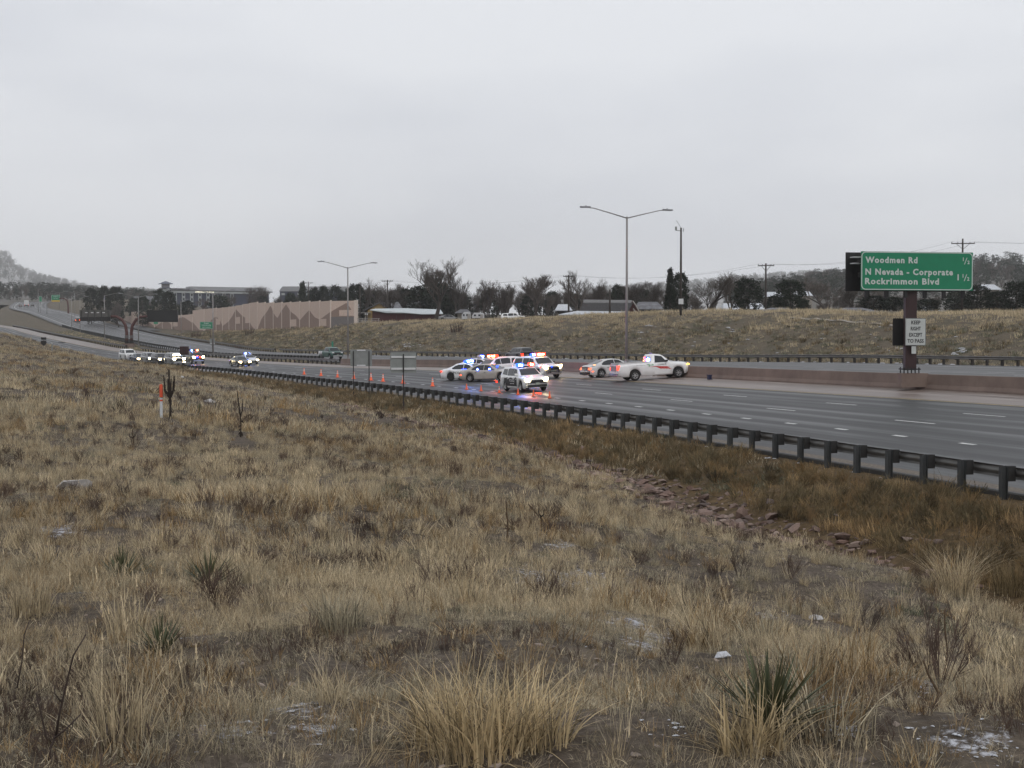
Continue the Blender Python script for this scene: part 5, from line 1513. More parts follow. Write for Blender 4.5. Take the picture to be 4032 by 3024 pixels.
for a in [(3787, 940, 225, 92, 'wooden power pole rising behind the big green sign', 959), (3014, 1037, 232, 64, 'wooden power pole with crossarm between the two dark pines', 1046), (2239, 1082, 262, 44, 'wooden power pole among bare trees left of the gambrel barn', 1089), (1526, 1102, 330, 44, 'wooden power pole in front of the red shed', 1107), (1215, 1109, 470, 36, 'far wooden power pole above the noise wall', 1114)]:
    pp.append(power_pole(a[0], a[1], a[2], a[3], a[4], a[5]))
power_pole(2401, 1140, 246, 0, 'short thin pole before the gambrel barn')
power_pole(1418, 1127, 342, 0, 'short thin pole beyond the right end of the noise wall')
M_wire = mat('power_wire', (.06, .06, .06), .6, .1, 1)
def wire(a, b_, sag, label):
    pts = [a.lerp(b_, k / 12) - Vector((0, 0, sag * 4 * (k / 12) * (1 - k / 12))) for k in range(13)]
    mb = MB(); mb.tube([p - a for p in pts], .011, 4); o_ = mb.build('power_line', M_wire); o_.location = a
    tag(o_, label, 'power line', 'power lines')
off = [Vector((120, 6, 1)), Vector((120, 6, 1))]
names = ['between the big sign and the pine pole', 'between the pine pole and the barn pole', 'between the barn pole and the shed pole', 'between the shed pole and the noise wall pole']
for k in range(2):
    wire(pp[0][3][k], pp[0][3][k] + off[k], 1.0, 'thin %s power wire leaving the picture at the right' % ('front', 'rear')[k])
    for i in range(4): wire(pp[i][3][1 - k] if i else pp[i][3][k], pp[i + 1][3][k], 1.3, 'thin %s power wire %s' % (('front', 'rear')[k], names[i]))

# ---- traffic cones
M_cone = mat('cone_orange', (.85, .14, .045), .5, .12, 6, rand=.06, emit=(1.0, .12, .03), estr=.06)
M_conew = mat('cone_collar', (.62, .58, .55), .4, .08, 8)
def cone_mesh(h):
    mb = MB(); mb.lathe([(h * .20, .03), (h * .185, .06), (h * .05, h * .97), (h * .035, h), (.001, h)], 14); mb.box((0, 0, .016), (h * .56, h * .56, .03)); return mb.mesh('body', M_cone, True)
def collar_mesh(h, a, b_):
    r_ = lambda z: h * .19 + (h * .05 - h * .19) * (z - .06) / (h * .97 - .06) + .004
    mb = MB(); mb.lathe([(r_(a * h), a * h), (r_(b_ * h), b_ * h)], 14); return mb.mesh('collar', M_conew, True)
cs, cl = cone_mesh(.46), cone_mesh(.72)
k_s, k_l1, k_l2 = collar_mesh(.46, .48, .78), collar_mesh(.72, .70, .86), collar_mesh(.72, .50, .62)
cones = [(1197, 1480, 1), (1264, 1488, 1), (1329, 1496, 1), (1393, 1500, 1), (1461, 1504, 1), (1508, 1509, 1), (1586, 1514, 1), (1703, 1520, 1), (1837, 1534, 0), (1895, 1540, 0), (1966, 1545, 2), (2040, 1553, 0), (2101, 1558, 0), (2163, 1565, 0)]
where = ['farthest left cone of the row, with white collars', 'second cone from the left of the row', 'third cone from the left of the row', 'cone seen just left of the double-post sign back', 'cone seen just right of the double-post sign back', 'cone midway between the two grey sign backs', 'cone right behind the single sign post', 'cone right of the single sign post, standing alone', 'orange cone left of the champagne sedan wheel', 'orange cone below the champagne sedan doors', 'orange cone with a white collar next to the police SUV', 'orange cone under the police SUV front wheel', 'orange cone before the police SUV bumper', 'rightmost orange cone, right of the police SUV']
for (px, py, ty), wh in zip(cones, where):
    t_ = t_at_px(px, 25.8); p = RP(t_, 25.8, .008)
    root = empty('traffic_cone', p, random.uniform(0, 3)); tag(root, 'orange traffic cone, ' + wh if 'cone' not in wh[:12] else wh, 'traffic cone', 'traffic cones across the lane')
    root.matrix_world = frame(p, tangent(t_, 25.8)) @ Matrix.Rotation(random.uniform(-.4, .4), 4, 'Z')
    link('body', cl if ty == 1 else cs, root)
    if ty == 1: link('collar', k_l1, root); link('collar', k_l2, root)
    if ty == 2: link('collar', k_s, root)

# ---- officer in a yellow vest beside the queue
def person(p, head_dir):
    me = bpy.data.meshes.new('person')
    J = {'pel': (0, 0, .95), 'chest': (.02, 0, 1.28), 'neck': (.02, 0, 1.48), 'head': (.04, 0, 1.62), 'crown': (.04, 0, 1.74), 'sL': (.02, .19, 1.42), 'eL': (.04, .27, 1.15), 'wL': (.20, .24, .98), 'hL': (.26, .22, .93),
         'sR': (.02, -.19, 1.42), 'eR': (.06, -.30, 1.18), 'wR': (.28, -.28, 1.10), 'hR': (.36, -.27, 1.10), 'hpL': (0, .10, .90), 'kL': (.03, .12, .50), 'aL': (-.02, .13, .09), 'tL': (.14, .14, .04), 'hpR': (0, -.10, .90), 'kR': (.02, -.12, .50), 'aR': (-.03, -.12, .09), 'tR': (.13, -.13, .04)}
    Rr = {'pel': .15, 'chest': .17, 'neck': .065, 'head': .095, 'crown': .07, 'sL': .075, 'eL': .052, 'wL': .038, 'hL': .04, 'sR': .075, 'eR': .052, 'wR': .038, 'hR': .04, 'hpL': .10, 'kL': .075, 'aL': .055, 'tL': .045, 'hpR': .10, 'kR': .075, 'aR': .055, 'tR': .045}
    E_ = [('pel', 'chest'), ('chest', 'neck'), ('neck', 'head'), ('head', 'crown'), ('chest', 'sL'), ('sL', 'eL'), ('eL', 'wL'), ('wL', 'hL'), ('chest', 'sR'), ('sR', 'eR'), ('eR', 'wR'), ('wR', 'hR'), ('pel', 'hpL'), ('hpL', 'kL'), ('kL', 'aL'), ('aL', 'tL'), ('pel', 'hpR'), ('hpR', 'kR'), ('kR', 'aR'), ('aR', 'tR')]
    ks = list(J); me.from_pydata([J[k] for k in ks], [(ks.index(a), ks.index(b_)) for a, b_ in E_], [])
    root = empty('person', M=frame(p, head_dir)); tag(root, 'person in a yellow high-visibility vest standing by the queue', 'person')
    o = link('body', me, root)
    md = o.modifiers.new('skin', 'SKIN'); o.modifiers.new('sub', 'SUBSURF').levels = 1
    sv = me.skin_vertices[0].data
    for i, k in enumerate(ks):
        r_ = Rr[k]; sv[i].radius = (r_, r_ * (1.15 if k in ('chest', 'pel') else 1)); sv[i].use_root = (k == 'pel')
    me.materials.append(mat('dark_uniform', (.02, .022, .03), .8, .2, 8))
    mb = MB(); mb.lathe([(.19, 1.0), (.205, 1.15), (.215, 1.3), (.19, 1.42), (.09, 1.49)], 14, 'z', (.015, 0, 0)); mb.build('vest', mat('hi_vis_yellow', (.45, .62, .06), .6, .1, 5, emit=(.6, .8, .05), estr=.15), root, True)
    mb = MB(); mb.lathe([(.001, 1.53), (.075, 1.55), (.088, 1.62), (.085, 1.69), (.001, 1.70)], 12, 'z', (.075, 0, 0)); mb.build('face', mat('skin', (.45, .28, .2), .6, .1, 8), root, True)
    mb = MB(); mb.lathe([(.105, 1.68), (.108, 1.72), (.09, 1.80), (.001, 1.82)], 14, 'z', (.04, 0, 0)); mb.box((.14, 0, 1.69), (.1, .16, .015)); mb.build('cap', mat('dark_cap', (.03, .03, .03), .8, .1, 8), root, True)
t_ = t_at_px(713, 27.4); person(RP(t_, 27.4), (.3, -.95, 0))

# ---- crash debris and loose things on the road
def debris(px, py_n0, name, label, fn, cat='debris', group='crash debris'):
    t_ = t_at_px(px, py_n0); p = RP(t_, py_n0, .008); mb = MB(); m_ = fn(mb)
    o_ = mb.build(name, m_); o_.matrix_world = frame(p, tangent(t_, py_n0)) @ Matrix.Rotation(random.uniform(-.7, .7), 4, 'Z'); tag(o_, label, cat, group)
def _bump(mb): mb.prism([(-.75, -.1, 0), (-.7, .12, 0), (.6, .16, 0), (.75, -.06, 0)], (0, 0, .14)); mb.box((0, 0, .17), (1.2, .12, .05)); return M_trim
def _shard(mb): mb.prism([(-.3, -.12, 0), (-.1, .14, 0), (.28, .1, 0), (.34, -.08, 0)], (.03, 0, .07)); mb.prism([(.4, .2, 0), (.55, .3, 0), (.62, .15, 0)], (0, 0, .05)); return M_whitev
debris(2362, 38.7, 'bumper_fragment', 'black bumper fragment lying behind the rental pickup', _bump)
debris(2408, 39.8, 'plastic_shard', 'white plastic shard beside the rental pickup tail', _shard)
debris(2378, 40.2, 'plastic_shard', 'pale plastic shard under the patrol sedan wheel', _shard)
debris(2560, 41.4, 'plastic_shard', 'pale plastic shard under the rental pickup', _shard)
def _tub(mb):
    mb.prism([(-.14, -.12, 0), (.14, -.12, 0), (.14, .12, 0), (-.14, .12, 0)], (0, 0, .3)); mb.prism([(-.17, -.15, .3), (.17, -.15, .3), (.17, .15, .3), (-.17, .15, .3)], (0, 0, .06)); mb.box((.2, .1, .02), (.16, .06, .04)); return mat('dark_blue_plastic', (.012, .016, .06), .5, .2, 6)
debris(2794, 41.2, 'blue_crate', 'small dark blue crate at the foot of the barrier', _tub, 'crate', None)
def _mat(mb): mb.prism([(-1.2, -.4, 0), (-1.0, .4, 0), (1.1, .5, 0), (1.3, -.3, 0)], (0, 0, .1)); return M_trim
debris(243, 36.0, 'tyre_scrap', 'black tyre scrap on the empty left lanes', _mat)
def _flare(mb): mb.box((0, 0, .03), (1.1, .10, .05)); return E_red
debris(2122, 27.2, 'road_flare', 'glowing red road flare under the police SUV bumper', _flare, 'flare', 'road flares')
debris(1955, 31.0, 'road_flare', 'glowing pink-red flare under the champagne sedan', _flare, 'flare', 'road flares')
# ================================================================== NOISE WALL, BUILDINGS, TREES, HILLS
M_wallL = mat('noise_wall_block', (.54, .42, .35), .85, .10, 3, rand=.05, bump=.3)
M_wallD = mat('noise_wall_mountain', (.26, .185, .15), .85, .14, 3, bump=.3)
M_wallP = mat('noise_wall_post', (.64, .54, .47), .8, .08, 3)
M_wallG = mat('noise_wall_grey', (.17, .155, .15), .85, .1, 3)
A_ = at(1302, 1283, 330.0); B_ = at(714, 1300, 505.0); C_ = at(434, 1272, 640.0); Z_ = at(1402, 1276, 327.0)
def col_on_line(px, P, Q):
    k = (px - 2016) / FPX / math.cos(PITCH) * (1)      # column slope X/Y
    k = at(px, YH, 1.0).x
    s_ = (k * P.y - P.x) / ((Q.x - P.x) - k * (Q.y - P.y)); return P + (Q - P) * s_
xb = [1401.6, 1302, 1258.8, 1219, 1181, 1144, 1110.5, 1076.9, 1044.3, 1014, 984, 956, 928.6, 902.5, 876.5, 851.9, 804.9, 758.6, 715, 676, 640, 608, 580, 550, 517, 490, 462, 437]
yt = [1184.5, 1185.6, 1186.7, 1188, 1189, 1191, 1192, 1192, 1192, 1191, 1196.5, 1202, 1207, 1210, 1213, 1215, 1220, 1239, 1242, 1246, 1240, 1234, 1229, 1227, 1245, 1246, 1247]
mt = {1401.6: .42, 1366: .93, 1302: .60, 1258.8: .33, 1240: .42, 1219: .68, 1200: .5, 1181: .30, 1165: .5, 1144: .66, 1127: .93, 1110.5: .72, 1093: .42, 1076.9: .62, 1066: .9, 1055: .72, 1044.3: .58, 1030: .40, 1014: .02, 1000: .05, 984: .28, 970: .46, 956: .56, 940: .74, 928.6: .86, 915: .6, 902.5: .42, 888: .3, 876.5: .22, 866: .5, 851.9: .64, 832: .5, 804.9: .02, 785: .05, 758.6: .45, 740: .68, 722: .88, 705: .8, 676: .3, 655: .7, 640: .5, 608: .1, 580: .5, 562: .8, 550: .6, 517: .1, 490: .6, 462: .3, 437: .05}
wr = empty('noise_wall', A_); tag(wr, 'stepped pinkish noise wall with brown mountain shapes in relief', 'wall')
mk = sorted(mt); mv = [mt[k] for k in mk]
for i in range(len(xb) - 1):
    P, Q = (Z_, A_) if i == 0 else ((A_, B_) if xb[i] > 714.5 else (B_, C_))
    p0, p1 = col_on_line(xb[i], P, Q), col_on_line(xb[i + 1], P, Q)
    yb_ = min(gz(p0.x, p0.y), gz(p1.x, p1.y)) - .4
    zt = at(xb[i], yt[i], (p0.y + p1.y) / 2).z
    d = (p1 - p0); d.z = 0; Lw = d.length; dh = d.normalized(); nn = Vector((-dh.y, dh.x, 0))
    if nn.y > 0: nn = -nn
    M = Matrix((dh, -nn, Vector((0, 0, 1)))).transposed().to_4x4(); M.translation = Vector((p0.x, p0.y, 0)) - Vector((A_.x, A_.y, A_.z))
    H0, H1 = yb_, zt
    mb = MB(); mb.box((Lw / 2, .12, (H0 + H1) / 2), (Lw - .05, .2, H1 - H0)); pn = mb.build('wall_panel', M_wallL, wr, M=M)
    # mountain outline sampled across the panel
    xs = np.linspace(xb[i], xb[i + 1], 9); hb = H0 + .4
    prof_ = []
    for x in xs:
        q = col_on_line(x, P, Q); f = float(np.interp(x, mk, mv)); u = (q - p0); u.z = 0
        prof_.append((min(max(u.dot(dh), .12), Lw - .12), hb + (H1 - hb) * f))
    poly = [(a, -.015, b_) for a, b_ in prof_ if b_ > hb + .15]
    if len(poly) > 2:
        poly = [(poly[0][0], -.015, hb - .3)] + poly + [(poly[-1][0], -.015, hb - .3)]
        mb = MB(); mb.prism(poly, (0, .03, 0)); mb.build('mountain_relief', M_wallD, pn)
    if i in (1, 4, 10, 11, 14, 18):
        mb = MB(); mb.box((Lw * (.68 if i != 10 else .3), -.04, hb + (H1 - hb) * (.22 if i < 9 else .42)), (Lw * .62, .05, (H1 - hb) * .26)); mb.build('light_block', M_wallL, pn)
    if i == 0:
        mb = MB(); mb.box((Lw / 2, -.03, hb + (H1 - hb) * .2), (Lw * .98, .05, (H1 - hb) * .42)); mb.build('grey_block', M_wallG, pn)
        mb = MB(); mb.box((Lw * .34, -.05, hb + (H1 - hb) * .55), (Lw * .62, .05, (H1 - hb) * .22)); mb.build('light_block', M_wallL, pn)
    mb = MB(); mb.box((0, .08, (H0 + H1) / 2 + .05), (.38 if i else .9, .36, H1 - H0 + .12)); mb.build('wall_post', M_wallP, wr, M=M)

# ---------------------------------------------------------------- buildings
M_redbarn = mat('barn_red_boards', (.055, .014, .014), .85, .3, 4, stretch=(8, 8, .5))
M_snow = mat('roof_snow', (.52, .54, .57), .8, .08, 1.5)
M_shingle = mat('grey_shingle', (.115, .115, .122), .85, .25, 3, dirt=(.55, .56, .6), dirt_amt=.25)
M_shingle2 = mat('dark_shingle', (.05, .049, .05), .85, .25, 3)
M_yellow = mat('yellow_gable', (.36, .25, .10), .8, .12, 3)
M_beige = mat('beige_siding', (.28, .25, .21), .8, .12, 3)
M_trimw = mat('weathered_trim', (.33, .31, .29), .7, .15, 4)
M_winglass = mat('dark_window', (.03, .035, .045), .12, .1, 2)
def bframe(px0, px1, Y, dY=0.0, zoff=0.0):
    """frame whose x runs along the facade from column px0 to px1"""
    a, b_ = on_ground(px0, Y), on_ground(px1, Y + dY)
    z = max(a.z, b_.z) + zoff
    d = Vector((b_.x - a.x, b_.y - a.y, 0)); M = frame((a.x, a.y, z), d)
    return M, d.length
def Hpx(px, py, Y, M): return at(px, py, Y).z - M.translation.z
# red shed with a snowy lean-to roof
Y = 322; M, Lw = bframe(1466, 1735, Y); root = empty('red_shed', M=M); tag(root, 'long low dark red shed with a snow-dusted sloping roof', 'shed')
h0, h1 = Hpx(1466, 1219, Y, M), Hpx(1600, 1231, Y, M)
s = Lw / 269.0
mb = MB(); mb.prism([(0, 0, -1), (Lw, 0, -1), (Lw, 0, h1 - .3), (s * 60, 0, h1 - .1), (0, 0, h0 - .15)], (0, 7, 0)); mb.build('wall', M_redbarn, root)
mb = MB(); mb.add([(-s * 8, -.6, h0 - .05), (s * 58, -.7, h1 + .05), (s * 130, -.7, h1 + .02), (s * 195, -.7, h1 - .30), (s * 280, -.7, h1 - .22), (s * 262, 7.5, h1 + .9), (s * 120, 7.5, h0 + .5), (0, 7.5, h0 + .4)], [(0, 1, 2, 7), (2, 6, 7), (2, 3, 6), (3, 4, 5, 6)]); o_ = mb.build('roof', mat('tin_roof_snow', (.50, .54, .55), .6, .12, 1.2), root)
sm = o_.modifiers.new('thick', 'SOLIDIFY'); sm.thickness = .14
for k in range(5):
    mb = MB(); mb.box((s * (95 + 36 * k), -.03, (h1 - .5) / 2), (.1, .06, h1 - .6)); mb.build('door_board', M_shingle2, root)
# house with yellow gable behind it
Y = 352; M, Lw = bframe(1436, 1690, Y); root = empty('yellow_gable_house', M=M); tag(root, 'house with a yellow gable and grey shingle roof behind the red shed', 'house')
s = Lw / 254.0; H = lambda py: Hpx(1500, py, Y, M)
mb = MB(); mb.prism([(s * 12, 0, -1), (s * 105, 0, -1), (s * 105, 0, H(1222)), (s * 58, 0, H(1194)), (s * 12, 0, H(1222))], (0, 9, 0)); mb.build('gable_wall', M_yellow, root)
mb = MB(); mb.prism([(s * 95, 1.5, -1), (s * 250, 1.5, -1), (s * 250, 1.5, H(1222)), (s * 95, 1.5, H(1222))], (0, 8, 0)); mb.build('wall', M_beige, root)
rf = MB(); rf.add([(-s * 14, -.6, H(1226)), (s * 58, -.6, H(1191)), (s * 58, 9.4, H(1191)), (-s * 14, 9.4, H(1226)), (s * 112, -.6, H(1221)), (s * 112, 9.4, H(1221))], [(0, 1, 2, 3), (1, 4, 5, 2)])
rf.add([(s * 60, 4.5, H(1190)), (s * 246, 4.5, H(1189)), (s * 262, .4, H(1232)), (s * 100, .4, H(1216))], [(0, 1, 2, 3)])
rf.add([(s * 60, 4.5, H(1190)), (s * 246, 4.5, H(1189)), (s * 262, 9, H(1225)), (s * 60, 9, H(1225))], [(0, 3, 2, 1)])
ro = rf.build('roof', M_shingle, root); ro.modifiers.new('thick', 'SOLIDIFY').thickness = .2
for a, b_ in (((148, 1192), (192, 1214)), ((192, 1190), (200, 1216))):
    mb = MB(); mb.tube([(s * a[0], 4.3 if a[1] < 1193 else 3, H(a[1]) + .1), (s * b_[0], 1.7, H(b_[1]) + .25)], .16, 5); mb.build('snow_valley', M_snow, ro)
mb = MB(); mb.tube([(s * 226, 2.0, H(1222)), (s * 226, 2.0, H(1207))], .13, 6); mb.build('vent_pipe', M_shingle2, ro)
mb = MB(); mb.box((s * -6, -1.4, H(1232)), (s * 62, 2.4, .15)); mb.build('porch_roof', M_trimw, root)
# rail fence beside it
root = empty('rail_fence', on_ground(1440, 318)); tag(root, 'pale rail fence between the noise wall and the red shed', 'fence')
for k in range(4):
    mb = MB(); mb.box((-1.6 + k * 1.5, 0, .5), (.12, .12, 1.4)); mb.build('fence_post', M_trimw, root)
for z in (.35, .75, 1.1):
    mb = MB(); mb.box((.65, -.07, z), (5.0, .05, .12)); mb.build('fence_rail', M_trimw, root)
# gambrel barn with snowy lean-to
Y = 262; M, Lw = bframe(2285, 2520, Y); root = empty('gambrel_barn', M=M); tag(root, 'dark gambrel barn with a snow-covered lean-to roof', 'barn')
s = Lw / 235.0; H = lambda py: Hpx(2400, py, Y, M)
prof_ = [(0, 1255), (0, 1228), (10, 1225), (22, 1196), (38, 1184)]
gx0 = 182 * s
gb = [(gx0 + s * 0, 0, -1), (gx0, 0, H(1232)), (gx0 + s * 12, 0, H(1198)), (gx0 + s * 26, 0, H(1184)), (gx0 + s * 40, 0, H(1198)), (gx0 + s * 52, 0, H(1232)), (gx0 + s * 52, 0, -1)]
mb = MB(); mb.prism([(x, 1.2, z) for x, y, z in gb], (0, 3, 0)); mb.build('end_wall', M_redbarn, root)
mb = MB(); mb.box((gx0 * .55, 2.5, H(1240) / 2), (gx0 * 1.1, 4, H(1240) + 2)); mb.build('wall', M_redbarn, root)
rf = MB(); rf.add([(s * 12, 1.2, H(1194)), (gx0 + 26 * s, 1.2, H(1195)), (gx0 + 6 * s, .2, H(1228)), (-s * 4, .2, H(1228))], [(0, 1, 2, 3)])
rf.build('lower_roof', M_shingle2, root).modifiers.new('thick', 'SOLIDIFY').thickness = .12
rf = MB(); rf.add([(s * 16, 3.0, H(1180)), (gx0 + 26 * s, 3.0, H(1182)), (gx0 + 26 * s, 1.15, H(1194)), (s * 12, 1.15, H(1193))], [(0, 1, 2, 3)])
rf.build('upper_roof', mat('pale_shingle', (.15, .148, .145), .85, .2, 3), root).modifiers.new('thick', 'SOLIDIFY').thickness = .12
rf = MB(); rf.add([(-s * 12, .3, H(1227)), (gx0 - s * 2, .3, H(1229)), (gx0 - s * 6, -1.5, H(1236)), (gx0 * .5, -3.6, H(1245)), (-s * 90, -3.4, H(1243)), (-s * 60, .0, H(1236))], [(0, 1, 2, 3), (0, 3, 4, 5)])
rf.build('lean_to_roof', M_snow, root).modifiers.new('thick', 'SOLIDIFY').thickness = .16
mb = MB(); mb.prism([(-s * 55, -3.0, -1), (gx0 * .48, -3.0, -1), (gx0 * .48, -3.0, H(1246)), (-s * 55, -3.0, H(1246))], (0, 3, 0)); mb.build('lean_to_wall', M_redbarn, root)
mb = MB(); mb.prism([(gx0 * .48, -3.0, -1), (gx0, -.8, -1), (gx0, -.8, H(1238)), (gx0 * .48, -3.0, H(1246))], (0, 1.2, 0)); mb.build('side_wall', M_redbarn, root)
for k in (.66, .80):
    mb = MB(); mb.box((gx0 * k, -2.35 + (k - .6) * 2.6, H(1250)), (.35, .3, .55)); mb.build('window', M_trimw, root)
for a, b_ in (((26, 1184), (38, 1202)), ((38, 1202), (53, 1231)), ((28, 1214), (46, 1250))):
    mb = MB(); mb.tube([(gx0 + s * a[0], .9, H(a[1])), (gx0 + s * b_[0], .7, H(b_[1]))], .12, 5); mb.build('gable_trim', M_trimw, root)
# grey-roofed house right of the barn
def simple_house(px0, px1, Y, yr, ye, label, roofm, wallm, name='house', hip=.18, yb=None, deep=8.0):
    M, Lw = bframe(px0, px1, Y); root = empty(name, M=M); tag(root, label, 'house', 'houses beyond the bank')
    H = lambda py: Hpx((px0 + px1) / 2, py, Y, M)
    hr, he = H(yr), H(ye)
    mb = MB(); mb.box((Lw / 2, deep / 2, he / 2 - .8), (Lw * .94, deep * .9, he + 1.6)); mb.build('wall', wallm, root)
    rf = MB(); o = .5
    rf.add([(-o, -o, he), (Lw + o, -o, he), (Lw + o, deep + o, he), (-o, deep + o, he), (Lw * hip, deep / 2, hr), (Lw * (1 - hip), deep / 2, hr)], [(0, 1, 5, 4), (1, 2, 5), (2, 3, 4, 5), (3, 0, 4)])
    ro = rf.build('roof', roofm, root); ro.modifiers.new('thick', 'SOLIDIFY').thickness = .15
    for k in range(max(1, int(Lw / 4))):
        mb = MB(); mb.box((Lw * (k + .7) / max(1, int(Lw / 4)) * .8, deep * .045, he * .55), (1.0, .08, max(.5, he * .35))); wd = mb.build('window', M_winglass, root)
    return root
simple_house(2512, 2606, 266, 1186, 1217, 'grey-roofed house right of the gambrel barn', M_shingle, M_shingle2, hip=.1)
simple_house(2855, 2908, 330, 1192, 1219, 'snow-roofed house left of the first dark pine', M_snow, M_shingle2, hip=.05)
simple_house(2960, 3008, 340, 1192, 1218, 'snow-roofed house between the pine and the power pole', M_snow, M_shingle2, hip=.05)
simple_house(3010, 3150, 218, 1209, 1226, 'low grey-roofed house peeping over the bank right of the pole', M_shingle, M_beige, hip=.3)
simple_house(3300, 3470, 215, 1209, 1231, 'low snow-edged hip roof left of the big sign column', M_shingle, M_beige, hip=.3)
simple_house(3025, 3080, 520, 1148, 1168, 'distant snow-roofed house on the slope above the pines', M_snow, M_beige, hip=.05)
simple_house(3135, 3200, 560, 1146, 1164, 'distant flat snow roof right of the second pine', M_snow, M_beige, hip=.05)
simple_house(2195, 2245, 310, 1196, 1222, 'snow-flecked house left of the gambrel barn', M_snow, M_shingle2, hip=.1)
simple_house(3640, 3700, 250, 1205, 1226, 'small snowy roof under the big green sign', M_snow, M_shingle2, hip=.1)
simple_house(3870, 3935, 470, 1118, 1140, 'pale house on the wooded hill right of the sign', M_snow, M_beige, hip=.1)
simple_house(520, 640, 700, 1165, 1195, 'low flat commercial building left of the hotel', M_shingle, M_beige, hip=.02)
simple_house(1800, 1848, 300, 1216, 1232, 'small pale-roofed house behind the parked trailers', M_shingle, M_beige, hip=.2)
# parked trailers and van roof on the bank
def trailer(px0, px1, Y, yt, label):
    M, Lw = bframe(px0, px1, Y); root = empty('camper_trailer', M=M); tag(root, label, 'trailer', 'parked trailers')
    h = Hpx((px0 + px1) / 2, yt, Y, M)
    mb = MB(); mb.prism([(0, 0, .5), (Lw, 0, .5), (Lw, 0, h - .2), (Lw - .3, 0, h), (.5, 0, h), (0, 0, h - .6)], (0, 2.4, 0)); mb.build('body', mat('trailer_white', (.52, .53, .54), .4, .1, 2), root)
    for k in (.25, .62):
        mb = MB(); mb.box((Lw * k, -.02, h * .66), (Lw * .18, .05, h * .22)); mb.build('window', M_winglass, root)
    mb = MB(); mb.box((Lw * .8, -.02, h * .5), (.6, .05, h * .55)); mb.build('door', M_trimw, root)
    for k in (.4, .55):
        mb = MB(); mb.lathe([(.001, -.05), (.33, -.05), (.33, .2), (.001, .2)], 14, 'y', (Lw * k, .1, .33)); mb.build('wheel', M_tyre, root)
trailer(1818, 1852, 292, 1228, 'white camper trailer, left of two beyond the bank')
trailer(1858, 1906, 286, 1231, 'white camper trailer with dark windows, right of two beyond the bank')
def parked(px, Y, kind, pm, label):
    g = on_ground(px, Y); C = vehicle(kind, 'parked_car', label, (g.x, g.y), (1, .05), pm, lambda t, n0: ground_z(*plan(t, n0)), 'car', 'cars parked beyond the bank')
parked(2020, 290, 'suv', P_white, 'white parked car roof beyond the bank, under bare trees')
parked(1770, 300, 'sedan', P_grey, 'grey parked car right of the red shed')
# hotel
Y = 900; M, Lw = bframe(672, 1060, Y, 30); root = empty('hotel', M=M); tag(root, 'dark blue hotel with pale window bays and a pagoda-roofed tower', 'hotel')
s = Lw / 388.0; H = lambda py: at(800, py, Y).z - M.translation.z
M_navyw = mat('hotel_navy_wall', (.014, .02, .05), .7, .15, .6); M_palew = mat('hotel_pale_trim', (.36, .38, .38), .7, .1, .5)
mb = MB(); mb.box((Lw / 2, 10, H(1148) / 2 - 4), (Lw, 20, H(1148) + 8)); mb.build('wall', M_navyw, root)
mb = MB(); mb.box((Lw / 2 - 1, 9.6, H(1147.5)), (Lw + 3, 22, 1.6)); mb.build('parapet', M_palew, root)
mb = MB(); mb.box((Lw / 2, 9.6, H(1143.3)), (Lw + 4, 22.6, .5)); mb.build('roof_edge', M_shingle2, root)
mb = MB(); mb.box((s * 240, 14, H(1133)), (s * 300, 12, H(1124) - H(1142))); mb.build('roof_hall', mat('pale_metal_roof', (.32, .325, .34), .6, .06, .3), root)
mb = MB(); mb.box((s * 52, 12, H(1137.5)), (s * 64, 10, 1.6)); mb.build('low_roof', M_shingle, root)
for c in range(8):
    x = s * (18 + 31.5 * c)
    for r_ in range(3):
        zc = H(1161 + 18 * r_)
        mb = MB(); mb.box((x, -.35, zc), (2.0, .8, 2.75)); w_ = mb.build('window', M_palew, root)
        mb = MB(); mb.box((x, -.78, zc + .15), (1.2, .08, 1.7)); mb.build('pane', M_winglass, w_)
Mt = Matrix.Translation((s * 130, -1.4, H(1147.6))) @ Matrix.Rotation(math.pi / 2, 4, 'X')
text('EMBASSY SUITES', mat('lit_cream_letters', (.8, .75, .6), .5, .02, 5, emit=(1, .92, .7), estr=.9), root, Mt, 1.1, s * 72, bold=.02)
tx = -s * 9
mb = MB(); mb.box((tx, 6, H(1140) / 2), (4.4, 4.4, H(1136) )); mb.build('tower', M_palew, root)
mb = MB(); mb.box((tx, 6, H(1124)), (4.2, 4.2, 3.6)); mb.build('tower_lantern', mat('tower_grey', (.22, .22, .23), .7, .1, .5), root)
def pagoda(nm, zc, hw, h, m_):
    mb = MB(); mb.add([(tx - hw, 6 - hw, zc), (tx + hw, 6 - hw, zc), (tx + hw, 6 + hw, zc), (tx - hw, 6 + hw, zc), (tx - hw * .45, 6 - hw * .45, zc + h * .55), (tx + hw * .45, 6 - hw * .45, zc + h * .55), (tx + hw * .45, 6 + hw * .45, zc + h * .55), (tx - hw * .45, 6 + hw * .45, zc + h * .55), (tx, 6, zc + h)],
        [(3, 2, 1, 0), (0, 1, 5, 4), (1, 2, 6, 5), (2, 3, 7, 6), (3, 0, 4, 7), (4, 5, 8), (5, 6, 8), (6, 7, 8), (7, 4, 8)]); mb.build(nm, m_, root)
M_slate = mat('slate_blue_roof', (.10, .115, .15), .7, .1, .5)
pagoda('tower_roof', H(1117), 4.2, H(1105) - H(1117), M_slate); pagoda('lower_tower_roof', H(1134.5), 3.3, 1.5, M_slate)
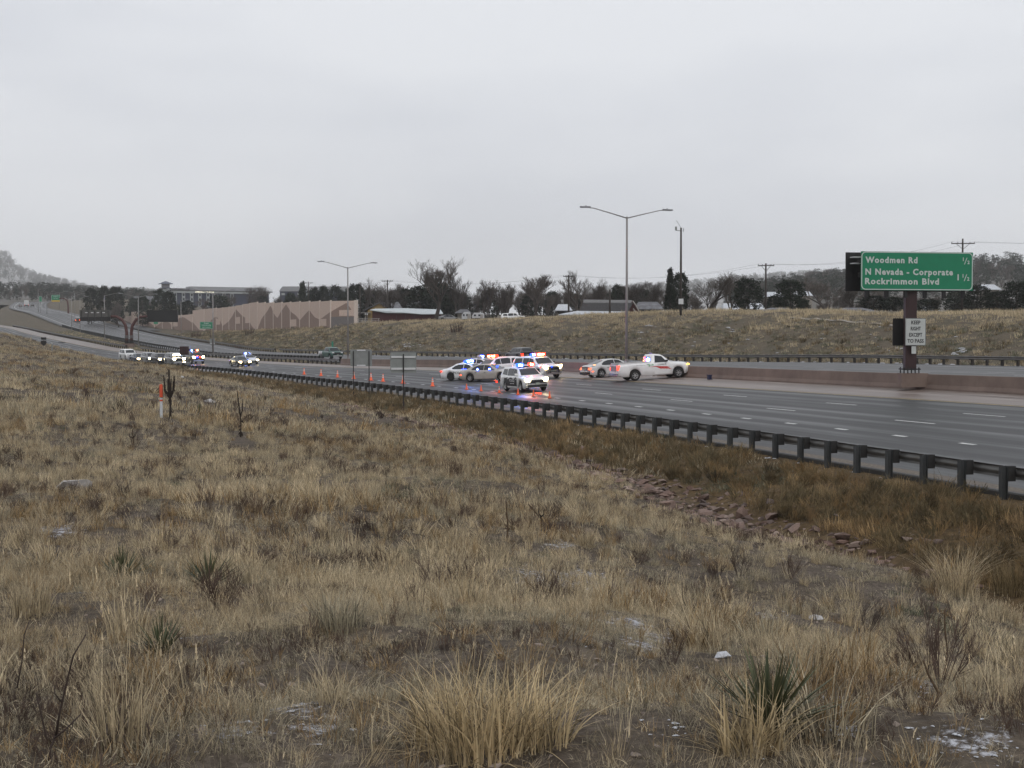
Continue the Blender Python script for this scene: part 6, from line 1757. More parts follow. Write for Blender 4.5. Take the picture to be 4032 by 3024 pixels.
# long grey-roofed hall behind the wall
Y = 940; M, Lw = bframe(1100, 1385, Y); root = empty('long_hall', M=M); tag(root, 'long pale-roofed hall behind the noise wall and dark pines', 'building')
H = lambda py: at(1240, py, Y).z - M.translation.z
mb = MB(); mb.box((Lw / 2, 12, H(1147) / 2 - 4), (Lw * .98, 24, H(1147) + 8)); mb.build('wall', M_navyw, root)
mb = MB(); mb.prism([(0, -1, H(1147)), (Lw, -1, H(1147)), (Lw * .97, -1, H(1137)), (Lw * .93, -1, H(1128)), (s * 14, -1, H(1128))], (0, 25, 0)); mb.build('roof', mat('pale_metal_roof2', (.27, .275, .29), .6, .1, .3, stretch=(.2, 1, 4)), root)
for k in range(9):
    mb = MB(); mb.box((Lw * (k + .5) / 9, -.12, H(1158)), (2.2, .2, 1.4)); mb.build('window', M_palew, root)

# ---------------------------------------------------------------- trees
M_bark = mat('bark', (.055, .045, .038), .9, .3, 5, rand=.25)
M_twig = mat('bare_twigs', (.085, .070, .060), .9, .25, 2, rand=.3)
def needle_mat(name, cols):
    m, n, l = node_mat(name)
    b = n['Principled BSDF']; b.inputs['Roughness'].default_value = .85; b.inputs['Specular IOR Level'].default_value = .15
    geo = n.new('ShaderNodeNewGeometry'); oi = n.new('ShaderNodeObjectInfo')
    f = noise(n, l, geo.outputs['Position'], .9, 4, .6)
    c = ramp(n, l, f, [(.3, cols[0]), (.55, cols[1]), (.75, cols[2])])
    hs = n.new('ShaderNodeHueSaturation'); mr = n.new('ShaderNodeMapRange'); mr.inputs['To Min'].default_value = .7; mr.inputs['To Max'].default_value = 1.3
    l.new(oi.outputs['Random'], mr.inputs['Value']); l.new(mr.outputs['Result'], hs.inputs['Value']); l.new(c, hs.inputs['Color'])
    l.new(hs.outputs['Color'], b.inputs['Base Color']); return m
M_needle = needle_mat('pine_needles', [(.012, .018, .012), (.024, .032, .021), (.04, .047, .032)])
def bare_tree_mesh(seed, vase=.55, depth=5, airy=False):
    """10 m tall leafless tree: returns trunk mesh, crown mesh"""
    rd = random.Random(seed); tr, cr = MB(), MB()
    def grow(p, d, L, r, lv):
        q = p; pts, rr = [p], [r]
        for i in range(3):
            d = (d + Vector((rd.gauss(0, .10), rd.gauss(0, .10), rd.gauss(.03, .06)))).normalized()
            q = q + d * L / 3; pts.append(q); rr.append(r * (1 - .12 * (i + 1)))
        mb = tr if lv >= depth - 1 else cr
        if lv >= 2: mb.tube(pts, rr, 6 if lv >= depth - 1 else (4 if lv > 2 else 3), cap=False)
        else:
            for a, b_, ra in zip(pts[:-1], pts[1:], rr):
                w = Vector((rd.uniform(-1, 1), rd.uniform(-1, 1), rd.uniform(-.3, .3))).normalized() * max(ra, .016)
                mb.add([a - w, a + w, b_ + w * .6, b_ - w * .6], [(0, 1, 2, 3)])
        if lv == 0: return
        nb = ({5: 4, 4: 4, 3: 4, 2: 5, 1: 6} if airy else {5: 5, 4: 4, 3: 5, 2: 6, 1: 6})[lv]
        for i in range(nb):
            k = rd.choice((1.0, .95, .8, .6, .45)) if i else 1.0
            j = min(int(k * 3), 2); base = pts[j].lerp(pts[j + 1], k * 3 - j)
            az = rd.uniform(0, 6.283); sp = vase * rd.uniform(.5, 1.35)
            sd = Vector((math.cos(az), math.sin(az), 0)) * sp
            nd = (d + sd + Vector((0, 0, .22))).normalized()
            grow(base, nd, L * rd.uniform(.58, .82), r * rd.uniform(.42, .6), lv - 1)
    grow(Vector((0, 0, -.3)), Vector((rd.gauss(0, .08), rd.gauss(0, .08), 1)), 2.7, .26, depth)
    zmax = max(v[2] for v in cr.v); f = 10.0 / zmax
    for mb in (tr, cr): mb.v = [(x * f, y * f, z * f) for x, y, z in mb.v]
    return tr.mesh('trunk', M_bark, True), cr.mesh('crown', M_twig)
def conifer_mesh(seed, spruce=False, lobes=240):
    """10 m tall conifer: trunk and a crown of needle sprays with gaps"""
    rd = random.Random(seed); tr, cr = MB(), MB()
    tr.tube([(0, 0, -.3), (0, 0, 5), (0, 0, 9.6)], [.26, .16, .03], 6)
    for i in range(lobes):
        k = rd.random() ** (.85)
        z = 1.0 + 8.9 * k
        if spruce: Rm = .25 + 2.0 * (1 - k) ** 1.0
        else: Rm = (.5 + 2.9 * math.sin(math.pi * min(1, (1 - k) * .72 + .10)) ** .9) * (1 + .22 * math.sin(3 * z + seed))
        az = rd.uniform(0, 6.283); rr = Rm * rd.uniform(.45, 1.0) ** .6
        c = Vector((math.cos(az) * rr, math.sin(az) * rr, z + rd.gauss(0, .15)))
        d = Vector((math.cos(az), math.sin(az), .25 if not spruce else -.15)).normalized()
        tr.tube([(0, 0, z - (.3 if not spruce else -.1)), c], [.045, .015], 3, cap=False) if i % 3 == 0 else None
        S_n = .42 if not spruce else .34
        for j in range(13):
            o = Vector((rd.gauss(0, S_n), rd.gauss(0, S_n), rd.gauss(0, S_n * .6)))
            p = c + o; a = (d + Vector((rd.gauss(0, .9), rd.gauss(0, .9), rd.gauss(.1, .6)))).normalized()
            b_ = a.cross(Vector((rd.gauss(0, 1), rd.gauss(0, 1), rd.gauss(0, 1)))).normalized()
            l_, w = rd.uniform(.32, .62), rd.uniform(.12, .24)
            cr.add([p - a * l_ * .5, p + b_ * w, p + a * l_ * .5, p - b_ * w], [(0, 1, 2, 3)])
    return tr.mesh('trunk', M_bark, True), cr.mesh('crown', M_needle)
BARE = [bare_tree_mesh(101 + i, .45 + .09 * i) for i in range(5)] + [bare_tree_mesh(111, .62, 5, True), bare_tree_mesh(112, .7, 5, True), bare_tree_mesh(113, .55, 5, True)]
CON = [conifer_mesh(201), conifer_mesh(202), conifer_mesh(203, lobes=260), conifer_mesh(204, True, 260)]
def tree(kind, px, ytop, Y, wpx, label, ybase=None, group=None, lean=0.0, name=None):
    if ybase is None: g = on_ground(px, Y)
    else: g = at(px, ybase, Y)
    h = at(px, ytop, Y).z - g.z
    src = BARE[kind[1] % len(BARE)] if kind[0] == 'b' else CON[kind[1] % len(CON)]
    wn = {'b': 7.4, 'c': 5.6}[kind[0]]
    if kind == ('c', 3): wn = 4.2
    if kind[0] == 'b' and kind[1] >= 5: wn = 5.6
    root = empty(name or ('bare_tree' if kind[0] == 'b' else 'pine_tree'), g, random.uniform(0, 6.28))
    sx = (wpx * Y / FPX) / wn if wpx else h / 10 * random.uniform(.85, 1.1)
    root.scale = (sx, sx, h / 10)
    tag(root, label, 'tree', group)
    link('trunk', src[0], root); link('crown', src[1], root)
    return root
GB, GP = 'bare trees beyond the bank', 'dark pines beyond the bank'
for a in [(('b', 5), 1715, 1008, 296, 175, 'tallest bare cottonwood with a broad crown right of the red shed'), (('b', 7), 1788, 1052, 306, 100, 'bare tree leaning against the tall cottonwood, on its right'),
          (('b', 6), 1500, 1090, 372, 115, 'bare tree behind the yellow gable house'), (('b', 0), 1588, 1108, 380, 90, 'thin bare tree between the shed pole and the dark pines'),
          (('b', 5), 1905, 1092, 304, 130, 'bare tree behind the parked trailers'), (('b', 2), 1985, 1112, 300, 100, 'bare tree left of the parked white car'),
          (('b', 0), 2110, 1072, 292, 185, 'wide vase-shaped bare tree in the middle of the tree line'), (('b', 7), 2268, 1060, 284, 130, 'bare tree just right of the barn power pole'),
          (('b', 1), 2345, 1092, 292, 100, 'bare tree rising behind the gambrel barn, left end'), (('b', 4), 2480, 1108, 300, 110, 'bare tree behind the gambrel barn, right end'),
          (('b', 2), 2560, 1104, 290, 130, 'bare tree behind the grey-roofed house'), (('b', 6), 2782, 1066, 252, 160, 'large bare tree right of the tall antenna pole'),
          (('b', 0), 2872, 1088, 258, 120, 'bare tree left of the first dark pine'), (('b', 6), 3262, 1082, 262, 170, 'bushy bare tree left of the big green sign'),
          (('b', 4), 3345, 1120, 256, 120, 'low bare tree touching the left of the big sign'), (('b', 2), 3425, 1135, 250, 110, 'bare tree half hidden by the big sign'), (('b', 1), 3560, 1150, 262, 120, 'bare tree behind the sign column'), (('b', 3), 3700, 1160, 250, 90, 'small bare tree below the right half of the sign'),
          (('b', 0), 985, 1180, 420, 60, 'bare shrubby tree in front of the noise wall'), (('b', 4), 1008, 1118, 620, 110, 'bare tree in front of the hotel, right end'), (('b', 1), 900, 1150, 640, 80, 'bare tree before the hotel windows'), (('b', 3), 470, 1185, 560, 75, 'bare tree under the left pines'), (('b', 2), 1435, 1118, 356, 70, 'bare tree by the pole at the noise wall end')]:
    tree(a[0], a[1], a[2], a[3], a[4], a[5], group=GB)
for a in [(('c', 0), 362, 1136, 600, 48, 'leftmost of three dark pines on the left slope'), (('c', 1), 412, 1131, 605, 42, 'middle of three dark pines on the left slope'), (('c', 2), 459, 1131, 592, 58, 'rightmost of three dark pines on the left slope'), (('c', 1), 563, 1168, 560, 46, 'dark pine behind the left message board arm'),
          (('c', 0), 628, 1140, 545, 48, 'dark pine left of the hotel tower base'), (('c', 2), 668, 1150, 540, 50, 'dark pine directly below the hotel tower'), (('c', 1), 722, 1192, 530, 34, 'small dark pine behind the plain pole'), (('c', 0), 862, 1163, 560, 70, 'round dark pine before the hotel right of the lamp post'),
          (('c', 3), 1192, 1116, 470, 50, 'pointed pine left of the far power pole'), (('c', 0), 1236, 1136, 478, 48, 'pine right of the far power pole'), (('c', 2), 1276, 1130, 482, 48, 'pine above the middle of the noise wall'), (('c', 1), 1322, 1128, 470, 52, 'pine left of the barrier-end lamp post'), (('c', 2), 1398, 1122, 352, 62, 'dark pine at the right end of the noise wall'),
          (('c', 0), 1655, 1128, 338, 90, 'dark pine right behind the red shed'), (('c', 2), 1705, 1098, 345, 90, 'tall dark pine behind the cottonwood trunk'), (('c', 1), 1745, 1118, 348, 70, 'dark pine right of the cottonwood trunk'), (('c', 1), 1598, 1140, 375, 50, 'small dark pine between shed pole and cottonwood'),
          (('c', 3), 2638, 1062, 236, 46, 'narrow pointed spruce left of the tall antenna pole'), (('c', 2), 2676, 1078, 228, 56, 'dense dark pine behind the tall antenna pole'), (('c', 0), 2432, 1122, 300, 46, 'dark pine peeking above the gambrel barn'),
          (('c', 0), 2945, 1098, 238, 92, 'large dark pine left of the crossarm pole'), (('c', 2), 3112, 1106, 236, 96, 'large dark pine right of the crossarm pole'), (('c', 1), 3050, 1165, 236, 60, 'low dark pine between the pole and the second large pine'), (('c', 1), 3163, 1185, 226, 40, 'low dark juniper right of the second large pine'),
          (('c', 1), 3440, 1166, 236, 100, 'dark pine behind the left half of the sign'), (('c', 0), 3520, 1170, 240, 70, 'dark pine left of the sign column'), (('c', 2), 3650, 1178, 250, 80, 'dark pine right of the sign column'), (('c', 0), 3760, 1150, 236, 80, 'dark pine under the right end of the sign'), (('c', 1), 3845, 1126, 232, 95, 'dark pine just right of the sign'), (('c', 2), 3925, 1150, 240, 90, 'dark pine before the wooded hill'), (('c', 0), 4000, 1110, 222, 100, 'dark pine at the right edge of the picture'), (('c', 2), 4060, 1130, 224, 90, 'dark pine cut by the right picture edge')]:
    tree(a[0], a[1], a[2], a[3], a[4], a[5], group=GP)
# the closed rows of smaller trees behind: one thing each
rd = random.Random(77)
k = 0
ordn = ['', 'gaunt ', 'bushy ', 'tangled ', 'slim ', 'greyish ']
for i in range(62):
    px = 1425 + (2730 - 1425) * (i + rd.random()) / 62; Y = rd.uniform(335, 430)
    yt_ = rd.uniform(1118, 1162)
    tree(('b', rd.randrange(5)), px, yt_, Y, rd.uniform(60, 105), 'leafless tree in the dense tree line between the noise wall end and the antenna pole', group='dense leafless tree line')
for i in range(26):
    px = 2730 + (4080 - 2730) * (i + rd.random()) / 26; Y = rd.uniform(300, 400)
    tree(('b', rd.randrange(5)), px, rd.uniform(1150, 1185), Y, rd.uniform(50, 95), 'leafless tree in the loose tree line right of the antenna pole', group='loose leafless tree line')
for i in range(16):
    px = rd.uniform(1450, 2650); Y = rd.uniform(345, 420)
    tree(('c', rd.randrange(3)), px, rd.uniform(1138, 1165), Y, rd.uniform(45, 75), 'dark pine half hidden in the dense leafless tree line', group='pines inside the tree line')
for i in range(14):
    px = 1010 + 400 * rd.random(); Y = rd.uniform(500, 640)
    tree(('b' if i % 2 else 'c', rd.randrange(3)), px, rd.uniform(1148, 1172), Y, rd.uniform(35, 60), 'bare tree top showing over the noise wall' if i % 2 else 'dark pine top showing over the noise wall', group='trees behind the noise wall')
for i in range(14):
    px = 480 + 420 * rd.random(); Y = rd.uniform(600, 720)
    tree(('b' if i % 3 else 'c', rd.randrange(3)), px, rd.uniform(1172, 1200), Y, rd.uniform(35, 60), 'bare tree in the rough ground below the hotel' if i % 3 else 'small pine in the rough ground below the hotel', group='trees below the hotel')
# dark shrubs on the bank
SHR = [tuft('foliage', M_weed, 90, .8, 1.5, .05, .7, 301, 3), tuft('foliage', M_umber, 100, .7, 1.1, .06, .9, 302, 3)]
for (px, py, Yg, s_, m_, label) in [(985, 1290, 380, 1.6, 0, 'dark shrub before the middle of the noise wall'), (775, 1320, 420, 1.8, 0, 'dark shrub left of the university sign'), (1000, 1300, 360, .9, 1, 'low olive shrub below the noise wall'), (1800, 1268, 262, 1.5, 0, 'dark twiggy shrub on the crest right of the red shed'), (2860, 1262, 180, .7, 1, 'dark shrub on the bank crest left of the dirt track'), (3330, 1310, 160, .7, 1, 'rusty shrub on the bank left of the sign column'), (1960, 1345, 215, .8, 0, 'small dark shrub low on the bank above the police cars'), (940, 1340, 330, 1.0, 0, 'shrub low on the bank below the noise wall')]:
    g = on_ground(px, Yg); root = empty('shrub', g); tag(root, label, 'shrub', 'shrubs on the bank'); o_ = link('foliage', SHR[m_], root); o_.scale = (s_, s_, s_)
# pale dirt track on the plateau
M_track = mat('pale_dirt_track', (.30, .26, .21), .9, .2, 2, dirt=(.5, .5, .5), dirt_amt=.4)
def ribbon(name, pts, w, m_, dz=.05):
    mb = MB(); P_ = [Vector(p) for p in pts]
    for i, p in enumerate(P_):
        d = (P_[min(i + 1, len(P_) - 1)] - P_[max(i - 1, 0)]); d.z = 0; nn = Vector((-d.y, d.x, 0)).normalized() * w / 2
        for q in (p - nn, p + nn): mb.v.append((q.x, q.y, gz(q.x, q.y) + dz))
    for i in range(len(P_) - 1): mb.f.append((2 * i, 2 * i + 1, 2 * i + 3, 2 * i + 2)); mb.m.append(0)
    return mb.build(name, m_)
_tp = [ground_hit(px, py, 120, 300) for px, py in ((3110, 1254), (3180, 1258), (3250, 1262), (3320, 1266), (3390, 1271), (3460, 1277), (3540, 1286))]
_tr = []
for a, b_ in zip(_tp[:-1], _tp[1:]):
    for k in range(8): _tr.append(a.lerp(b_, k / 8))
tag(ribbon('dirt_track', _tr, .4, M_track, .10), kind='structure')

# ---------------------------------------------------------------- hills with far woods
M_hill = mat('haze_paled_hill_ground', (.30, .295, .29), .95, .3, .02)  # far hills: haze brightness painted into a paler ground colour
M_knoll = mat('knoll_ground', (.11, .10, .085), .95, .35, .03, dirt=(.5, .5, .5), dirt_amt=.4)
def hill(name, sky, Yc, Yf, zf, back, label=None, seed=0, rough=3.0, m_=None):
    xs = np.linspace(sky[0][0], sky[-1][0], 90)
    ys = np.interp(xs, [a for a, _ in sky], [b_ for _, b_ in sky])
    mb = MB(); rows = []
    vv = np.concatenate([np.linspace(0, 1, 14), [1.15, 1.5]])
    for v in vv:
        for x, y in zip(xs, ys):
            crest = at(x, y, Yc).z
            Yv = Yf + (Yc - Yf) * min(v, 1) + (back * (v - 1) if v > 1 else 0)
            a = at(x, YH, Yc).x
            X = a * (Yv / Yc)
            k = v ** .85 if v <= 1 else 1 - (v - 1) * 1.6
            z = zf + (crest - zf) * k + rough * float(vnoise(X * .02 + seed, Yv * .02)) * min(1, v * 2) * (0 if abs(v - 1) < .01 else 1)
            mb.v.append((X, Yv, z))
    nx_ = len(xs)
    for j in range(len(vv) - 1):
        for i in range(nx_ - 1):
            a = j * nx_ + i; mb.f.append((a, a + 1, a + nx_ + 1, a + nx_)); mb.m.append(0)
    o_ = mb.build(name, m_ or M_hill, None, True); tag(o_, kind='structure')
    return np.array(mb.v).reshape(len(vv), nx_, 3)
def woods(name, label, grid, n_, s0, s1, rows=(2, 14), src=None):
    i = rng.integers(rows[0], rows[1] - 1, n_); j = rng.integers(0, grid.shape[1] - 1, n_)
    u, v = rng.random(n_), rng.random(n_)
    P_ = (grid[i, j] * ((1 - u) * (1 - v))[:, None] + grid[i + 1, j] * (u * (1 - v))[:, None] + grid[i, j + 1] * ((1 - u) * v)[:, None] + grid[i + 1, j + 1] * (u * v)[:, None])
    scatter(name, label, 'woods', src or far_trees, P_ - [0, 0, .3], rng.random(n_) * 6.28, s0 + rng.random(n_) * (s1 - s0), rng.integers(0, 3, n_))
def merged(pair):
    me = pair[1].copy(); return me
far_trees = [conifer_mesh(401, lobes=60)[1], conifer_mesh(402, lobes=60)[1], bare_tree_mesh(403, .5, 4)[1]]
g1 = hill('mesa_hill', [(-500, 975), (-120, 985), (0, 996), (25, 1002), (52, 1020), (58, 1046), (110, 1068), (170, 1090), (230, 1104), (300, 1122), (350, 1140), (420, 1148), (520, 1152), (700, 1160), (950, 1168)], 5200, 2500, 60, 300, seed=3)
woods('hillside_woods', 'hazy woods over the mesa hill at the far left', g1, 1800, 1.1, 2.0)
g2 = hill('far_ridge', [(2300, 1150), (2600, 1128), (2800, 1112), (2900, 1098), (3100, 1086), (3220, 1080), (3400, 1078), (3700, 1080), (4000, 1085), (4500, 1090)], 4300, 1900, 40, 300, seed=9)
woods('ridge_woods', 'hazy woods over the far ridge left of the sign', g2, 1800, 1.0, 1.8)
g3 = hill('wooded_knoll', [(2860, 1190), (2960, 1165), (3050, 1150), (3150, 1130), (3250, 1112), (3340, 1108), (3450, 1115), (3600, 1120), (3750, 1108), (3800, 1085), (3850, 1060), (3900, 1052), (3960, 1056), (4040, 1062), (4200, 1056), (4500, 1050)], 1250, 640, 12, 150, seed=21, rough=1.5, m_=M_knoll)
woods('knoll_woods', 'grey pine woods on the knoll behind the big sign', g3, 700, .7, 1.5)
g4 = hill('left_wooded_slope', [(-200, 1150), (0, 1150), (150, 1158), (300, 1172), (500, 1185), (700, 1195)], 1150, 900, 24, 80, seed=33, rough=1.0, m_=M_knoll)
woods('slope_woods', 'hazy trees behind the far bend', g4, 380, .5, 1.1)
# ================================================================== FOREGROUND: stones, plants, snow, marker
# ---- riprap stones in the ditch
M_stone = [mat('red_sandstone_%d' % i, c, .85, .22, 7, rand=.3, bump=.4) for i, c in enumerate([(.15, .095, .075), (.19, .13, .105), (.105, .074, .063), (.23, .17, .14)])]
def stone_mesh(seed, m_):
    rd = random.Random(seed); bm = bmesh.new()
    for i in range(13):
        v = Vector((rd.gauss(0, 1), rd.gauss(0, 1), rd.gauss(0, 1))).normalized()
        bm.verts.new((v.x * rd.uniform(.8, 1), v.y * rd.uniform(.55, .8), v.z * rd.uniform(.28, .45)))
    bmesh.ops.convex_hull(bm, input=bm.verts)
    for v in [v for v in bm.verts if not v.link_faces]: bm.verts.remove(v)
    me = bpy.data.meshes.new('stone'); bm.to_mesh(me); bm.free(); me.materials.append(m_); return me
STN = [stone_mesh(500 + i, M_stone[i % 4]) for i in range(12)]
rr_ = empty('riprap', tuple(ground_hit(3100, 2100))); tag(rr_, kind='structure')
ro_ = Vector(rr_.location)
k = 2600
t = -26 - 74 * rng.random(k) ** 1.25
wid = np.interp(t, [-100, -60, -32, -26], [.5, .75, 1.25, 1.0])
n0 = 14.0 + rng.normal(0, 1, k) * wid * .62
X, Y = plan(t, n0); Z = ground_fast(X, Y)
sz_ = np.clip(rng.lognormal(-2.0, .45, k), .05, .36)
o_ = np.argsort(-(sz_ / Y))
for i in o_[:300]:
    s_ = link('stone', STN[int(rng.integers(0, 12))], rr_)
    s_.location = Vector((X[i], Y[i], Z[i] + sz_[i] * .12)) - ro_
    s_.rotation_euler = (rng.normal(0, .25), rng.normal(0, .25), rng.random() * 6.28); s_.scale = (sz_[i],) * 3
rest = o_[300:]
sr = scatter('small_stones', None, None, STN, np.stack([X[rest], Y[rest], Z[rest] + sz_[rest] * .04], -1) - np.array(ro_), rng.random(len(rest)) * 6.28, sz_[rest] * .9, rng.integers(0, 12, len(rest)), rng.normal(0, .25, (len(rest), 2)))
sr.parent = rr_; sr.location = (0, 0, 0)
# ---- pebbles and clods between the grass
M_peb = mat('pebble', (.26, .21, .175), .9, .3, 9, rand=.45)
pebs = [stone_mesh(560 + i, M_peb) for i in range(4)]
X, Y = wedge(9000, 3.6, 26); tt_, nn_ = tn(X, Y); ok = (nn_ < 13.5) & (rng.random(9000) < np.clip(.35 - vnoise(X * .8, Y * .8) * .7, .05, 1))
X, Y = X[ok], Y[ok]
scatter('pebbles', 'loose pebbles and clods between the nearest grass', 'pebbles', pebs, place(X, Y, .004), rng.random(len(X)) * 6.28, .006 + rng.random(len(X)) ** 3 * .03, rng.integers(0, 4, len(X)), rng.normal(0, .3, (len(X), 2)))
# ---- crumbs and crusts of old snow
M_snowc = mat('old_snow', (.52, .53, .56), .75, .25, 30)
def snow_mesh(seed):
    rd = random.Random(seed); mb = MB(); k = 11
    ring = [(math.cos(6.283 * i / k) * (1.0 if i % 2 else .38) * rd.uniform(.6, 1.1), math.sin(6.283 * i / k) * (.6 if i % 3 else .2) * rd.uniform(.6, 1.2)) for i in range(k)]
    vs = [(x, y, -.03) for x, y in ring] + [(x * .7, y * .7, .10) for x, y in ring] + [(0, 0, .15)]
    mb.add(vs, [(i, (i + 1) % k, k + (i + 1) % k, k + i) for i in range(k)] + [(k + i, k + (i + 1) % k, 2 * k) for i in range(k)])
    return mb.mesh('snow', M_snowc, True)
snw = [snow_mesh(600 + i) for i in range(5)]
pts, sc_ = [], []
clus = [(2210, 2150, 50, 14, 30), (2150, 2260, 90, 30, 40), (2330, 2290, 90, 26, 40), (2420, 2340, 80, 24, 30), (2330, 2370, 70, 14, 26), (2460, 2450, 60, 16, 22), (2560, 2520, 90, 40, 30), (1780, 2370, 40, 15, 10), (1570, 2210, 30, 10, 8), (2060, 2320, 60, 20, 16),
        (860, 1945, 40, 8, 14), (300, 1930, 60, 10, 14), (1130, 2780, 90, 25, 36), (900, 2880, 80, 30, 24), (560, 2770, 50, 20, 14), (340, 2330, 30, 12, 8), (3250, 2770, 80, 25, 26), (3330, 2880, 60, 20, 18), (3850, 2930, 120, 40, 40), (3050, 2430, 40, 12, 10), (3600, 2700, 60, 30, 22), (3000, 2950, 40, 20, 10), (2640, 2860, 50, 25, 14), (3460, 2640, 60, 20, 16), (730, 2490, 24, 16, 10), (1260, 2870, 60, 30, 16), (3180, 2200, 60, 24, 14), (3350, 2240, 50, 14, 8), (3270, 2180, 20, 8, 5)]
for (cx_, cy_, sx_, sy_, k) in clus:
    for i in range(k):
        px, py = cx_ + random.gauss(0, sx_ * 1.1), cy_ + random.gauss(0, sy_ * 1.2)
        if not (1620 < py < 3060): continue
        p = ground_hit(px, py, 3.5, 80); pts.append((p.x, p.y, p.z + .004)); sc_.append((.004 + .015 * random.random() ** 2.5) * (1 + p.y / 16))
for k in range(45):
    t_ = -32.21 - 1.905 * random.randrange(0, 40); nn = 19.43 - random.uniform(.05, .35); x, y = plan(t_ + random.uniform(-.2, .35), nn)
    pts.append((float(x), float(y), gz(float(x), float(y)) + .02)); sc_.append(random.uniform(.04, .13))
for k in range(260):
    t_ = random.uniform(-300, -70); d = random.uniform(1, 20) if k % 2 else random.uniform(.6, 2.2); x, y = plan(t_, float(n_out(np.float64(t_))) + d)
    pts.append((float(x), float(y), gz(float(x), float(y)) + .05)); sc_.append(random.uniform(.1, .42) * (1.4 if k % 2 == 0 else 1))
for (px, py) in ((2520, 1310), (2560, 1290), (3560, 1370), (3790, 1385), (3760, 1395), (2870, 1300), (1600, 1365), (1640, 1362), (1000, 1318), (1230, 1330)):
    for k in range(7):
        p = ground_hit(px + random.gauss(0, 16), py + random.gauss(0, 5), 100, 420); pts.append((p.x, p.y, p.z + .12)); sc_.append(random.uniform(.2, .5))
scatter('snow_crumbs', 'thin crusts of old snow between grass, posts and scrub', 'snow', snw, pts, rng.random(len(pts)) * 6.28, sc_, rng.integers(0, 5, len(pts)))

# ---- big straw bunchgrass clumps: countable things
def bunch(name, label, px, py, r, h, nb, seed, m_, w=.006, lean=.9, heads=.0, segs=5, group='bunchgrass clumps in the foreground', flat=.12):
    g = ground_hit(px, py); root = empty(name, g, seed); tag(root, label, 'grass clump', group)
    link('blades', tuft('blades', m_, nb, r, h, w, lean, seed, segs, heads, flat), root); return root
M_straw = blade_mat('pale_straw', [(.50, .39, .23), (.58, .46, .28), (.46, .36, .21)], spread=.25)
bunch('bunchgrass', 'large golden straw clump at the bottom centre', 1900, 2960, .20, .37, 430, 701, M_straw, .0055, 1.15)
bunch('bunchgrass', 'golden straw clump merging with the large one on its right', 2110, 2925, .13, .30, 230, 702, M_straw, .0055, 1.15)
bunch('bunchgrass', 'golden straw clump merging with the large one on its left', 1740, 2920, .12, .29, 190, 712, M_straw, .0055, 1.2)
bunch('bunchgrass', 'tan straw clump with arching leaves before the right yucca', 2960, 2960, .12, .30, 240, 703, M_straw, .007, 1.1)
bunch('bunchgrass', 'pale arching clump at the right end of the stone ditch', 3760, 2340, .30, .85, 420, 704, M_tan, .008, 1.15)
bunch('bunchgrass', 'low orange clump left of the snow lump', 2740, 2560, .16, .26, 260, 705, M_rust, .006, 1.1)
bunch('bunchgrass', 'brown tufted clump on the snowy patch, centre right', 2560, 2400, .22, .30, 320, 706, M_rust, .007, 1.1)
bunch('bunchgrass', 'rusty drooping clump beside the round dark tuft', 2350, 2400, .20, .26, 260, 707, M_rust, .007, 1.2)
bunch('bunchgrass', 'low curled grey-orange mat right of the yucca', 3420, 2700, .26, .16, 420, 708, M_rust, .006, 1.3)
bunch('bunchgrass', 'pale stiff clump at the left edge', 120, 2420, .14, .34, 260, 709, M_tan, .0055, .7)
bunch('bunchgrass', 'tall thin straw clump in the lower left', 480, 2960, .10, .42, 200, 710, M_tan, .004, .55, .15)
bunch('bunchgrass', 'upright straw clump left of the big golden clump', 1330, 2480, .16, .30, 240, 711, M_grey, .006, .8)
bunch('bunchgrass', 'brown weed clump at the far right edge above the corner', 3990, 2330, .4, .7, 420, 713, M_umber, .009, .8)
# ---- yuccas
M_yucca = blade_mat('yucca_leaf', [(.055, .065, .032), (.085, .095, .05), (.12, .115, .06)], trans=.05, rough=.5, spread=.15)
def yucca(label, px, py, L, k, seed):
    rd = random.Random(seed); g = ground_hit(px, py); root = empty('yucca', g); tag(root, label, 'yucca', 'yuccas in the meadow')
    for i in range(k):
        mb = MB(); az = rd.uniform(0, 6.283); el = R(rd.uniform(22, 86)); l_ = L * rd.uniform(.65, 1.1)
        d = Vector((math.cos(az) * math.cos(el), math.sin(az) * math.cos(el), math.sin(el))); s_ = d.cross(Vector((0, 0, 1))).normalized() * .011 * L / .45
        up = s_.cross(d).normalized() * .004
        a = d * .02; b_ = d * l_ * .5; c = d * l_ - Vector((0, 0, l_ * .05))
        mb.add([a - s_ * .8, a + s_ * .8, b_ - s_, b_ + s_, c, a - up, b_ - up * 1.3], [(0, 1, 3, 2), (2, 3, 4), (5, 0, 2, 6), (1, 5, 6, 3), (6, 2, 4), (3, 6, 4)])
        me = mb.mesh('leaf', M_yucca); at2 = me.attributes.new('tone', 'FLOAT', 'FACE'); at2.data.foreach_set('value', np.full(len(me.polygons), rd.uniform(.7, 1.3), np.float32)); link('leaf', me, root)
yucca('spiky green yucca on the left, upper one', 476, 2296, .40, 60, 1)
yucca('spiky green yucca right of the upper left one', 820, 2318, .42, 50, 2)
yucca('spiky green yucca lowest in the left foreground', 632, 2590, .30, 46, 3)
yucca('dense green yucca in the right foreground behind straw', 3030, 2880, .34, 80, 4)
yucca('small dark green yucca left of the single dead stalk', 785, 1625, .55, 40, 5)
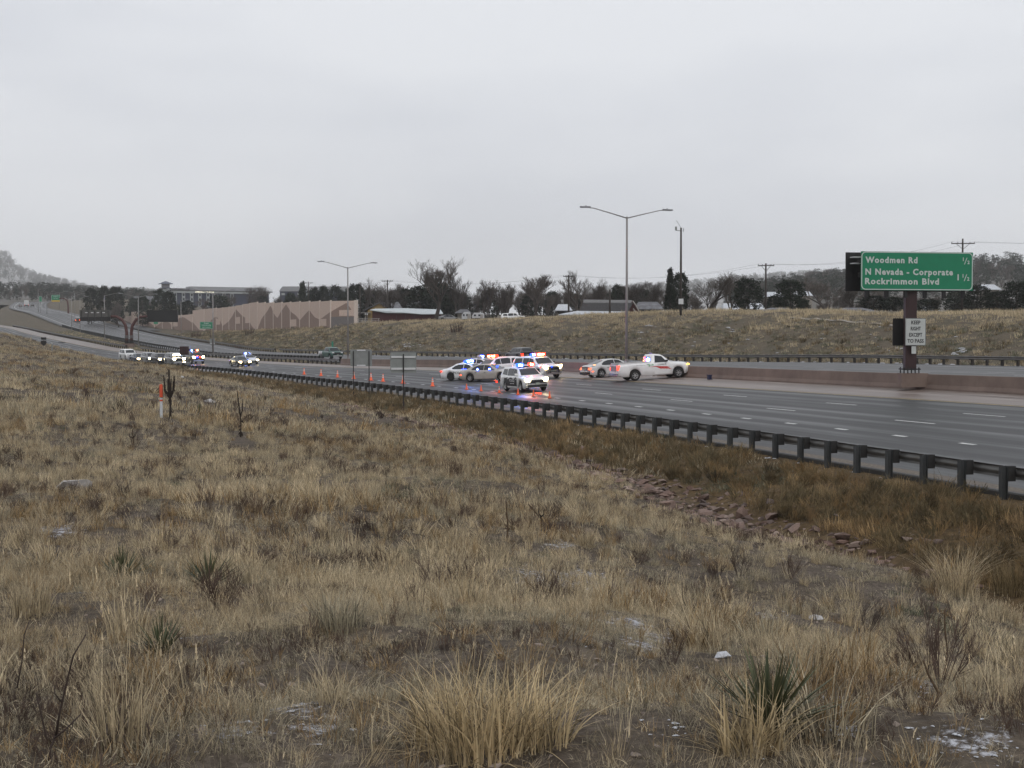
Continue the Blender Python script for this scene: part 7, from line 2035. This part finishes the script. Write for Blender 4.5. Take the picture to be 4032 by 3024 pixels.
# ---- dead mullein stalks
M_mull = mat('dead_mullein', (.030, .021, .015), .95, .35, 14, bump=.6)
M_mull2 = mat('brown_seed_stalk', (.10, .066, .038), .95, .4, 30, bump=.6)
def knobby(mb, pts, r0, r1, seed, k=7):
    rd = random.Random(seed); P_, rr = [], []
    N = 14
    for i in range(N + 1):
        f = i / N * (len(pts) - 1); j = min(int(f), len(pts) - 2); P_.append(Vector(pts[j]).lerp(Vector(pts[j + 1]), f - j)); rr.append((r0 + (r1 - r0) * i / N) * rd.uniform(.75, 1.25))
    mb.tube(P_, rr, k)
def mullein(label, px, ybase, ytop, Y, arms, seed, th=1.0, lean=0.0):
    rd = random.Random(seed); g = on_ground(px, Y); H = at(px, ytop, Y).z - g.z
    root = empty('mullein_stalk', g); tag(root, label, 'dead plant', 'dead mullein stalks')
    mb = MB(); knobby(mb, [(0, 0, -.05), (.02, 0, H * .35), (lean * .5, 0, H * .7), (lean, 0, H)], .030 * th, .022 * th, seed); mb.build('stalk', M_mull if th > .6 else M_mull2, root, True)
    for i in range(arms):
        z0 = H * rd.uniform(.40, .55); s_ = -1 if i % 2 else 1; dx = s_ * rd.uniform(.04, .16) * th; zt = H * rd.uniform(.74, .88)
        mb = MB(); knobby(mb, [(0, 0, z0), (dx * .9, rd.uniform(-.1, .1), z0 + (zt - z0) * .3), (dx * 1.1, rd.uniform(-.1, .1), zt)], .028 * th, .015 * th, seed + i, 6); mb.build('side_spike', M_mull, root, True)
    for i in range(8 if th > .6 else 0):
        z0 = H * rd.uniform(.03, .40); a = rd.uniform(0, 6.28)
        mb = MB(); mb.prism([(0, 0, z0), (.05 * math.cos(a), .05 * math.sin(a), z0 + .03), (.10 * math.cos(a), .10 * math.sin(a), z0 - .06)], (.01, .01, .01)); mb.build('withered_leaf', M_mull, root)
mullein('tall many-armed dead mullein stalk beside the orange marker', 668, 1668, 1455, 50, 8, 11, 1.3, -.03)
mullein('slim single dead mullein stalk right of the marker', 945, 1712, 1540, 45, 2, 12, .75, -.10)
g = ground_hit(3730, 2640); mullein('brown dead stalk at the lower right', 3730, 2640, 2400, g.y, 0, 13, .28)
g = ground_hit(3690, 2800); mullein('thin dead stalk in the lower right corner', 3690, 2800, 2600, g.y, 0, 14, .22, -.05)
g = ground_hit(1995, 2130); mullein('thin dead stalk in the middle of the meadow', 1995, 2130, 1975, g.y, 0, 15, .45)
g = ground_hit(2130, 2080); mullein('bent dead stalk right of the thin middle stalk', 2130, 2080, 1985, g.y, 2, 16, .5, -.2)
g = ground_hit(640, 1760); mullein('short dark dead stalk below the marker', 520, 1760, 1690, g.y, 3, 17, .6)
# ---- bare sapling in the lower left corner
g = ground_hit(185, 3010); root = empty('bare_sapling', g); tag(root, 'thin forked leafless sapling in the lower left corner', 'sapling')
k = g.y / FPX
rd = random.Random(5)
def px_(x, y): return Vector(((x - 185) * k, 0, (3010 - y) * k))
M_sap = mat('sapling_bark', (.05, .033, .026), .8, .25, 20)
for nm, pts, r_ in (('stem', [(185, 3030), (195, 2950), (215, 2900)], .0065), ('branch', [(215, 2900), (235, 2800), (262, 2680), (300, 2570), (345, 2490)], .005), ('branch', [(200, 2935), (180, 2900), (160, 2820), (150, 2720)], .0045), ('branch', [(215, 2905), (260, 2870), (320, 2810)], .004), ('branch', [(243, 2760), (225, 2720), (222, 2690)], .0025), ('branch', [(290, 2860), (285, 2835), (270, 2815)], .002), ('branch', [(75, 2700), (85, 2600), (105, 2490), (118, 2440)], .003)):
    mb = MB(); mb.tube([px_(*p) + Vector((0, rd.uniform(-.02, .02), 0)) for p in pts], [r_ * (1 - .6 * i / len(pts)) for i in range(len(pts))], 6); mb.build(nm, M_sap, root, True)
# ---- orange and white marker post
g = on_ground(633, 50); H = at(633, 1512, 50).z - g.z; root = empty('marker_post', g); tag(root, 'round-topped orange and white utility marker post in the meadow', 'marker post')
M_mo = mat('marker_orange', (.62, .075, .022), .55, .12, 8); M_mw = mat('marker_white', (.58, .60, .62), .55, .08, 8)
r_ = .052
mb = MB(); mb.lathe([(r_, -.3), (r_, H * .57)], 14); mb.build('white_tube', M_mw, root, True)
mb = MB(); mb.lathe([(r_ * 1.12, H * .60), (r_ * 1.12, H - .05), (r_ * .8, H - .015), (.001, H)], 14); mb.build('orange_cap', M_mo, root, True)
mb = MB(); mb.lathe([(r_ * 1.03, H * .475), (r_ * 1.03, H * .53)], 14); mb.build('orange_band', M_mo, root, True)
# ---- pale boulders and litter in the meadow
M_boul = mat('pale_boulder', (.46, .44, .43), .85, .2, 6, bump=.4)
for (px, py, s_, label) in [(830, 1584, .42, 'pale flat boulder right of the marker post'), (300, 1928, .40, 'pale grey boulder half sunk in the left meadow'), (2845, 2590, .07, 'white snow-capped lump beside the right yucca'), (3210, 2440, .13, 'pale slab of stone in the right foreground')]:
    g = ground_hit(px, py); me = stone_mesh(int(px), M_boul if px != 2845 else M_snowc); o_ = link('boulder', me); o_.location = g + Vector((0, 0, s_ * .12)); o_.scale = (s_, s_, s_); o_.rotation_euler = (0, 0, .3); tag(o_, label, 'rock', 'pale rocks in the meadow')
g = ground_hit(718, 1500); me = stone_mesh(88, M_whitev); o_ = link('plastic_bag', me); o_.location = g + Vector((0, 0, .35)); o_.scale = (.16, .16, .3); tag(o_, 'white plastic bag caught in the far meadow grass', 'litter')

# ================================================================== HAZE
hb = MB(); hb.box((0, 0, 0), (12400, 12400, 420)); hz = hb.build('haze', [])
hz.location = (0, 0, 201)
hm = bpy.data.materials.new('haze_air'); hm.use_nodes = True; hn, hl = hm.node_tree.nodes, hm.node_tree.links
hn.remove(hn['Principled BSDF'])
pv = hn.new('ShaderNodeVolumePrincipled'); pv.inputs['Color'].default_value = (1, 1, 1, 1); pv.inputs['Density'].default_value = .00015; pv.inputs['Anisotropy'].default_value = 0.3
hl.new(pv.outputs['Volume'], hn['Material Output'].inputs['Volume'])
hz.data.materials.append(hm); tag(hz, 'pale even winter haze filling the valley', 'haze', None, 'stuff')
